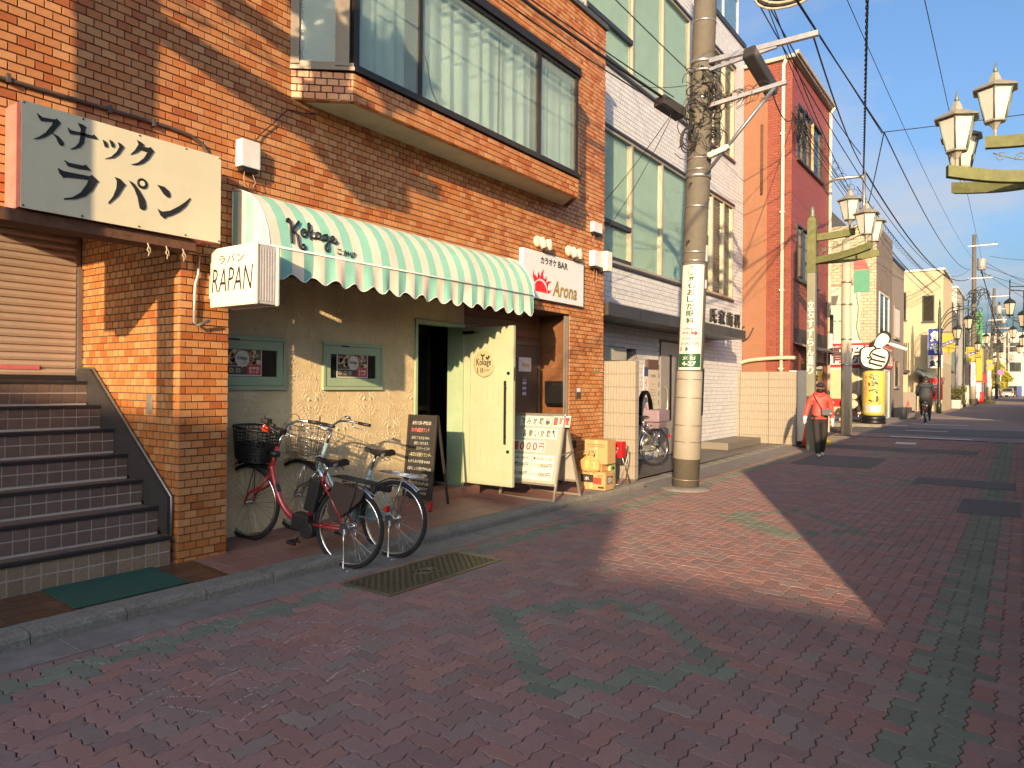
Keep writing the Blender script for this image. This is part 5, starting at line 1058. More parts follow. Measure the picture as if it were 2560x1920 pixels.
b=MB(); b.box(17.6,20.3,5.95,6.66,.12,.30); tag(b.build('stone_platform',mat('granite',(.16,.145,.12),.6,var=.25,vscale=40),bevel=.01),'low grey stone platform in front of the long ribbed wall','platform')
# bicycle with a covered child seat and basket
M_bsil=mat('silver_bike_paint',(.40,.40,.38),.3,metal=.6); sb=bicycle('bicycle','silver bicycle with a purple covered rear basket parked in the clinic forecourt',M_bsil,'c'); park(sb,(13.42,6.02,.11),(12.45,6.45,.11))
M_purp=mat('purple_cover',(.24,.18,.22),.6,var=.12,vscale=10,bump=.2,bscale=30)
pc=MB(); pc.box(13.18,13.72,5.83,6.17,.98,1.22); pc.prism([(13.25,5.85,.98),(13.66,5.85,.98),(13.60,5.90,.84),(13.32,5.90,.84)],(0,.28,0)); tag(pc.build('basket_cover',M_purp,bevel=.03),'purple and brown fabric cover on the rear basket of the silver bicycle','cover')
b=MB(); b.grid(lambda u,v:(13.55+.30*math.cos(3.1416*u),6.30+.05*math.sin(6.28*v),1.05+.55*math.sin(3.1416*u)),12,6); b.tube(smooth([(13.30,6.30,.9),(13.38,6.3,1.35),(13.60,6.30,1.55),(13.85,6.3,1.35),(13.9,6.3,.9)]),.03,6); tag(b.build('child_seat',M_blk),'black hooded child seat behind the purple cover','child seat')
# ------------------------------------------------------------------ red and orange building
M_or=mat('orange_stucco',(.225,.105,.06),.85,var=.08,vscale=3,bump=.25,bscale=90,dirt=.45,dscale=1.6,dcol=(.17,.075,.042),streak=6)
M_rt=mat('red_tile',(.26,.05,.025),.5,var=.12,vscale=10,tint=True,dirt=.2,dscale=1,dcol=(.18,.04,.025),streak=2)
rd=thing('red_building','three storey building with orange stucco side and red tiled street corner','building',(22,5.6,.1)); RX,RY=20.9,5.33; RZ=11.0
b=MB(); holed(b,RX+.01,25.55,0,RZ-.1,RY+.01,RY+.2,((21.45,24.45,8.25,9.85),(21.45,24.0,4.8,6.4),(22.0,25.2,.2,2.4))); b.box(RX+.01,25.55,RY+.4,14,0,RZ-.1); b.build('wall',mat('red_joint',(.14,.05,.03),.9),rd)
b=MB(); b.box(RX-.004,RX+.009,6.0,14,0,RZ-.12); b.build('stucco',M_or,rd)
b=MB(); b.box(RX-.012,RX-.004,6.0,6.012,0,RZ-.12); b.box(RX-.008,RX-.004,6.012,8,2.95,2.97); b.box(RX-.008,RX-.004,6.012,8,6.2,6.215); b.box(RX-.008,RX-.004,6.012,8,8.9,8.915); b.build('stucco_joint',mat('stucco_line',(.33,.12,.055),.9),rd)
T=Tiles(); pr=((.19,.042,.024),(.175,.038,.021),(.205,.046,.026)); T.panel((RX+.01,6.0,.1),(0,-1,0),fz,(-1,0,0),.67,RZ-.2,.2,.075,.006,.008,.001,pr,bond=.5)
pr2=((.24,.048,.035),(.22,.044,.033)); hol=((.55,3.55,8.15,9.75),(.55,3.1,4.7,6.3),(1.2,4.2,0,2.4)); T.panel((RX,RY+.01,.1),fx,fz,fn,4.65,RZ-.2,.1,.075,.006,.008,.001,pr2,bond=0,holes=hol); T.finish(rd,'wall_tile',M_rt,300)
for x0,x1,z0,z1,ms in ((21.45,24.45,8.25,9.85,(22.2,22.95,23.3)),(21.45,24.0,4.8,6.4,(22.1,22.9))):
    w=MB()
    for a in ((x0,x1,z0,z0+.06),(x0,x1,z1-.06,z1),(x0,x0+.06,z0+.06,z1-.06),(x1-.06,x1,z0+.06,z1-.06)): w.box(a[0],a[1],RY-.03,RY+.10,a[2],a[3])
    w=w.build('window',M_brz,rd); b=MB(); b.box(x0-.05,x1+.05,RY-.08,RY-.0,z0-.06,z0); b.build('sill',M_brz,w)
    for m_ in ms: b=MB(); b.box(m_-.03,m_+.03,RY-.03,RY+.06,z0+.06,z1-.06); b.build('mullion',M_brz if m_!=23.3 else mat('tan_post',(.5,.3,.13),.5),w)
    b=MB(); b.box(x0+.05,x1-.05,RY+.03,RY+.04,z0+.05,z1-.05); b.build('pane',M_gl,w)
b=MB(); b.box(RX-.10,25.7,RY-.14,14,RZ-.1,RZ+.0); b.box(RX-.12,25.72,RY-.20,RY-.10,RZ-.04,RZ+.06); b.build('roof',mat('cream_eaves',(.34,.30,.25),.6,dirt=.4,dscale=3),rd)
b=MB(); b.tube([(RX-.05,5.56,.1),(RX-.05,5.56,RZ-.25),(RX-.05,5.5,RZ-.12)],.05,10)
for z in (2.2,4.4,6.6,8.8): b.box(RX-.11,RX,5.50,5.62,z,z+.04)
b.build('drain_pipe',mat('cream_pipe',(.62,.55,.44),.5),rd)
b=MB(); b.tube([(25.5,RY-.06,.1),(25.5,RY-.06,RZ-.2),(25.5,RY-.18,RZ-.05)],.05,10); b.build('drain_pipe',MT['cream_pipe'],rd)
b=MB(); b.tube(smooth([(RX-.1,7.0,2.15),(RX-.1,6.6,2.42),(RX-.1,6.0,2.50),(RX-.12,5.45,2.52),(RX+.1,5.2,2.52)]),.055,8); b.build('wrapped_hose',mat('wrapped_pipe',(.50,.38,.27),.8,bump=.5,bscale=30),rd)
b=MB(); b.add([(21.3,4.75,2.75),(25.3,4.75,2.75),(25.3,RY,2.95),(21.3,RY,2.95),(21.3,4.75,2.80),(25.3,4.75,2.80),(25.3,RY,3.0),(21.3,RY,3.0)],[(0,3,2,1),(4,5,6,7),(0,1,5,4),(1,2,6,5),(2,3,7,6),(3,0,4,7)]); b.tube([(21.3,4.8,2.1),(21.3,4.78,2.76)],.02,6); b.tube([(25.3,4.8,.2),(25.3,4.78,2.76)],.02,6); aw2=b.build('porch_roof',mat('porch_steel',(.16,.13,.12),.5,metal=.3,dirt=.3,dscale=3),rd)
b=MB(); b.box(22.0,25.2,RY+.02,RY+.05,.2,2.4); b.build('shop_window',M_gl,rd)
b=MB(); b.box(21.4,25.4,RY-.02,RY+.02,3.0,3.4); b.build('shutter_box',mat('dark_brown_box',(.05,.03,.025),.6),rd)
b=MB(); b.tube(smooth([(RX-.02,6.35,3.4),(RX-.06,6.5,3.1),(RX-.05,6.7,3.05),(RX-.05,6.75,3.3),(RX-.04,6.6,3.45)]),.02,6); tag(b.build('cable_loop',MT['black_cable']),'loop of black cable hanging on the orange stucco wall','cable')
b=MB(); b.tube([(RX-.03,6.15,7.2),(RX-.03,6.15,9.2)],.035,6); tag(b.build('cable_guard',mat('rusty_steel',(.1,.045,.025))),'rusty vertical cable guard on the orange stucco wall','pipe')
# ------------------------------------------------------------------ utility pole
M_pole=mat('pole_concrete',(.10,.09,.07),.8,var=.18,vscale=8,bump=.25,bscale=70,dirt=.45,dscale=1.2,dcol=(.08,.066,.045),streak=5); M_wrap=mat('pole_wrap',(.27,.25,.205),.6,var=.08,vscale=6,dirt=.3,dscale=3,dcol=(.2,.17,.13)); M_galv=MT['galvanised']
PX=11.36
def pc_(z): return Vector((PX,4.545-.034*z,z))
def pr_(z): return .215-.0042*z
up=thing('utility_pole','thick concrete utility pole with vertical clinic sign and tangled cables','utility pole',(PX,4.54,0))
b=MB(); b.tube([pc_(z) for z in (-.1,3,6,9,12.5)],[pr_(z) for z in (-.1,3,6,9,12.5)],28); b.build('shaft',M_pole,up)
b=MB(); b.tube([pc_(.50),pc_(.51),pc_(1.93),pc_(1.94)],[pr_(.5)+.004,pr_(.5)+.012,pr_(1.9)+.010,pr_(1.9)+.002],28); b.build('wrap',M_wrap,up)
for z in (.16,.78,1.05,1.50,1.80): b=MB(); b.tube([pc_(z),pc_(z+.014)],pr_(z)+.015,24); b.build('strap',mat('dull_strap',(.30,.27,.2),.4,metal=.6),up)
for z in (3.72,3.86,5.38,5.20,6.35,7.6,4.60): b=MB(); b.tube([pc_(z),pc_(z+.03)],pr_(z)+.006,24); b.build('strap',M_galv,up)
for z in (4.05,4.98,5.6): b=MB(); q=pc_(z); b.tube([q+Vector((-.2,.03,0)),q+Vector((-.30,.03,-.02)),q+Vector((-.31,.03,-.04))],.013,6); b.build('foot_bolt',M_rust,up)
for z in (6.93,6.78,6.20,5.08): b=MB(); b.tube([pc_(z),pc_(z+.07)],pr_(z)+.012,24); b.build('clamp',M_galv,up)
# arms run out over the street
b=MB(); b.bar((PX-.12,4.15,6.92),(PX-.12,2.50,6.92),.075,.075); b.bar((PX-.12,4.15,6.78),(PX-.12,3.1,6.88),.05,.05); b.build('crossarm',M_galv,up)
b=MB(); b.bar((PX-.12,4.15,6.20),(PX-.12,2.95,6.30),.07,.06); b.build('crossarm',M_galv,up)
b=MB(); b.tube([(PX-.12,4.20,5.12),(PX-.12,3.12,6.27)],.03,8); b.build('brace',mat('painted_steel',(.22,.24,.27),.4,metal=.6),up)
b=MB(); b.obox((PX-.15,3.98,5.43),(0,-.17,.045),(.055,0,0),(0,.012,.035)); hl=b.build('street_light',mat('lamp_case',(.60,.55,.46),.4),up,bevel=.015)
b=MB(); b.obox((PX-.15,3.98,5.395),(0,-.14,.038),(.045,0,0),(0,.003,.01)); b.build('lens',M_white,hl)
b=MB(); b.obox((PX-.05,3.36,6.58),(.33,-.09,-.22),(.03,.10,.0),(.04,.0,.09)); b.build('splice_case',mat('dark_case',(.035,.033,.033),.45),up,bevel=.03)
b=MB(); b.obox((PX-.35,4.72,6.22),(.22,-.10,-.07),(.05,.11,0),(.02,0,.08)); b.build('splice_case',MT['dark_case'],up,bevel=.02)
rnd=random.Random(11); b=MB()
for i in range(84):
    a=rnd.uniform(2.2,5.6); z=rnd.uniform(5.65,6.8); c=pc_(z)+Vector((math.cos(a)*(pr_(z)+.02),math.sin(a)*(pr_(z)+.02),0)); r_=rnd.uniform(.06,.26); t0=rnd.uniform(0,6.28); ax=Vector((rnd.uniform(-1,1),rnd.uniform(-1,1),rnd.uniform(-.3,.3))).normalized(); u=ax.orthogonal().normalized(); w=ax.cross(u); e=rnd.uniform(.5,1)
    b.tube([c+(u*math.cos(t0+k*.55)+w*math.sin(t0+k*.55)*e)*r_ +Vector((0,0,-.01*k)) for k in range(rnd.randint(7,12))],rnd.choice((.005,.007,.010)),5)
for i in range(26):
    y=rnd.uniform(3.2,4.1); z=6.28+rnd.uniform(-.05,.05); r_=rnd.uniform(.05,.16); b.tube([(PX-.12+rnd.uniform(-.04,.04),y+r_*math.cos(k*.6),z-.05+r_*math.sin(k*.6)) for k in range(9)],.005,4)
stuff(b.build('cable_tangle',MT['black_cable'],up))
for k in range(3):
    b=MB(); c=pc_(5.72)+Vector((-.24,.10,0)); b.tube([c+Vector((0,(.10+.02*k)*math.cos(a*.4),(.15+.03*k)*math.sin(a*.4)-.02*k)) for a in range(16)],.012,6,closed=True); b.build('cable_coil',MT['black_cable'],up)
# vertical sign wrapped on the side facing the camera
ga=math.atan2(-4.4,-PX)      # towards the camera
def wrapv(a,z,o=.012): q=pc_(z); r_=pr_(z)+o; return Vector((q.x+r_*math.cos(ga-a),q.y+r_*math.sin(ga-a),z))
ps=thing('pole_sign','white vertical eye clinic sign with green lettering strapped to the utility pole','sign',(PX-.2,4.5,1.97),)
def wrap_sheet(a0,a1,z0,z1,m,name,o,par=ps):
    b=MB(); b.grid(lambda u,v:wrapv(a0+(a1-a0)*u,z0+(z1-z0)*v,o),14,4); return b.build(name,m,par)
SA0,SA1=1.05,-.82   # left edge is +a (towards +Y)
wrap_sheet(SA0,SA1,1.96,3.66,mat('sign_white',(.52,.51,.46),.35,var=.03),'sheet',.012); wrap_sheet(SA0-.03,SA1+.05,2.00,2.22,mat('sign_green',(.015,.075,.035),.4),'green_panel',.0135)
def wraptext(t_,ac,z0,w,h,col,off=.02,vertical=False):
    b=MB(); bb_=MB(); text(bb_,t_,(0,0,0),fx,fz,w,h,off,n_off=0,vertical=vertical)
    rr_=.21; b.add([wrapv(ac-(p[0]-w/2)/rr_,z0+p[2],.015) for p in bb_.v],bb_.f,col=col); return b
b=MB()
def addw(*a,**k): q=wraptext(*a,**k); b.add(q.v,q.f,col=k.get('col') or a[5])
GR=(.012,.06,.03); RDD=(.45,.03,.03)
addw('立石おしだ眼科',.18,2.70,.13,.80,GR,.03,True)
addw('この手前',.42,2.60,.13,.05,RDD); addw('角を曲る',.42,2.53,.13,.05,RDD); addw('立石4-20-9',.12,2.44,.27,.055,GR,.01); addw('03-6427-6292',.12,2.36,.30,.05,RDD,.01)
addw('OSHIDA',.18,3.46,.13,.035,(.25,.4,.15))
addw('立 石',.14,2.12,.20,.065,(.7,.68,.6)); addw('4-27',.14,2.025,.22,.07,(.7,.68,.6),.02)
b.add([wrapv(.05,2.64,.0155),wrapv(-.05,2.64,.0155),wrapv(-.05,2.57,.0155),wrapv(-.25,2.57,.0155),wrapv(-.25,2.60,.0155),wrapv(-.45,2.55,.0155),wrapv(-.25,2.50,.0155),wrapv(-.25,2.53,.0155),wrapv(.05,2.53,.0155)],[(0,1,2,8),(2,3,7,8),(4,5,6)],col=RDD)
b.add([wrapv(.85,2.26,.0155),wrapv(.35,2.26,.0155),wrapv(.2,2.295,.0155),wrapv(.35,2.33,.0155),wrapv(.85,2.33,.0155)],[(0,1,2,3,4)],col=GR)
for rx,rz,w_ in ((.30,.075,.012),(.16,.06,.010),(.08,.035,.012)):
    n_=26; 
    for i in range(n_):
        a1_,a2_=6.2832*i/n_,6.2832*(i+1)/n_; q=lambda a,s:wrapv(.18+rx*s*math.cos(a),3.565+rz*s*math.sin(a),.0155); b.add([q(a1_,1),q(a2_,1),q(a2_,.86),q(a1_,.86)],[(0,1,2,3)],col=(.03,.10,.04))
b.build('lettering',mat('sign_print',(.02,.06,.03),.5,tint=True,var=.03),ps)
ap=thing('address_plate','narrow dark blue address plate on the right side of the utility pole','sign',(PX-.2,4.35,1.22)); wrap_sheet(-.98,-1.26,1.22,1.98,mat('navy_plate',(.012,.018,.05),.35),'plate',.03,ap)
b=MB(); q=wraptext('葛飾区立石四丁目27番地',-1.12,1.24,.045,.72,(.6,.6,.6),.02,True); b.add(q.v,q.f); b.xf(Matrix.Translation((-.012,-.012,0))); b.build('lettering',M_white,ap)
st2=thing('pole_stickers','small white stickers on the upper right of the utility pole','sticker',(PX,4.4,3.3)); wrap_sheet(-.95,-1.35,3.72,3.98,M_white,'sticker',.008,st2); wrap_sheet(-1.1,-1.3,4.15,4.7,M_white,'sticker',.008,st2); wrap_sheet(-.95,-1.3,3.28,3.42,M_white,'sticker',.012,st2)
b=MB(); q=pc_(0); b.lathe([(.42,0),(.40,.02),(.30,.045),(.21,.05)],(q.x,q.y,-.004),24); tag(b.build('pole_collar',M_conc),'low ring of mortar on the pavers round the utility pole foot','collar')
# ------------------------------------------------------------------ lamp posts with three lanterns
M_moss=mat('mossy_beam',(.115,.125,.045),.8,var=.3,vscale=7,bump=.3,bscale=60,dirt=.6,dscale=4,dcol=(.085,.08,.055)); M_lpost=mat('lamp_post_paint',(.165,.17,.12),.55,var=.12,vscale=5,dirt=.3,dscale=2,dcol=(.11,.11,.085),streak=4)
M_lgl=mat('lantern_milk_glass',(.48,.47,.43),.35,var=.05,vscale=6); M_lfr=mat('lantern_frame',(.13,.16,.13),.5,metal=.2,var=.15); M_lrf=mat('lantern_roof',(.27,.25,.20),.55,metal=.2,var=.25,vscale=9)
def lantern(par,c,s=1.0):
    c=Vector(c); b=MB(); b.lathe([(.022*s,0),(.028*s,.06*s),(.026*s,.10*s),(.06*s,.16*s),(.09*s,.20*s),(.155*s,.215*s),(.16*s,.245*s)],c,6,sm=False); L_=b.build('lantern',M_lrf,par,local=True)
    b=MB(); b.lathe([(.15*s,.245*s),(.255*s,.70*s)],c,6,sm=False); b.build('glass',M_lgl,L_,local=True)
    b=MB(); 
    for j in range(6):
        a=6.2832*j/6; b.tube([c+Vector((.155*s*math.cos(a),.155*s*math.sin(a),.24*s)),c+Vector((.262*s*math.cos(a),.262*s*math.sin(a),.71*s))],.013*s,5)
    b.tube([c+Vector((.262*s*math.cos(6.2832*j/6),.262*s*math.sin(6.2832*j/6),.705*s)) for j in range(6)],.012*s,5,closed=True); b.build('frame',M_lfr,L_,local=True)
    b=MB(); b.lathe([(.33*s,.715*s),(.34*s,.73*s),(.21*s,.80*s),(.10*s,.855*s),(.075*s,.92*s),(.045*s,.99*s),(.02*s,1.0*s)],c,6,sm=False); b.build('roof',M_lrf,L_,local=True)
    b=MB(); b.lathe([(.012*s,.99*s),(.035*s,1.03*s),(.02*s,1.08*s),(.002*s,1.17*s)],c,8); b.build('finial',M_lfr,L_,local=True)
def lamp_post(name,label,loc,rz,with_text=None):
    t=thing(name,label,'lamp post',loc,group='old lamp posts with three lanterns',rz=rz)
    b=MB(); b.box(-.1,.1,-.1,.1,-.2,4.55); b.build('post',M_lpost,t,bevel=.012,local=True)
    b=MB(); b.box(-.105,.105,-.105,.105,4.552,5.86); b.lathe([(.15,5.86),(.135,5.93),(.06,6.0)],(0,0,0),4,sm=False,ang0=.785); b.build('post_top',M_moss,t,bevel=.01,local=True)
    b=MB(); b.lathe([(.05,5.98),(.07,6.02),(.045,6.07),(.06,6.12),(.004,6.32)],(0,0,0),8); b.build('finial',M_lfr,t,local=True)
    def arm(ang,L_,z,rise):
        d=Vector((math.sin(ang),-math.cos(ang),0)); P=[d*.12+Vector((0,0,z)),d*(L_*.5)+Vector((0,0,z+rise*.18)),d*(L_*.8)+Vector((0,0,z+rise*.6)),d*L_+Vector((0,0,z+rise))]
        b=MB(); u=d.cross(Vector((0,0,1))); vs=[]
        for p in smooth(P,5):
            for a_,c_ in ((-.06,-.085),(.06,-.085),(.06,.085),(-.06,.085)): vs.append(p+u*a_+Vector((0,0,c_)))
        k=len(vs)//4; b.add(vs,[(i*4+j,i*4+(j+1)%4,(i+1)*4+(j+1)%4,(i+1)*4+j) for i in range(k-1) for j in range(4)]+[(3,2,1,0),tuple((k-1)*4+j for j in range(4))]); b.build('arm',M_moss,t,local=True)
        e=d*(L_-.12)+Vector((0,0,z+rise*.9+.085)); lantern(t,e,.96)
    arm(0,1.0,5.45,.06); arm(-.36,1.55,4.86,.16); arm(.36,1.55,4.86,.16)
    b=MB()
    for (cx,cz,r_,a0,tn,sg) in ((-.28,5.13,.07,0,1.4,1),(-.55,5.22,.08,3.5,1.3,-1),(-.80,5.27,.07,1,1.3,1),(-.42,5.32,.05,4.5,1.2,1)): b.tube([(0,y,z_) for y,z_ in spiral((cx,cz),r_,a0,tn,sg,14)],.009,5)
    b.tube(smooth([(0,-.13,5.0),(0,-.35,5.15),(0,-.6,5.20),(0,-.9,5.34)]),.010,5); b.build('scrollwork',M_lfr,t,local=True)
    if with_text:
        b=MB(); text(b,with_text,(-.1015,.075,1.95),(0,-1,0),fz,.15,1.9,.015,vertical=True); b.build('lettering',M_white,t,local=True)
    return t
lamp_post('lamp_post','mossy lamp post lettered in white beside the red building',(19.5,4.45,.08),0,'立石すずらん通り')
lamp_post('lamp_post','mossy lamp post whose three lanterns hang in from the right edge of the picture',(13.0,-.50,-.10),math.pi)
nl=lamp_post('lamp_post','mossy lamp post standing behind the viewer in front of the stairs',(.25,4.74,0),0); nl.scale=(1,1,1.11)
b=MB(); b.prism([(0,-.82,5.22),(0,-1.44,5.22),(0,-1.44,4.70),(0,-1.13,4.49),(0,-.82,4.70)],(.03,0,0)); b.build('banner',mat('banner_yellow',(.42,.26,.02),.6),nl,local=True)
# ------------------------------------------------------------------ people
def skin(name,V,E,RR,mats,emat,parent,root=0,sub=2):
    me=bpy.data.meshes.new(name); me.from_pydata(V,E,[]); o=bpy.data.objects.new(name,me); COL.objects.link(o)
    md=o.modifiers.new('s','SKIN'); md.use_smooth_shade=True
    for i,r in enumerate(RR): d=me.skin_vertices[0].data[i]; d.radius=(r,r) if not isinstance(r,tuple) else r; d.use_root=(i==root)
    ms=o.modifiers.new('d','SUBSURF'); ms.levels=sub; ms.render_levels=sub
    bpy.context.view_layer.update(); ev=o.evaluated_get(bpy.context.evaluated_depsgraph_get()); m2=bpy.data.meshes.new_from_object(ev)
    bpy.data.objects.remove(o); n=bpy.data.objects.new(name,m2); COL.objects.link(n); n.parent=parent
    m2.materials.clear()
    for m in mats: m2.materials.append(m)
    VV=[Vector(v) for v in V]
    for p in m2.polygons:
        c=p.center; best=None
        for k,(a,b_) in enumerate(E):
            A,B=VV[a],VV[b_]; t=max(0,min(1,(c-A).dot(B-A)/max((B-A).length_squared,1e-9))); dd=(A+(B-A)*t-c).length-.5*(RR[a] if not isinstance(RR[a],tuple) else RR[a][0])
            if best is None or dd<best[0]: best=(dd,k)
        p.material_index=emat[best[1]]; p.use_smooth=True
    return n
M_coat=mat('coral_jacket',(.72,.06,.045),.6,var=.08,vscale=8,bump=.5,bscale=14); M_trs=mat('black_trousers',(.013,.012,.013),.8,var=.2,vscale=8,bump=.4,bscale=12); M_shoe=mat('pale_shoe',(.45,.47,.40),.6); M_glv=mat('white_glove',(.68,.65,.62),.7); M_mask=mat('black_mask',(.012,.011,.011),.7); M_skin=mat('skin',(.40,.22,.15),.5)
# walks towards the camera: facing local -y
p1=thing('person','person in a coral red jacket and black trousers walking beside the lamp post','person',(18.1,3.93,.065),rz=-1.15)
V=[(0,0,.93),(0,-.01,1.10),(0,-.005,1.28),(0,0,1.43),(0,-.005,1.49),(0,-.02,1.54),
   (.19,0,1.40),(.25,.03,1.15),(.265,-.02,.92),(.27,-.05,.84),(.27,-.055,.78),
   (-.19,0,1.40),(-.27,.01,1.17),(-.33,-.06,.96),(-.35,-.08,.89),(-.36,-.085,.83),
   (.09,0,.86),(.095,.01,.48),(.085,.16,.13),(.085,.17,.07),(.085,.03,.035),
   (-.085,.0,.86),(-.075,-.10,.48),(-.06,-.13,.10),(-.06,-.14,.045),(-.06,-.30,.035)]
E_=[(0,1),(1,2),(2,3),(3,4),(4,5),(3,6),(6,7),(7,8),(8,9),(9,10),(3,11),(11,12),(12,13),(13,14),(14,15),(0,16),(16,17),(17,18),(18,19),(19,20),(0,21),(21,22),(22,23),(23,24),(24,25)]
RR=[(.17,.13),(.175,.135),(.18,.13),(.12,.10),.065,.06,.085,.065,.055,.04,.034,.085,.065,.055,.04,.034,.115,.085,.066,.045,.038,.115,.085,.066,.045,.038]
EM=[0,0,0,0,3,0,0,0,2,2,0,0,0,2,2,1,1,1,4,4,1,1,1,4,4]
skin('body',V,E_,RR,[M_coat,M_trs,M_glv,M_mask,M_shoe],EM,p1,root=0)
b=MB(); b.sphere((0,-.015,1.615),.098,18,14,sc3=(.84,1.0,1.15)); hd=b.build('head',M_skin,p1,local=True)
b=MB(); b.sphere((0,-.03,1.575),.096,16,12,sc3=(.86,.96,.92)); b.build('face_mask',M_mask,hd,local=True)
for s in(-1,1):
    b=MB(); b.sphere((s*.03,-.103,1.632),.012,8,6); b.build('eye',M_mask,hd,local=True); b=MB(); b.sphere((s*.083,-.01,1.61),.024,8,6,sc3=(.4,.8,1.2)); b.build('ear',M_skin,hd,local=True)
b=MB(); b.sphere((0,-.105,1.612),.016,8,6,sc3=(.8,1,1.2)); b.build('nose',M_mask,hd,local=True)
b=MB(); b.grid(lambda u,v:(.10*math.cos(6.2832*u)*math.cos(v*1.57),-.012+.118*math.sin(6.2832*u)*math.cos(v*1.57),1.665+.088*math.sin(v*1.57)),20,8); b.grid(lambda u,v:(.095*math.cos(3.1416+3.1416*u)*(1-.05*v),-.03-.085*v+.095*math.sin(3.1416+3.1416*u),1.662-.012*v),14,4); b.build('cap',mat('black_cap',(.015,.013,.013),.8),p1,local=True)
b=MB(); b.tube([(.10,.07,1.48),(0,.10,1.50),(-.10,.07,1.48),(-.09,-.05,1.45),(0,-.10,1.43),(.09,-.05,1.45)],.04,8,closed=True); b.build('hood_collar',M_coat,p1,local=True)
b=MB(); b.tube([(0.17*math.cos(a*.4),.13*math.sin(a*.4),.905) for a in range(16)],.022,6,closed=True); b.build('jacket_hem',M_coat,p1,local=True)
for s,e in ((1,Vector((.27,-.055,.78))),(-1,Vector((-.36,-.085,.83)))):
    for k in range(4):
        b=MB(); o_=Vector(((k-1.5)*.016*.6,(k-1.5)*.016,0)); b.tube([e+o_+Vector((0,0,.02)),e+o_+Vector((0,-.008,-.035)),e+o_+Vector((0,-.025,-.065+.006*abs(k-1)))],[.010,.009,.007],6); b.build('finger',M_glv,p1,local=True)
    b=MB(); b.tube([e+Vector((-s*.02,-.025,.03)),e+Vector((-s*.03,-.045,0)),e+Vector((-s*.03,-.05,-.025))],[.011,.010,.008],6); b.build('thumb',M_glv,p1,local=True)
bg_=thing('shoulder_bag','dark blue shoulder bag hung across the coral jacket','bag',(18.1,3.93,.065),rz=-1.15)
b=MB(); b.box(-.01,.23,-.245,-.165,.97,1.13); b.build('pouch',mat('navy_leather',(.03,.035,.055),.45),bg_,bevel=.02,local=True)
b=MB(); b.tube(smooth([(.0,-.19,1.13),(-.07,-.185,1.26),(-.14,-.13,1.40),(-.15,-.02,1.475),(-.10,.10,1.42),(.1,.17,1.25),(.21,.02,1.14),(.22,-.17,1.12)]),.010,6); b.build('strap',M_blk,bg_,local=True)
b=MB(); b.cyl((.19,-.247,1.03),(.19,-.250,1.03),.018,n=12); b.build('badge',mat('pink_badge',(.6,.25,.25),.5),bg_,local=True)
# cyclist seen from behind, riding away along +x
M_bkblk=mat('black_bike_paint',(.015,.015,.016),.35)
cbk=bicycle('bicycle','black city bicycle being ridden away down the street',M_bkblk,'c'); park(cbk,(31.0,3.02,gz(31.0)),(32.13,3.10,gz(32.13)))
p2=thing('person','person in a dark jacket riding a bicycle away down the street','person',(31.0,3.02,gz(31)),rz=.07)
M_jk=mat('dark_navy_jacket',(.02,.026,.034),.75,var=.15,vscale=8,bump=.4,bscale=14); M_hair=mat('black_hair',(.012,.010,.009),.6)
V=[(.20,0,.96),(.24,0,1.14),(.30,0,1.34),(.34,0,1.46),(.36,0,1.54),(.37,0,1.58),
   (.34,.20,1.42),(.44,.29,1.18),(.66,.27,1.06),(.74,.265,1.04),(.34,-.20,1.42),(.44,-.29,1.18),(.66,-.27,1.06),(.74,-.265,1.04),
   (.24,.10,.92),(.58,.13,.80),(.48,.12,.40),(.47,.12,.34),(.60,.13,.30),(.24,-.10,.92),(.46,-.13,.60),(.42,-.12,.20),(.42,-.12,.14),(.55,-.13,.10)]
E_=[(0,1),(1,2),(2,3),(3,4),(4,5),(3,6),(6,7),(7,8),(8,9),(3,10),(10,11),(11,12),(12,13),(0,14),(14,15),(15,16),(16,17),(17,18),(0,19),(19,20),(20,21),(21,22),(22,23)]
RR=[(.18,.15),(.19,.15),(.20,.15),(.13,.11),.07,.065,.09,.07,.05,.04,.09,.07,.05,.04,.12,.09,.06,.05,.042,.12,.09,.06,.05,.042]
EM=[0,0,0,0,2,0,0,0,2,0,0,0,2,1,1,1,3,3,1,1,1,3,3]
skin('body',V,E_,RR,[M_jk,M_trs,M_skin,M_mask],EM,p2,root=0)
b=MB(); b.sphere((.385,0,1.655),.10,16,12,sc3=(1,.85,1.12)); hd=b.build('head',M_skin,p2,local=True)
b=MB(); b.sphere((.372,0,1.68),.105,16,12,sc3=(1,.9,1.02)); b.build('hair',M_hair,p2,local=True)
for s in (-1,1): b=MB(); b.sphere((.39,s*.09,1.645),.024,8,6,sc3=(.8,.4,1.2)); b.build('ear',M_skin,hd,local=True)
b=MB(); b.tube([(.30,.09,1.50),(.26,0,1.50),(.30,-.09,1.50),(.42,-.07,1.49),(.46,0,1.48),(.42,.07,1.49)],.045,8,closed=True); b.build('fur_collar',mat('olive_collar',(.08,.07,.04),.9,bump=.8,bscale=40),p2,local=True)
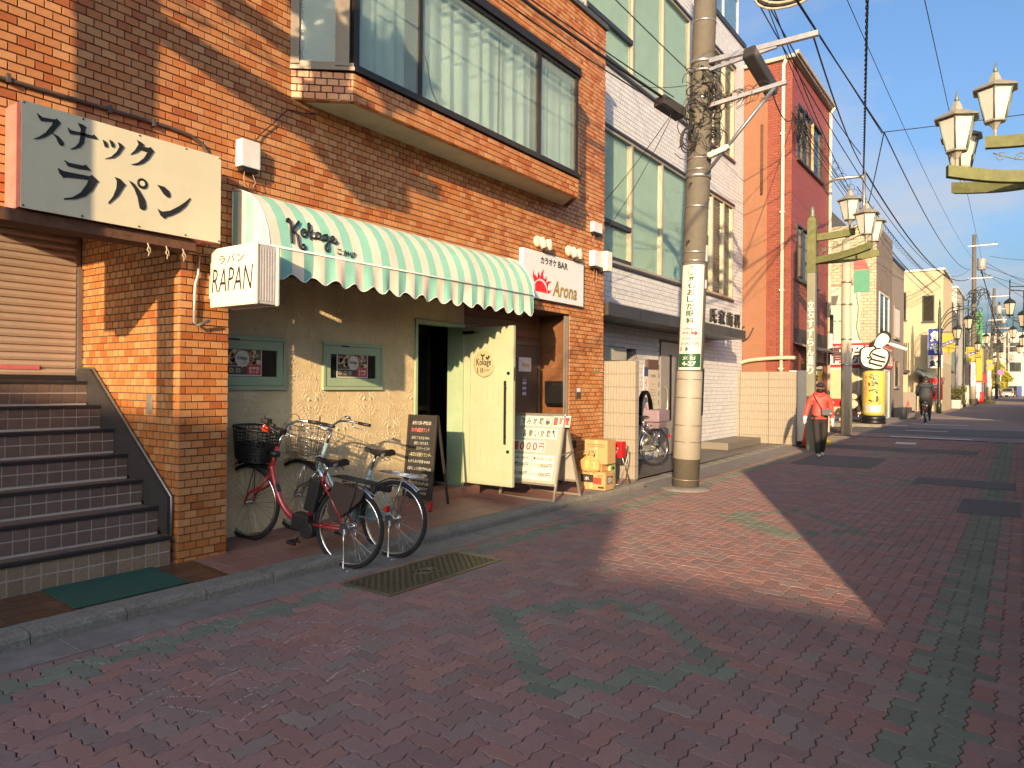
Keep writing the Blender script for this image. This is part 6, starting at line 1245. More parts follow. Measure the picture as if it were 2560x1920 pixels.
# ------------------------------------------------------------------ cables
M_cab=MT['black_cable']
def cable(p0,p1,sag,r,label,name='cable',n=26,twist=False):
    p0,p1=Vector(p0),Vector(p1); P=[p0.lerp(p1,i/n)+Vector((0,0,-4*sag*(i/n)*(1-i/n))) for i in range(n+1)]
    b=MB()
    if twist:
        N=n*14
        for ph in (0,3.1416): b.tube([p0.lerp(p1,i/N)+Vector((0,r*.8*math.cos(i*1.1+ph),-4*sag*(i/N)*(1-i/N)+r*.8*math.sin(i*1.1+ph))) for i in range(N+1)],r*.75,4,caps=False)
    else: b.tube(P,r,6)
    return tag(b.build(name,M_cab),label,'cable',group='overhead cables')
cable((-8,-1.42,6.25),(24.6,4.12,8.38),.0,.02,'thick twisted cable dropping from the top of the sky to the white pole',twist=True)
cable((-8,3.3,7.8),(18,2.62,7.45),.12,.014,'black cable from over the pole arm down to the junction in mid sky')
cable((-8,3.1,7.5),(18,2.64,7.43),.05,.011,'second black cable alongside it running to the same junction in mid sky')
cable((18,2.6,7.45),(66,3.40,11.0),.9,.014,'black cable from the mid sky junction on to the far transformer pole')
cable((18,2.6,7.45),(24.6,4.1,6.9),.1,.012,'short cable from the mid sky junction back to the white pole bracket')
cable((11.24,2.6,6.98),(24.6,4.09,8.5),.25,.014,'cable leaving the end of the pole crossarm for the white pole')
cable((24.6,4.05,8.4),(66,3.45,10.3),1.3,.026,'thick sagging cable from the white pole to the far transformer pole')
cable((24.6,4.3,8.0),(66,3.5,8.6),.9,.015,'lower cable from the white pole to the far transformer pole')
cable((0,1.0,7.0),(66,2.42,10.2),.0,.007,'thin wire crossing the open sky farthest to the right')
cable((0,2.3,8.1),(66,3.18,11.7),.9,.007,'thin wire crossing the open sky left of the right lanterns')
cable((18,2.6,7.45),(18,-4,7.2),.05,.010,'level cable crossing the street from the mid sky junction')
cable((11.3,4.15,9.6),(24.6,4.2,9.0),.3,.014,'cable from the hidden top of the thick pole to the white pole')
cable((11.3,3.9,8.7),(66,3.6,10.9),2.2,.012,'long cable sagging from the thick pole past the red building roof')
cable((11.3,3.6,8.6),(25.6,5.3,9.6),.3,.010,'cable from the thick pole to the far corner of the red building')
cable((-5,3.9,8.6),(11.3,4.1,8.3),.2,.012,'cable passing the top of the thick pole from the left')
cable((11.3,3.3,7.9),(24.6,4.1,7.2),.35,.010,'cable from the power loops to the bracket of the white pole')
cable((-5,5.45,6.95),(11.1,4.75,6.34),.25,.022,'thick black cable crossing the brick front above the bay window')
cable((-5,5.5,6.75),(11.1,4.7,6.42),.2,.009,'thin cable beside the thick one above the bay window')
cable((-3,4.95,6.6),(11.1,4.62,6.12),.38,.010,'thin cable passing in front of the bay window panes')
cable((-5,4.7,7.9),(11.2,4.42,6.75),.2,.008,'thin cable from the brick parapet to the pole clamps')
cable((11.2,4.5,6.6),(13.5,6.6,7.9),.05,.006,'thin service wire from the pole to the upper clinic window')
cable((11.0,4.7,6.1),(11.4,6.6,4.6),.1,.006,'thin service wire dropping from the pole to the clinic wall')
cable((11.0,4.7,6.05),(10.85,5.8,4.3),.1,.006,'thin service wire dropping from the pole to the brick corner')
cable((11.25,3.2,6.3),(20.85,5.25,9.3),.35,.012,'cable from the pole arm to the red building corner')
for k,(dy,dz) in enumerate(((0,0),(.12,.08),(-.1,-.1),(.05,-.2))): cable((20.8,5.2+dy,9.3+dz),(66,3.6+dy,8.4+dz*2),1.6,.012,['upper','second','third','lowest'][k]+' of four close cables running along the street from the red building','cable')
b=MB(); N=900; b.tube([(20.8+40*i/N,5.15-1.4*i/N+.09*math.cos(i*.5),9.35-.8*i/N-4*1.3*(i/N)*(1-i/N)*.8+.09*math.sin(i*.5)) for i in range(N)],.007,4); tag(b.build('spiral_hanger',M_cab),'long coiled spiral hanger wire strung beside the red building cables','cable')
rnd=random.Random(4); b=MB()
for i in range(22):
    r_=rnd.uniform(.08,.3); c=Vector((20.7+rnd.uniform(-.1,1.2),5.15+rnd.uniform(-.05,.05),9.2+rnd.uniform(-.6,.25))); b.tube([c+Vector((r_*math.cos(k*.6),0,r_*math.sin(k*.6))) for k in range(9)],.012,4)
tag(b.build('cable_cluster',M_cab),'cluster of looped black cables at the corner of the red building','cable')
b=MB()
for k in range(9): r_=.35+.04*k; b.tube([(PX-.1+.02*k,2.95+r_*.8*math.cos(a*.35+.2*k),8.05+.28*math.sin(a*.35+.2*k)-.03*k) for a in range(18)],.016 if k<6 else .025,5,mi=k%2)
tag(b.build('power_cable_loops',[MT['pale_string'],M_cab]),'bundle of pale and black power cable loops hanging above the crossarm','cable')
b=MB(); b.tube([(6.2,5.42,4.78),(6.0,5.40,4.95),(5.9,5.41,5.3)],.004,4); tag(b.build('wall_cable',M_cab),'short thin cable hanging on the bay window pane','cable')
# ------------------------------------------------------------------ white pole at the cross street
wp=thing('steel_pole','slim cream steel pole at the street corner past the red building','utility pole',(24.6,4.55,.15))
b=MB(); b.tube([(24.6,4.55,.1),(24.6,4.57,3.0),(24.6,4.60,6.4)],[.17,.155,.13],18); b.build('shaft',mat('cream_pole',(.36,.32,.25),.6,dirt=.3,dscale=2,dcol=(.4,.33,.22),streak=5),wp)
b=MB(); b.tube([(24.6,4.60,6.4),(24.6,4.35,6.75),(24.6,4.1,6.9),(24.6,4.1,8.45)],.05,8); b.tube([(24.6,4.1,8.3),(24.6,4.9,8.35),(24.6,5.3,8.2)],.05,8); b.build('bracket',M_galv,wp)
for z in (2.4,3.2,4.3,5.0): b=MB(); b.tube([(24.6,4.57,z),(24.6,4.57,z+.05)],.165,16); b.build('band',M_galv,wp)
b=MB(); b.box(24.35,24.45,4.72,4.98,4.3,4.6); b.build('speaker',mat('tan_case',(.5,.4,.28),.5),wp,bevel=.03)
tp=thing('lane_banner','green and red hanging banners on the cream street corner pole','banner',(24.7,4.35,4.6)); b=MB(); b.box(24.75,24.78,3.95,4.40,4.7,5.4); b.build('green_panel',mat('banner_green',(.06,.22,.15),.6),tp); b=MB(); b.prism([(24.75,3.95,5.42),(24.75,4.40,5.42),(24.75,4.40,5.95),(24.75,4.2,5.95)],(.03,0,0)); b.build('red_panel',mat('banner_red',(.35,.08,.07),.6),tp); b=MB(); b.tube([(24.76,4.3,4.7),(24.76,4.22,4.2),(24.76,4.28,3.6),(24.76,4.18,3.2)],.05,5); b.build('paper_streamer',mat('pale_string',(.5,.4,.3)),tp)
tl=thing('signal_box','narrow black and white sign hung on the cream street corner pole','sign',(24.4,4.8,2.9)); b=MB(); b.box(24.36,24.42,4.92,5.02,2.75,4.0); b.build('case',M_blk,tl); b=MB(); b.box(24.35,24.36,4.93,5.01,2.95,3.4); b.build('face',M_white,tl); b=MB(); b.tube([(24.4,4.9,3.0),(24.5,4.7,3.0)],.02,6); b.tube([(24.4,4.9,3.8),(24.5,4.7,3.8)],.02,6); b.build('bracket',M_galv,tl)
# vending machine, cone
vm=thing('vending_machine','white drinks vending machine at the end of the long ribbed wall','vending machine',(21.1,5.05,.1)); b=MB(); b.box(20.66,21.75,4.80,5.29,.22,2.16); b.build('cabinet',mat('machine_white',(.60,.56,.48),.4),vm,bevel=.01)
b=MB(); b.box(20.75,21.65,4.77,4.799,.95,2.05); b.build('display_window',M_gl,vm); b=MB(); b.box(20.72,21.70,4.785,4.799,.3,.9); b.build('front_panel',mat('machine_red',(.22,.02,.02),.4),vm); b=MB(); b.box(20.7,21.7,4.84,5.25,.1,.22); b.build('plinth',M_blk,vm)
for i in range(3):
    for j in range(8):
        b=MB(); x=20.82+j*.105; z=1.08+i*.31; b.cyl((x,4.764,z),(x,4.764,z+.17),.03,n=10); b.build('sample_can',mat('can_%d'%((i+j)%4),((.5,.05,.04),(.1,.25,.45),(.55,.5,.4),(.1,.3,.12))[(i+j)%4],.35),vm)
def cone(x,y,z,label,s=1):
    t=thing('traffic_cone',label,'traffic cone',(x,y,z)); b=MB(); b.box(x-.19*s,x+.19*s,y-.19*s,y+.19*s,z,z+.04*s); b.build('base',M_blk,t,bevel=.01); b=MB(); b.lathe([(.13*s,.04*s),(.035*s,.70*s),(.02*s,.71*s)],(x,y,z),16); b.build('cone',mat('cone_red',(.50,.05,.02),.45),t)
cone(20.25,4.72,gz(20.25)+.02,'red traffic cone standing beside the vending machine'); 
# ------------------------------------------------------------------ generic house
def windows(t,lst,face):
    """face 'w': wall facing -x at plane c; face 's': wall facing -y at plane c"""
    for it in lst:
        c,a0,a1,z0,z1,fm,gm=it[:7]; n=it[7] if len(it)>7 else 2
        def bx(b,p0,p1,q0,q1,d0,d1):
            b.box(p0,p1,c+d0,c+d1,q0,q1) if face=='s' else b.box(c+d0,c+d1,p0,p1,q0,q1)
        w=MB(); s=.06
        for a in ((a0,a1,z0,z0+s),(a0,a1,z1-s,z1),(a0,a0+s,z0+s,z1-s),(a1-s,a1,z0+s,z1-s)): bx(w,a[0],a[1],a[2],a[3],-.04,.06)
        w=w.build('window',fm,t); b=MB(); bx(b,a0+.05,a1-.05,z0+.05,z1-.05,-.012,-.006); b.build('pane',gm,w)
        for k in range(1,n): m=a0+(a1-a0)*k/n; b=MB(); bx(b,m-.025,m+.025,z0+s,z1-s,-.035,.03); b.build('mullion',fm,w)
        b=MB(); bx(b,a0-.05,a1+.05,z0-.06,z0,-.09,.0); b.build('sill',fm,w)
M_wp=mat('white_frame',(.60,.58,.54),.4); M_gw=glass_mat('window_dark',(.04,.05,.05),clear=.1,rough=.05)
# ------------------------------------------------------------------ bone setting clinic on the far corner
M_ct=mat('cream_facing',(.55,.46,.31),.6,tint=True,var=.08,vscale=6); M_gt=mat('grey_facing',(.22,.18,.145),.65,tint=True,var=.1,vscale=6)
BX,BY=30.0,4.55; bz=.42
bc=thing('bone_clinic','corner clinic building with cream tiled side, grey street front and red sign band','building',(32,6,bz))
b=MB(); b.box(BX+.02,34.0,BY+.02,12,0,7.95); b.build('wall',mat('facing_joint',(.24,.19,.13),.9),bc)
T=Tiles(); T.panel((BX+.02,7.5,bz),(0,-1,0),fz,(-1,0,0),2.95,7.5,.24,.12,.016,.018,.002,((.38,.33,.235),(.36,.31,.22),(.40,.35,.25)),bond=.5,holes=((1.0,2.4,3.05,5.25),(0,3,2.15,3.0),(.5,2.4,.1,2.1))); T.finish(bc,'facing_tile',M_ct,300)
T=Tiles(); T.panel((BX,BY+.02,bz),fx,fz,fn,4.0,7.5,.24,.06,.010,.018,.002,((.22,.18,.145),(.20,.165,.135),(.24,.195,.16)),bond=.5,holes=((.7,3.2,3.1,5.1),(0,4,2.1,3.0),(.8,3.4,.0,2.05))); T.finish(bc,'street_tile',M_gt,300)
windows(bc,[(BX+.02,5.10,6.5,3.47,5.6,M_wp,mat('mint_glass',(.32,.46,.38),.2),1),(BX+.02,5.10,5.62,.55,2.45,M_wp,mat('beige_blind',(.50,.37,.22),.6),1),(BX+.02,5.68,6.5,.55,2.45,M_wp,MT['beige_blind'],1)],'w')
windows(bc,[(BY+.02,30.7,33.1,3.52,5.42,M_wp,M_gw,2),(BY+.02,30.9,33.3,.45,2.45,M_wp,mat('pale_door_glass',(.30,.34,.30),.2),2)],'s')
sb_=thing('clinic_sign_band','red and white sign band with large kanji above the corner clinic windows','sign',(BX,5.4,2.55))
M_sred=mat('sign_red',(.55,.022,.022),.4); b=MB(); b.box(BX-.06,BX,4.60,7.3,2.52,3.40); b.box(BX-.06,34.0,BY-.06,BY-.002,2.52,3.40); b.build('band',M_sred,sb_)
b=MB(); 
for k in range(4):
    y=6.15-k*.62+.62*1; b.box(BX-.064,BX-.061,y-.56,y-.02,2.60,3.32)
    text(b,'整骨院院'[k] if k<3 else '院',(BX-.066,y-.05,2.64),(0,-1,0),fz,.48,.62,.03,mi=1)
for k in range(6): x=30.5+k*.56; b.box(x,x+.44,BY-.064,BY-.061,2.62,3.30); text(b,['交通','肩腰','保険','鍼灸','矯正','骨盤'][k],(x+.12,BY-.066,2.66),fx,fz,.2,.6,.03,mi=1,vertical=True)
b.build('lettering',[M_white,mat('maroon_ink',(.10,.02,.03),.5)],sb_)
b=MB(); b.box(BX-.02,BX-.012,5.08,6.55,.98,1.28); b.build('window_band',M_sred,sb_); b=MB(); text(b,'はじめての方へ',(BX-.022,5.55,1.06),(0,-1,0),fz,.42,.14,.02); text(b,'接骨院',(BX-.022,6.4,1.06),(0,-1,0),fz,.4,.14,.02); b.build('window_lettering',M_white,sb_)
for k in range(5): b=MB(); x=31.2+k*.6; b.cyl((x,BY-.3,3.42),(x+.02,BY-.62,3.30),.07,n=10); b.tube([(x,BY,3.5),(x,BY-.3,3.42)],.02,5); b.build('sign_lamp',M_white,sb_)
# thumbs-up sign
ts=thing('thumbs_up_sign','large white thumbs-up hand sign with black outline at the clinic corner','sign',(28.9,4.5,2.3))
TX=29.0
def ty(px,py): return (4.90-(px-425)/4.147/1800*27.0*1.06, 2.40+(985-py)/4.147/1800*27.0*1.03)
HAND=[(430,840),(440,790),(500,765),(540,750),(560,690),(600,645),(645,650),(668,690),(655,735),(610,780),(650,815),(660,850),(655,895),(640,935),(610,975),(560,985),(500,970),(455,950),(430,900)]
def grow(P,d):
    cx=sum(p[0] for p in P)/len(P); cy=sum(p[1] for p in P)/len(P); return [(cx+(x-cx)*(1+d),cy+(y-cy)*(1+d)) for x,y in P]
def ts_poly(P,x,th): return [(x,*ty(px,py)) for px,py in P]
def densify(P):
    Q=[Vector((p[0],p[1],0)) for p in P]; Q=smooth([tuple(q) for q in Q]+[tuple(Q[0])],4); return [(q.x,q.y) for q in Q[:-1]]
HD=densify(HAND); b=MB(); b.prism(ts_poly(grow(HD,.15),TX,0),(.08,0,0)); b.build('outline_board',M_blk,ts); b=MB(); b.prism(ts_poly(HD,TX-.012,0),(.011,0,0)); b.build('hand',mat('sign_white_paint',(.68,.66,.56),.4),ts)
b=MB()
for P in ([(600,785),(560,790),(525,810),(505,850),(520,880),(500,915),(510,940)],[(525,835),(580,860),(640,880)],[(510,885),(570,905),(640,920)],[(505,925),(560,945),(615,960)],[(480,870),(505,880)],[(500,770),(540,760),(560,790)]): b.tube([(TX-.016,*ty(p.x,p.y)) for p in smooth([(x,y,0) for x,y in P])],.034,5)
b.build('finger_lines',M_blk,ts); b=MB(); b.tube([(TX+.08,4.6,2.6),(BX,4.75,2.7)],.03,6); b.tube([(TX+.08,4.55,3.2),(BX,4.7,3.2)],.03,6); b.build('bracket',M_galv,ts)
# yellow inflatable sign
dr_=thing('inflatable_sign','yellow inflatable pillar sign reading no appointment OK beside the clinic door','sign',(28.6,4.38,.42)); M_yel=mat('yellow_vinyl',(.46,.39,.08),.45,var=.05,vscale=3)
b=MB(); b.lathe([(.34,.30),(.37,.40),(.37,1.78),(.34,1.86),(.25,1.90),(.05,1.91)],(28.6,4.40,.42),28); b.build('pillar',M_yel,dr_); b=MB(); b.lathe([(.36,0),(.40,.02),(.40,.10),(.37,.12),(.40,.14),(.40,.24),(.36,.30)],(28.6,4.40,.42),24); b.build('base',M_blk,dr_)
g2=math.atan2(-4.4,-28.6)
def dw(a,z,o=.004): return Vector((28.6+(.37+o)*math.cos(g2-a),4.40+(.37+o)*math.sin(g2-a),.42+z))
def dtext(b,t_,ac,z0,w,h,off,mi=0,vertical=False):
    q=MB(); text(q,t_,(0,0,0),fx,fz,w,h,off,n_off=0,vertical=vertical); b.add([dw(ac+(p[0]-w/2)/.37,z0+p[2]) for p in q.v],q.f,mi)
b=MB(); dtext(b,'予約なし',.02,.76,.34,1.05,.05,0,True); dtext(b,'でも',-.55,.72,.08,.2,.01,0,True); b.grid(lambda u,v:dw(-.75+1.5*u,.42+.26*v,.003),12,2,1); dtext(b,'OK',.0,.45,.40,.2,.05,2); b.grid(lambda u,v:dw(.62+.22*u,.98+.72*v,.003),4,2,3); dtext(b,'はじめての方',.73,1.0,.055,.66,.01,2,True)
b.build('lettering',[mat('brown_ink',(.05,.03,.035),.5),mat('grey_patch',(.40,.38,.42),.5),M_white,mat('orange_label',(.6,.14,.03),.5)],dr_)
# plush gorilla on a chair
ch=thing('folding_chair','black folding chair in front of the corner clinic window','chair',(28.9,5.15,.42)); 
b=MB(); b.box(28.7,29.1,4.9,5.3,.85,.90); b.build('seat',M_blk,ch,bevel=.02); b=MB(); b.box(29.05,29.1,4.9,5.3,1.0,1.45); b.build('backrest',M_blk,ch,bevel=.02)
for x in (28.72,29.08):
    for y in (4.92,5.28): b=MB(); b.tube([(x,y,.42),(x,y,.86)],.014,6); b.build('leg',M_chr,ch)
gp=thing('plush_gorilla','dark plush gorilla with pale face sitting on the folding chair','plush toy',(28.85,5.1,.9)); M_fur=mat('dark_fur',(.03,.025,.022),.95,var=.4,vscale=30,bump=1,bscale=60); M_pf=mat('pale_plush',(.50,.38,.29),.9)
b=MB(); b.sphere((28.88,5.1,1.08),.24,16,12,sc3=(.85,1,1)); b.sphere((28.84,5.1,1.42),.19,16,12,sc3=(.9,1.05,1.0)); 
for s in(-1,1): b.tube([(28.86,5.1+s*.2,1.2),(28.74,5.1+s*.30,1.05),(28.68,5.1+s*.24,.95)],[.07,.065,.06],8); b.tube([(28.8,5.1+s*.12,.98),(28.62,5.1+s*.2,.95),(28.58,5.1+s*.22,.80)],[.09,.08,.07],8)
b.build('body',M_fur,gp); b=MB(); b.sphere((28.70,5.1,1.38),.13,14,10,sc3=(.6,1.15,.9)); b.build('face',M_pf,gp); b=MB(); b.sphere((28.70,5.1,1.10),.16,14,10,sc3=(.4,1.1,1)); b.build('belly',M_pf,gp)
for s in(-1,1): b=MB(); b.sphere((28.60,5.1+s*.23,.80),.075,10,8); b.build('foot',M_pf,gp); b=MB(); b.sphere((28.625,5.1+s*.04,1.43),.014,8,6); b.build('eye',M_blk,gp)
b=MB(); b.box(29.3,33.9,4.2,BY-.02,bz-.05,bz+.06); b.box(28.0,29.95,4.05,7.5,bz-.15,bz+.01); struct(b.build('corner_pavement',M_conc))
b=MB(); b.box(34.2,36.4,4.05,4.5,bz,bz+.45); b.box(34.6,37.2,3.75,4.04,bz,bz+.24); tag(b.build('stone_steps',mat('dark_granite',(.07,.068,.07),.5),bevel=.02),'dark stone steps in front of the grey house','steps')
cone(37.6,4.35,gz(37.6)+.05,'small red traffic cone beside the stone steps of the grey house',.9)
# ------------------------------------------------------------------ grey house, cream fish shop and the rest of the street
M_gs=mat('grey_stucco',(.235,.20,.165),.85,var=.06,vscale=3,bump=.2,bscale=60)
gh=thing('grey_house','plain grey stuccoed house with two narrow windows beside the corner clinic','house',(36,5,.4)); b=MB(); b.box(34.03,38.2,4.62,12,0,7.2); b.build('wall',M_gs,gh); b=MB(); b.box(34.0,38.25,4.57,12,7.2,7.32); b.build('coping',M_dsash,gh)
windows(gh,[(4.62,35.0,36.6,3.9,5.3,M_gs,M_wp,1),(4.62,35.2,36.6,1.75,2.95,M_gs,M_gw,1)],'s')
M_cs=mat('cream_siding',(.42,.35,.23),.7,tint=False,var=.06,vscale=4,dirt=.2,dscale=.7,dcol=(.36,.29,.18),streak=3)
fs_=thing('fish_shop_building','cream sided building with blue fish shop sign beyond the grey house','building',(50,5,.45)); FX,FY=47.0,3.75
b=MB(); b.box(FX,53,FY,13,0,8.4); b.box(FX-.5,53.2,5.4,13,0,7.6); b.build('wall',M_cs,fs_)
for k in range(48):
    y=FY+.03+k*.11; b=MB(); b.box(FX-.012 if y<5.3 else FX-.512,FX if y<5.3 else FX-.5,y,y+.09,3.2,8.35 if y<5.3 else 7.55); b.build('siding_board',M_cs,fs_)
for k in range(40): b=MB(); x=FX+.05+k*.15; b.box(x,x+.12,FY-.012,FY,3.2,8.35); b.build('siding_board',M_cs,fs_)
b=MB(); b.box(FX-.1,53.1,FY-.1,13,8.4,8.5); b.build('coping',M_wp,fs_); b=MB(); b.add([(FX+1,4.2,8.6),(FX+1,5.4,8.6),(FX+3,5.4,9.0),(FX+3,4.2,9.0)],[(0,1,2,3)]); b.add([(FX+1,4.2,8.55),(FX+1,5.4,8.55),(FX+3,5.4,8.95),(FX+3,4.2,8.95)],[(3,2,1,0)]); b.build('solar_panel',M_gl,fs_)
windows(fs_,[(FX,4.15,4.75,5.5,7.0,M_dsash,M_gw,1),(FX-.5,5.5,6.3,5.6,7.2,M_dsash,M_gw,2)],'w')
b=MB(); b.box(FX-.9,FX-.5,5.3,6.6,2.6,2.75); b.build('balcony_slab',M_dsash,fs_)
for k in range(14): b=MB(); y=5.32+k*.095; b.box(FX-.88,FX-.85,y,y+.05,2.75,4.3); b.build('balcony_bar',M_dsash,fs_)
b=MB(); b.add([(FX-1.2,3.6,2.0),(FX-1.2,5.0,2.6),(FX,5.0,2.9),(FX,3.6,2.3)],[(0,1,2,3)]); b.add([(FX-1.2,3.6,1.95),(FX-1.2,5.0,2.55),(FX,5.0,2.85),(FX,3.6,2.25)],[(3,2,1,0)]); b.build('shop_awning',mat('grey_green_tin',(.16,.19,.17),.5),fs_)
b=MB(); b.box(FX-.02,FX-.005,4.25,4.9,.45,2.4); b.build('shop_door',mat('brown_frame',(.12,.085,.065)),fs_)
b=MB(); b.box(FX-.9,FX-.3,4.95,5.6,.45,1.5); tag(b.build('utility_cabinet',mat('grey_cabinet',(.22,.19,.16),.6),bevel=.02),'grey utility cabinet at the foot of the cream building','cabinet')
f2=thing('fish_shop_sign','blue and white vertical sign reading fish shop hung over the street','sign',(46,3.9,3)); b=MB(); b.box(45.9,45.98,3.62,4.36,2.85,5.05); b.build('panel',M_white,f2); b=MB(); b.box(45.89,45.899,3.64,4.34,3.55,5.02); b.build('blue_field',mat('sign_blue',(.012,.035,.26),.4),f2); b=MB(); text(b,'魚や',(45.888,4.26,3.62),(0,-1,0),fz,.55,1.32,.06,vertical=True); b.build('lettering',M_white,f2); b=MB(); text(b,'五代目',(45.888,4.22,3.36),(0,-1,0),fz,.46,.14,.03); b.build('red_lettering',M_sred,f2); b=MB(); text(b,'魚第',(45.888,4.28,2.92),(0,-1,0),fz,.6,.36,.04); b.build('black_lettering',M_ink,f2); b=MB(); b.tube([(45.94,4.3,4.8),(47,4.3,4.8)],.03,6); b.tube([(45.94,4.3,3.2),(47,4.3,3.2)],.03,6); b.build('bracket',M_galv,f2)
f3=thing('shop_banner','red hanging shop banner below the blue fish shop sign','banner',(45.7,3.9,1.2)); b=MB(); b.grid(lambda u,v:(45.7+.03*math.sin(u*9),3.62+.62*u,1.1+1.2*v),10,4); b.build('cloth',mat('banner_bright_red',(.55,.03,.025),.7),f3); b=MB(); text(b,'大漁',(45.66,4.18,1.75),(0,-1,0),fz,.5,.3,.03); b.build('lettering',M_white,f3)
# modern green lamps with hanging lanterns and banners
M_gn=mat('dark_green_steel',(.018,.028,.022),.4,metal=.3); M_lg2=mat('lantern_beige_glass',(.42,.36,.27),.3)
def lamp2(loc,rz,label,banner=True,s=1):
    t=thing('street_lamp',label,'street lamp',loc,group='green street lamps with hanging lanterns',rz=rz)
    b=MB(); b.lathe([(.12,0),(.12,.5),(.085,.55),(.08,2.5),(.07,5.3),(.045,5.5),(.03,5.6),(.05,5.68),(.004,5.95)],(0,0,0),12); b.build('post',M_gn,t,local=True)
    for k,(L_,zt,z0) in enumerate(((1.25,5.75,4.85),(.78,5.35,4.35))):
        b=MB(); b.tube(smooth([(0,-.05,z0-.35),(0,-.2,z0+.05),(0,-.5,z0+.38),(0,-L_,z0+.52)]),.025,6); b.tube(smooth([(0,-.05,z0-.05),(0,-.25,z0+.30),(0,-.5,z0+.58),(0,-L_,z0+.66)]),.022,6); b.tube([(0,-L_,z0+.95),(0,-L_,z0+.1)],.022,6); b.build('arm',M_gn,t,local=True)
        b=MB(); c=(0,-L_,z0); b.lathe([(.02,.18),(.20,.06),(.24,-.02),(.22,-.05),(.02,-.04)],c,6,sm=False); l_=b.build('lantern',M_gn,t,local=True); b=MB(); b.lathe([(.21,-.05),(.13,-.48),(.05,-.50)],c,6,sm=False); b.build('glass',M_lg2,l_,local=True); b=MB()
        for j in range(6): a=6.2832*j/6; b.tube([(.215*math.cos(a),-L_+.215*math.sin(a),z0-.05),(.135*math.cos(a),-L_+.135*math.sin(a),z0-.49)],.012,4)
        b.lathe([(.14,-.49),(.10,-.54),(.02,-.56),(.015,-.64),(.002,-.66)],c,8); b.build('cage',M_gn,l_,local=True)
    if banner:
        b=MB(); b.tube([(0,-.05,4.2),(0,-.75,4.2)],.02,5); b.build('banner_arm',M_gn,t,local=True)
        b=MB(); b.prism([(-.02,-.12,4.12),(-.02,-.70,4.12),(-.02,-.70,3.25),(-.02,-.41,3.05),(-.02,-.12,3.25)],(.03,0,0)); bn=b.build('banner',mat('banner_yellow',(.42,.26,.02),.6),t,local=True); b=MB(); b.prism([(-.03,-.10,3.42),(-.03,-.70,3.66),(-.03,-.70,3.86),(-.03,-.10,3.62)],(.008,0,0)); b.build('banner_stripe',mat('banner_navy',(.03,.06,.16),.6),bn,local=True); b=MB(); text(b,'ふれあい通り',(-.033,-.15,3.48),(0,-1,.4),(0,.37,1),.5,.10,.02); b.build('lettering',M_white,bn,local=True)
    return t
lamp2((43.2,3.58,gz(43)),0,'green street lamp with a yellow banner in front of the cream fish shop')
lamp2((58,3.35,gz(58)),0,'green street lamp with a yellow banner beyond the far transformer pole')
lamp2((84,3.1,gz(84)),0,'green street lamp farthest away on the left side of the street')
lamp2((36,-.75,gz(36)),math.pi,'green street lamp whose lanterns show at the right edge of the picture, the nearer',True)
lamp2((52,-.7,gz(52)),math.pi,'green street lamp whose lanterns show at the right edge of the picture, the farther',True)
lamp2((74,-.9,gz(74)),math.pi,'green street lamp on the right side far down the street',True)
# far utility poles
def far_pole(x,y,h,label,lean=0,trans=True,wrap=True):
    z=gz(x); t=thing('utility_pole',label,'utility pole',(x,y,z),group='far utility poles'); b=MB(); b.tube([(x,y,z-.2),(x,y+lean*h,z+h)],[.20,.13],14); b.build('shaft',M_pole,t)
    if wrap: b=MB(); b.tube([(x,y,z+.5),(x,y+lean*2.2,z+2.4)],[.21,.20],14); b.build('wrap',M_wrap,t); b=MB(); b.box(x-.23,x-.205,y-.14,y+.14,z+1.5,z+3.3); b.build('sign',M_white,t); b=MB(); text(b,'駐車場',(x-.232,y+.06,z+1.9),(0,-1,0),fz,.12,1.0,.02,vertical=True); b.build('lettering',M_brn,t)
    yy=lambda q:y+lean*q
    for zz_,L_ in ((h-.9,1.5),(h-3.4,1.2)):
        b=MB(); b.bar((x-.15,yy(zz_)-L_,z+zz_),(x-.15,yy(zz_)+.4,z+zz_),.08,.08); b.build('crossarm',M_galv,t)
        for k in range(3): b=MB(); b.lathe([(.03,0),(.05,.05),(.03,.1),(.05,.15),(.02,.2)],(x-.15,yy(zz_)-L_+.1+k*.4,z+zz_+.04),8); b.build('insulator',M_lfr,t)
    if trans: b=MB(); b.lathe([(.26,0),(.30,.04),(.30,.85),(.26,.9),(.1,.95)],(x-.1,yy(h-2.6)-.5,z+h-2.8),16); b.build('transformer',mat('transformer_grey',(.30,.28,.26),.5,metal=.3),t)
    rn=random.Random(int(x)); b=MB()
    for i in range(34): r_=rn.uniform(.1,.4); c=Vector((x-.25,yy(h*.55)-rn.uniform(-.3,.7),z+h*.55+rn.uniform(-1.2,1.6))); b.tube([c+Vector((0,r_*math.cos(k*.6),r_*math.sin(k*.6))) for k in range(8)],.022,4)
    stuff(b.build('cable_tangle',M_cab,t)); return t
far_pole(66,3.2,13.2,'tall concrete pole with grey transformer and vertical white sign down the street')
far_pole(92,3.0,12.0,'leaning concrete pole behind the transformer pole down the street',-.03)
far_pole(112,2.9,12.5,'concrete pole carrying a no parking disc far down the street',-.02,True,False); far_pole(150,2.4,12,'farthest small concrete pole at the end of the street',0,True,False); far_pole(130,-1.2,12,'concrete pole on the right side at the end of the street',0,True,False)
for k,(z0,z1,s_) in enumerate(((11.8,11.3,.7),(10.8,10.4,.9),(9.3,9.0,1.1),(8.2,8.4,1.0))): cable((66,3.0-.3*k,z0),(112,2.6-.2*k,z1),s_,.03,['highest','second highest','third highest','lowest'][k]+' of the cables beyond the far transformer pole')
cable((66,2.2,11.9),(66,-3,11.4),.3,.015,'cable crossing the street at the far transformer pole'); cable((92,2.2,11.0),(150,1.8,11.5),.5,.03,'cable near the end of the street under the cloud')
rnd=random.Random(9)
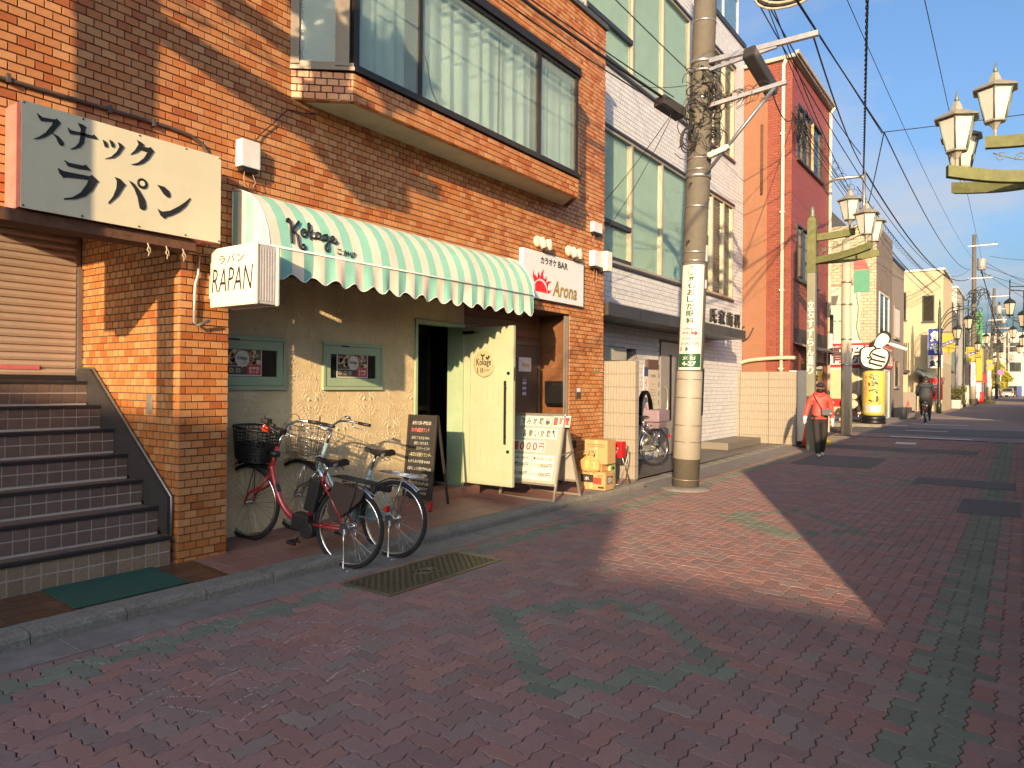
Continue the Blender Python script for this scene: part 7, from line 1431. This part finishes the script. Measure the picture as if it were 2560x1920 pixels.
for k in range(16):
    x=rnd.choice((66,66,92,92,112,112,130,150)); z=rnd.uniform(6.5,12.5); y2=rnd.choice((-3,-2.5,3.9)); x2=x+rnd.uniform(-10,22)
    cable((x,2.8+rnd.uniform(-.6,.4),z),(x2,y2,z-rnd.uniform(0,3)),rnd.uniform(.1,.6),.016,'thin wire among the many crossing wires at the far poles')['group']='thin crossing wires at the far poles'
# further buildings
def far_house(x0,x1,y0,z1,m,label,wins=(),roof=None,cat='house'):
    t=thing('far_house',label,cat,((x0+x1)/2,y0+2,gz(x0)),group='houses farther down the street'); b=MB(); b.box(x0,x1,y0,y0+10,0,z1); b.build('wall',m,t)
    b=MB(); b.box(x0-.1,x1+.1,y0-.1,y0+10,z1,z1+.15); b.build('coping',roof or M_wp,t)
    windows(t,[w for w in wins if w[0]==x0],'w'); windows(t,[w for w in wins if w[0]==y0],'s'); return t
M_gc=mat('stained_concrete',(.24,.22,.18),.85,var=.15,vscale=2,dirt=.6,dscale=1,dcol=(.10,.09,.075),streak=3); M_wc=mat('white_stucco',(.45,.43,.38),.8,var=.06,vscale=2,dirt=.2,dscale=.6,dcol=(.45,.4,.32))
far_house(53.3,60,3.95,6.6,M_gc,'old stained concrete house with green curtains next to the cream shop',[(53.3,4.1,5.0,2.9,4.5,M_dsash,mat('green_curtain',(.15,.3,.25),.6),2),(3.95,54.5,58.0,2.9,4.5,M_dsash,MT['green_curtain'],3),(3.95,54.2,56.0,1.2,2.0,M_dsash,M_gw,2)],M_dsash)
b=MB(); b.box(53.28,60,3.80,3.94,4.8,6.9); tag(b.build('eaves_board',mat('dark_grey_board',(.10,.10,.10),.7)),'dark grey upper cladding of the old concrete house','cladding')
far_house(61,70,4.0,9.0,M_wc,'white apartment house with a roof rail behind the transformer pole',[(61,4.2,5.2,6.5,8,M_dsash,M_gw,2),(4.0,62,64,6.5,8,M_dsash,M_gw,2)])
far_house(71,84,3.75,7.6,M_wc,'cream shop house with red awning past the transformer pole',[(71,4.0,4.8,5,6.4,M_dsash,M_gw,2),(3.75,73,75,5,6.4,M_dsash,M_gw,2),(3.75,78,80,5,6.4,M_dsash,M_gw,2)])
far_house(85,108,3.7,6.4,M_cs,'low cream house near the leaning pole',[(85,3.9,4.9,4,5.2,M_dsash,M_gw,2),(3.7,90,92,4,5.2,M_dsash,M_gw,2)])
far_house(124,150,4.6,8.4,M_gc,'grey house behind the yellow tree',[(124,4.8,6.2,5,6.5,M_dsash,M_gw,2)])
far_house(176,200,-2.5,13,M_wc,'white block closing the end of the street',[(176,.5,2.4,9.4,11.2,M_dsash,M_gw,2),(176,.5,2.4,5.4,7.2,M_dsash,M_gw,2),(176,3.4,5.2,9.4,11.2,M_dsash,M_gw,2)],cat='building')
far_house(205,240,-12,9,mat('brown_far',(.18,.10,.07),.8),'brown house at the very end of the street',[(205,-4,-2,4,6,M_dsash,M_gw,2)])
sg2=thing('vertical_signboard','green and yellow vertical signboards on the houses past the transformer pole','sign',(70,3.4,3)); b=MB(); b.box(69.5,69.58,2.75,3.45,5.2,8.0); b.build('green_board',mat('board_green',(.02,.18,.06),.5),sg2); b=MB(); b.box(69.5,69.58,2.75,3.55,2.4,5.0); b.build('yellow_board',mat('banner_yellow',(.6,.4,.02)),sg2); b=MB(); text(b,'モリー',(69.49,3.3,5.5),(0,-1,0),fz,.4,2.2,.03,vertical=True); text(b,'アコム',(69.49,3.45,4.2),(0,-1,0),fz,.6,.5,.03); b.build('lettering',M_ink,sg2); b=MB(); b.tube([(69.54,3.4,7),(71,3.75,7)],.04,6); b.tube([(69.54,3.4,3.5),(71,3.75,3.5)],.04,6); b.build('bracket',M_galv,sg2)
ra=thing('red_awning','red curved shop awning with hanging red sign past the transformer pole','awning',(72,3.2,2.2)); b=MB(); b.grid(lambda u,v:(71.2+4*u,3.74-1.1*math.sin(v*1.57),2.3+1.5*math.cos(v*1.57)),6,8); b.add([(71.2,3.74-1.1*math.sin(k/8*1.57),2.3+1.5*math.cos(k/8*1.57)) for k in range(9)]+[(71.2,3.74,2.3)],[tuple(range(10))]); b.build('canopy',mat('awning_red',(.5,.02,.02),.6),ra)
b=MB(); b.box(71.3,71.36,2.9,3.6,1.5,2.25); b.build('sign_plate',M_white,ra); b=MB(); b.lathe([(.05,0),(.3,.1),(.32,.5),(.3,.9),(.05,1.0)],(71.5,3.0,.55),14); b.build('lantern',MT['awning_red'],ra)
# plants, planters
def leafy(name,label,c,rx,rz,n,cols,cat='plant',ls=.10,trunk=None,seed=1,group=None):
    t=thing(name,label,cat,c,group); rn=random.Random(seed); c=Vector(c); cen=c+Vector((0,0,trunk or 0)); b=MB(); cl_=[Vector((rn.gauss(0,.45),rn.gauss(0,.45),rn.uniform(.0,1))) for _ in range(14)]
    for i in range(n):
        k=rn.choice(cl_); p=Vector((k.x*rx+rn.gauss(0,.22)*rx,k.y*rx+rn.gauss(0,.22)*rx,(k.z*1.6)*rz+rn.gauss(0,.16)*rz)); p.z=abs(p.z)
        u=Vector((rn.gauss(0,1),rn.gauss(0,1),rn.gauss(0,1))).normalized(); w=u.orthogonal().normalized(); l_=ls*rn.uniform(.6,1.4); q=cen+p; b.add([q-u*l_,q+w*l_*.4,q+u*l_,q-w*l_*.4],[(0,1,2,3)],col=rn.choice(cols))
    stuff(b.build('crown' if trunk else 'foliage',mat('leaf',(.08,.1,.03),.6,tint=True,var=.2,vscale=3),t))
    b=MB()
    for k in cl_[:9]: b.tube(smooth([c,c.lerp(cen,.7) if trunk else c+Vector((k.x*rx*.2,k.y*rx*.2,rz*.3)),cen+Vector((k.x*rx*.5,k.y*rx*.5,k.z*rz*.6)),cen+Vector((k.x*rx,k.y*rx,k.z*1.6*rz))]),[.05 if trunk else .012]*12+[.008],5)
    b.build('trunk' if trunk else 'stem',mat('bark',(.10,.075,.05),.9),t); return t
G1=((.09,.10,.03),(.12,.12,.04),(.06,.075,.02),(.14,.13,.06)); YL=((.34,.30,.02),(.28,.27,.03),(.22,.22,.02),(.38,.32,.03)); RDG=((.05,.06,.02),(.07,.08,.03))
leafy('olive_bush','loose pale green bush in white planters beside the cream shop',(56,3.55,.75),.55,.75,1500,G1,seed=2,ls=.07)
for k,(x,y) in enumerate(((54.6,3.55),(56.8,3.6))):
    t=thing('planter','white box planter under the pale bush, '+('nearer' if k==0 else 'farther')+' one','planter',(x,y,.45)); b=MB(); b.box(x-.5,x+.5,y-.25,y+.25,.45,1.0); b.build('box',M_wc,t,bevel=.03); b=MB(); b.box(x-.45,x+.45,y-.2,y+.2,1.0,1.005); b.build('soil',M_sand,t)
b=MB(); b.box(57.8,61.0,3.75,3.85,.45,1.6); tag(b.build('red_shutter_panel',mat('rust_red_panel',(.28,.07,.04),.7,dirt=.4,dscale=2)),'rust red panel fence beside the white planters','fence')
leafy('yellow_tree','bright yellow green tree beside the far poles',(118,3.6,.45),1.7,1.9,2600,YL,'tree',.22,1.6,3); leafy('yellow_tree','second yellow green tree farther along by the white block',(127,3.2,.45),1.4,1.5,1800,YL,'tree',.22,1.3,4)
leafy('roadside_weeds','low weeds at the foot of the far poles',(75,3.25,.45),1.2,.16,420,RDG+G1,'weeds',.09,None,6); leafy('roadside_weeds','small tuft of yellow weeds at the kerb behind the walking person',(21.2,4.45,.1),.28,.09,260,YL+G1,'weeds',.035,None,8)
# parked car, motorbike, no parking sign, bin
car=thing('parked_car','silver hatchback parked far down the street seen from behind','car',(136,2.1,.49)); M_car=mat('silver_car_paint',(.42,.41,.40),.25,metal=.6)
prof=[(0,.35),(.02,.75),(.15,.95),(.45,1.42),(.8,1.52),(2.0,1.53),(2.7,1.25),(3.6,1.0),(3.95,.75),(4.0,.35)]
b=MB(); b.prism([(134+x,1.3,.49+z) for x,z in prof],(0,1.6,0)); b.build('body',M_car,car,bevel=.06); b=MB(); b.add([(134.13,1.42,1.42),(134.13,2.78,1.42),(134.43,2.7,1.90),(134.43,1.5,1.90)],[(0,1,2,3)]); b.build('rear_window',M_gl,car)
for x in (134.8,137.2):
    for y in (1.32,2.88): b=MB(); b.tube([(x+.25*math.cos(a*.52),y,.49+.3+.25*math.sin(a*.52)) for a in range(12)],.07,6,closed=True); w=b.build('wheel',M_tyre,car); b=MB(); b.cyl((x,y-.03,.79),(x,y+.03,.79),.2,n=12); b.build('rim',M_chr,w)
for y in (1.42,2.78): b=MB(); b.box(133.97,134.03,y-.1,y+.1,1.15,1.35); b.build('tail_light',mat('red_reflector',(.5,.01,.01)),car)
b=MB(); b.box(133.96,134.0,1.85,2.35,1.0,1.12); b.build('number_plate',M_white,car)
van=thing('parked_van','dark van parked beyond the silver hatchback','van',(150,1.6,.5)); b=MB(); b.prism([(148,.9,.75),(148,.9,2.3),(151,.9,2.4),(152.2,.9,1.6),(152.6,.9,.75)],(0,1.7,0)); b.build('body',mat('black_van_paint',(.02,.02,.022),.3),van,bevel=.06); b=MB(); b.box(147.97,147.995,1.05,2.45,1.6,2.2); b.build('rear_window',M_gl,van)
for y in (.95,2.55): b=MB(); b.tube([(149+.28*math.cos(a*.52),y,.83+.28*math.sin(a*.52)) for a in range(12)],.08,6,closed=True); b.build('wheel',M_tyre,van)
mbk=thing('parked_motorbike','black motorbike parked behind the silver hatchback','motorbike',(128,2.9,.49)); 
for x in (127.5,128.7): b=MB(); b.tube([(x+.26*math.cos(a*.45),2.9,.79+.26*math.sin(a*.45)) for a in range(14)],.06,6,closed=True); b.build('wheel',M_tyre,mbk)
b=MB(); b.tube(smooth([(127.4,2.9,1.2),(127.8,2.9,1.25),(128.1,2.9,1.0),(128.4,2.9,1.3),(128.5,2.9,1.6)]),.14,8); b.build('body',M_blk,mbk); b=MB(); b.tube([(128.4,2.55,1.65),(128.45,2.9,1.6),(128.4,3.25,1.65)],.03,6); b.build('handlebar',M_chr,mbk)
np_=thing('no_parking_sign','round no parking sign on a slim white post far down the street','sign',(110,2.5,.48)); b=MB(); b.tube([(110,2.5,.4),(110,2.4,4.2)],.05,8); b.build('post',M_white,np_); b=MB(); b.cyl((109.9,2.4,3.9),(109.87,2.4,3.9),.36,n=18); b.build('disc',mat('sign_violet',(.30,.12,.30),.5),np_)
b=MB(); b.box(160,162,.3,1.2,.5,2.4); tag(b.build('blue_bin',mat('blue_bin',(.02,.05,.22),.5),bevel=.05),'blue bin at the end of the street','bin')
mc=thing('parked_scooter','white and red scooter parked under the red awning','scooter',(70.3,3.1,.46))
for x in (69.8,71.0): b=MB(); b.tube([(x+.22*math.cos(a*.45),3.1,.72+.22*math.sin(a*.45)) for a in range(14)],.05,6,closed=True); b.build('wheel',M_tyre,mc)
b=MB(); b.tube(smooth([(69.7,3.1,1.1),(70.1,3.1,1.15),(70.4,3.1,.85),(70.7,3.1,1.0),(70.85,3.1,1.45)]),.13,8); b.build('body',M_white,mc)
# dark roofed house across the side street, seen above the clinic
dh=thing('dark_roof_house','dark grey corrugated house behind the red building','house',(36,9,.3)); b=MB(); b.box(33,42,7.6,14,0,10.2); b.build('wall',mat('dark_cladding',(.10,.092,.085),.7),dh)
for k in range(34): b=MB(); z=6.0+k*.125; b.box(32.98,33,7.6,14,z,z+.07); b.build('cladding_strip',MT['dark_cladding'],dh)
# ------------------------------------------------------------------ houses on the near side of the street, beside and behind the viewer
M_os=mat('tan_stucco',(.42,.36,.28),.85,var=.08,vscale=2,bump=.2,bscale=40)
def near_house(name,label,x0,x1,y0,y1,h,wins,m=M_os,door=None):
    t=thing(name,label,'house',((x0+x1)/2,(y0+y1)/2,0),group='houses on the viewer side of the street'); b=MB(); b.box(x0,x1,y0,y1,-.1,h); b.build('wall',m,t); b=MB(); b.box(x0-.02,x1+.02,y0-.02,y1+.02,h,h+.06); b.build('coping',M_wp,t)
    for k,(a,c,z0,z1) in enumerate(wins):
        w=MB()
        for q in ((a,c,z0,z0+.06),(a,c,z1-.06,z1),(a,a+.06,z0+.06,z1-.06),(c-.06,c,z0+.06,z1-.06)): w.box(q[0],q[1],y1,y1+.06,q[2],q[3])
        w=w.build('window',M_wp,t); b=MB(); b.box(a+.05,c-.05,y1+.01,y1+.02,z0+.05,z1-.05); b.build('pane',M_gw,w)
    return t
near_house('near_house','low tan shop house beside the viewer on the right of the street',1.13,23.5,-9,-1.2,3.46,((2.5,4.5,.9,2.4),(6,9,.3,2.4),(11,13,.9,2.4),(16,19,.3,2.4)))
near_house('near_house','two storey tan house behind the viewer farther back on the right',-30,-18,-7.3,-1.3,7.0,((-29,-27,1,2.4),(-25,-22,1,2.4),(-29,-27,4,5.4),(-25,-22,4,5.4)))
near_house('near_house','lower tan house set back behind the viewer',-30,-18,-16,-7.45,6.25,())
near_house('near_house','low tan house on the right of the street past the cross road',30,62,-9,-1.6,3.3,((32,34,1,2.4),(38,42,.6,2.4),(48,51,1,2.4)))
near_house('near_house','taller tan house far along the right of the street',84,100,-10,-2.2,5.5,((86,88,1,2.4),(92,95,1,2.4)))
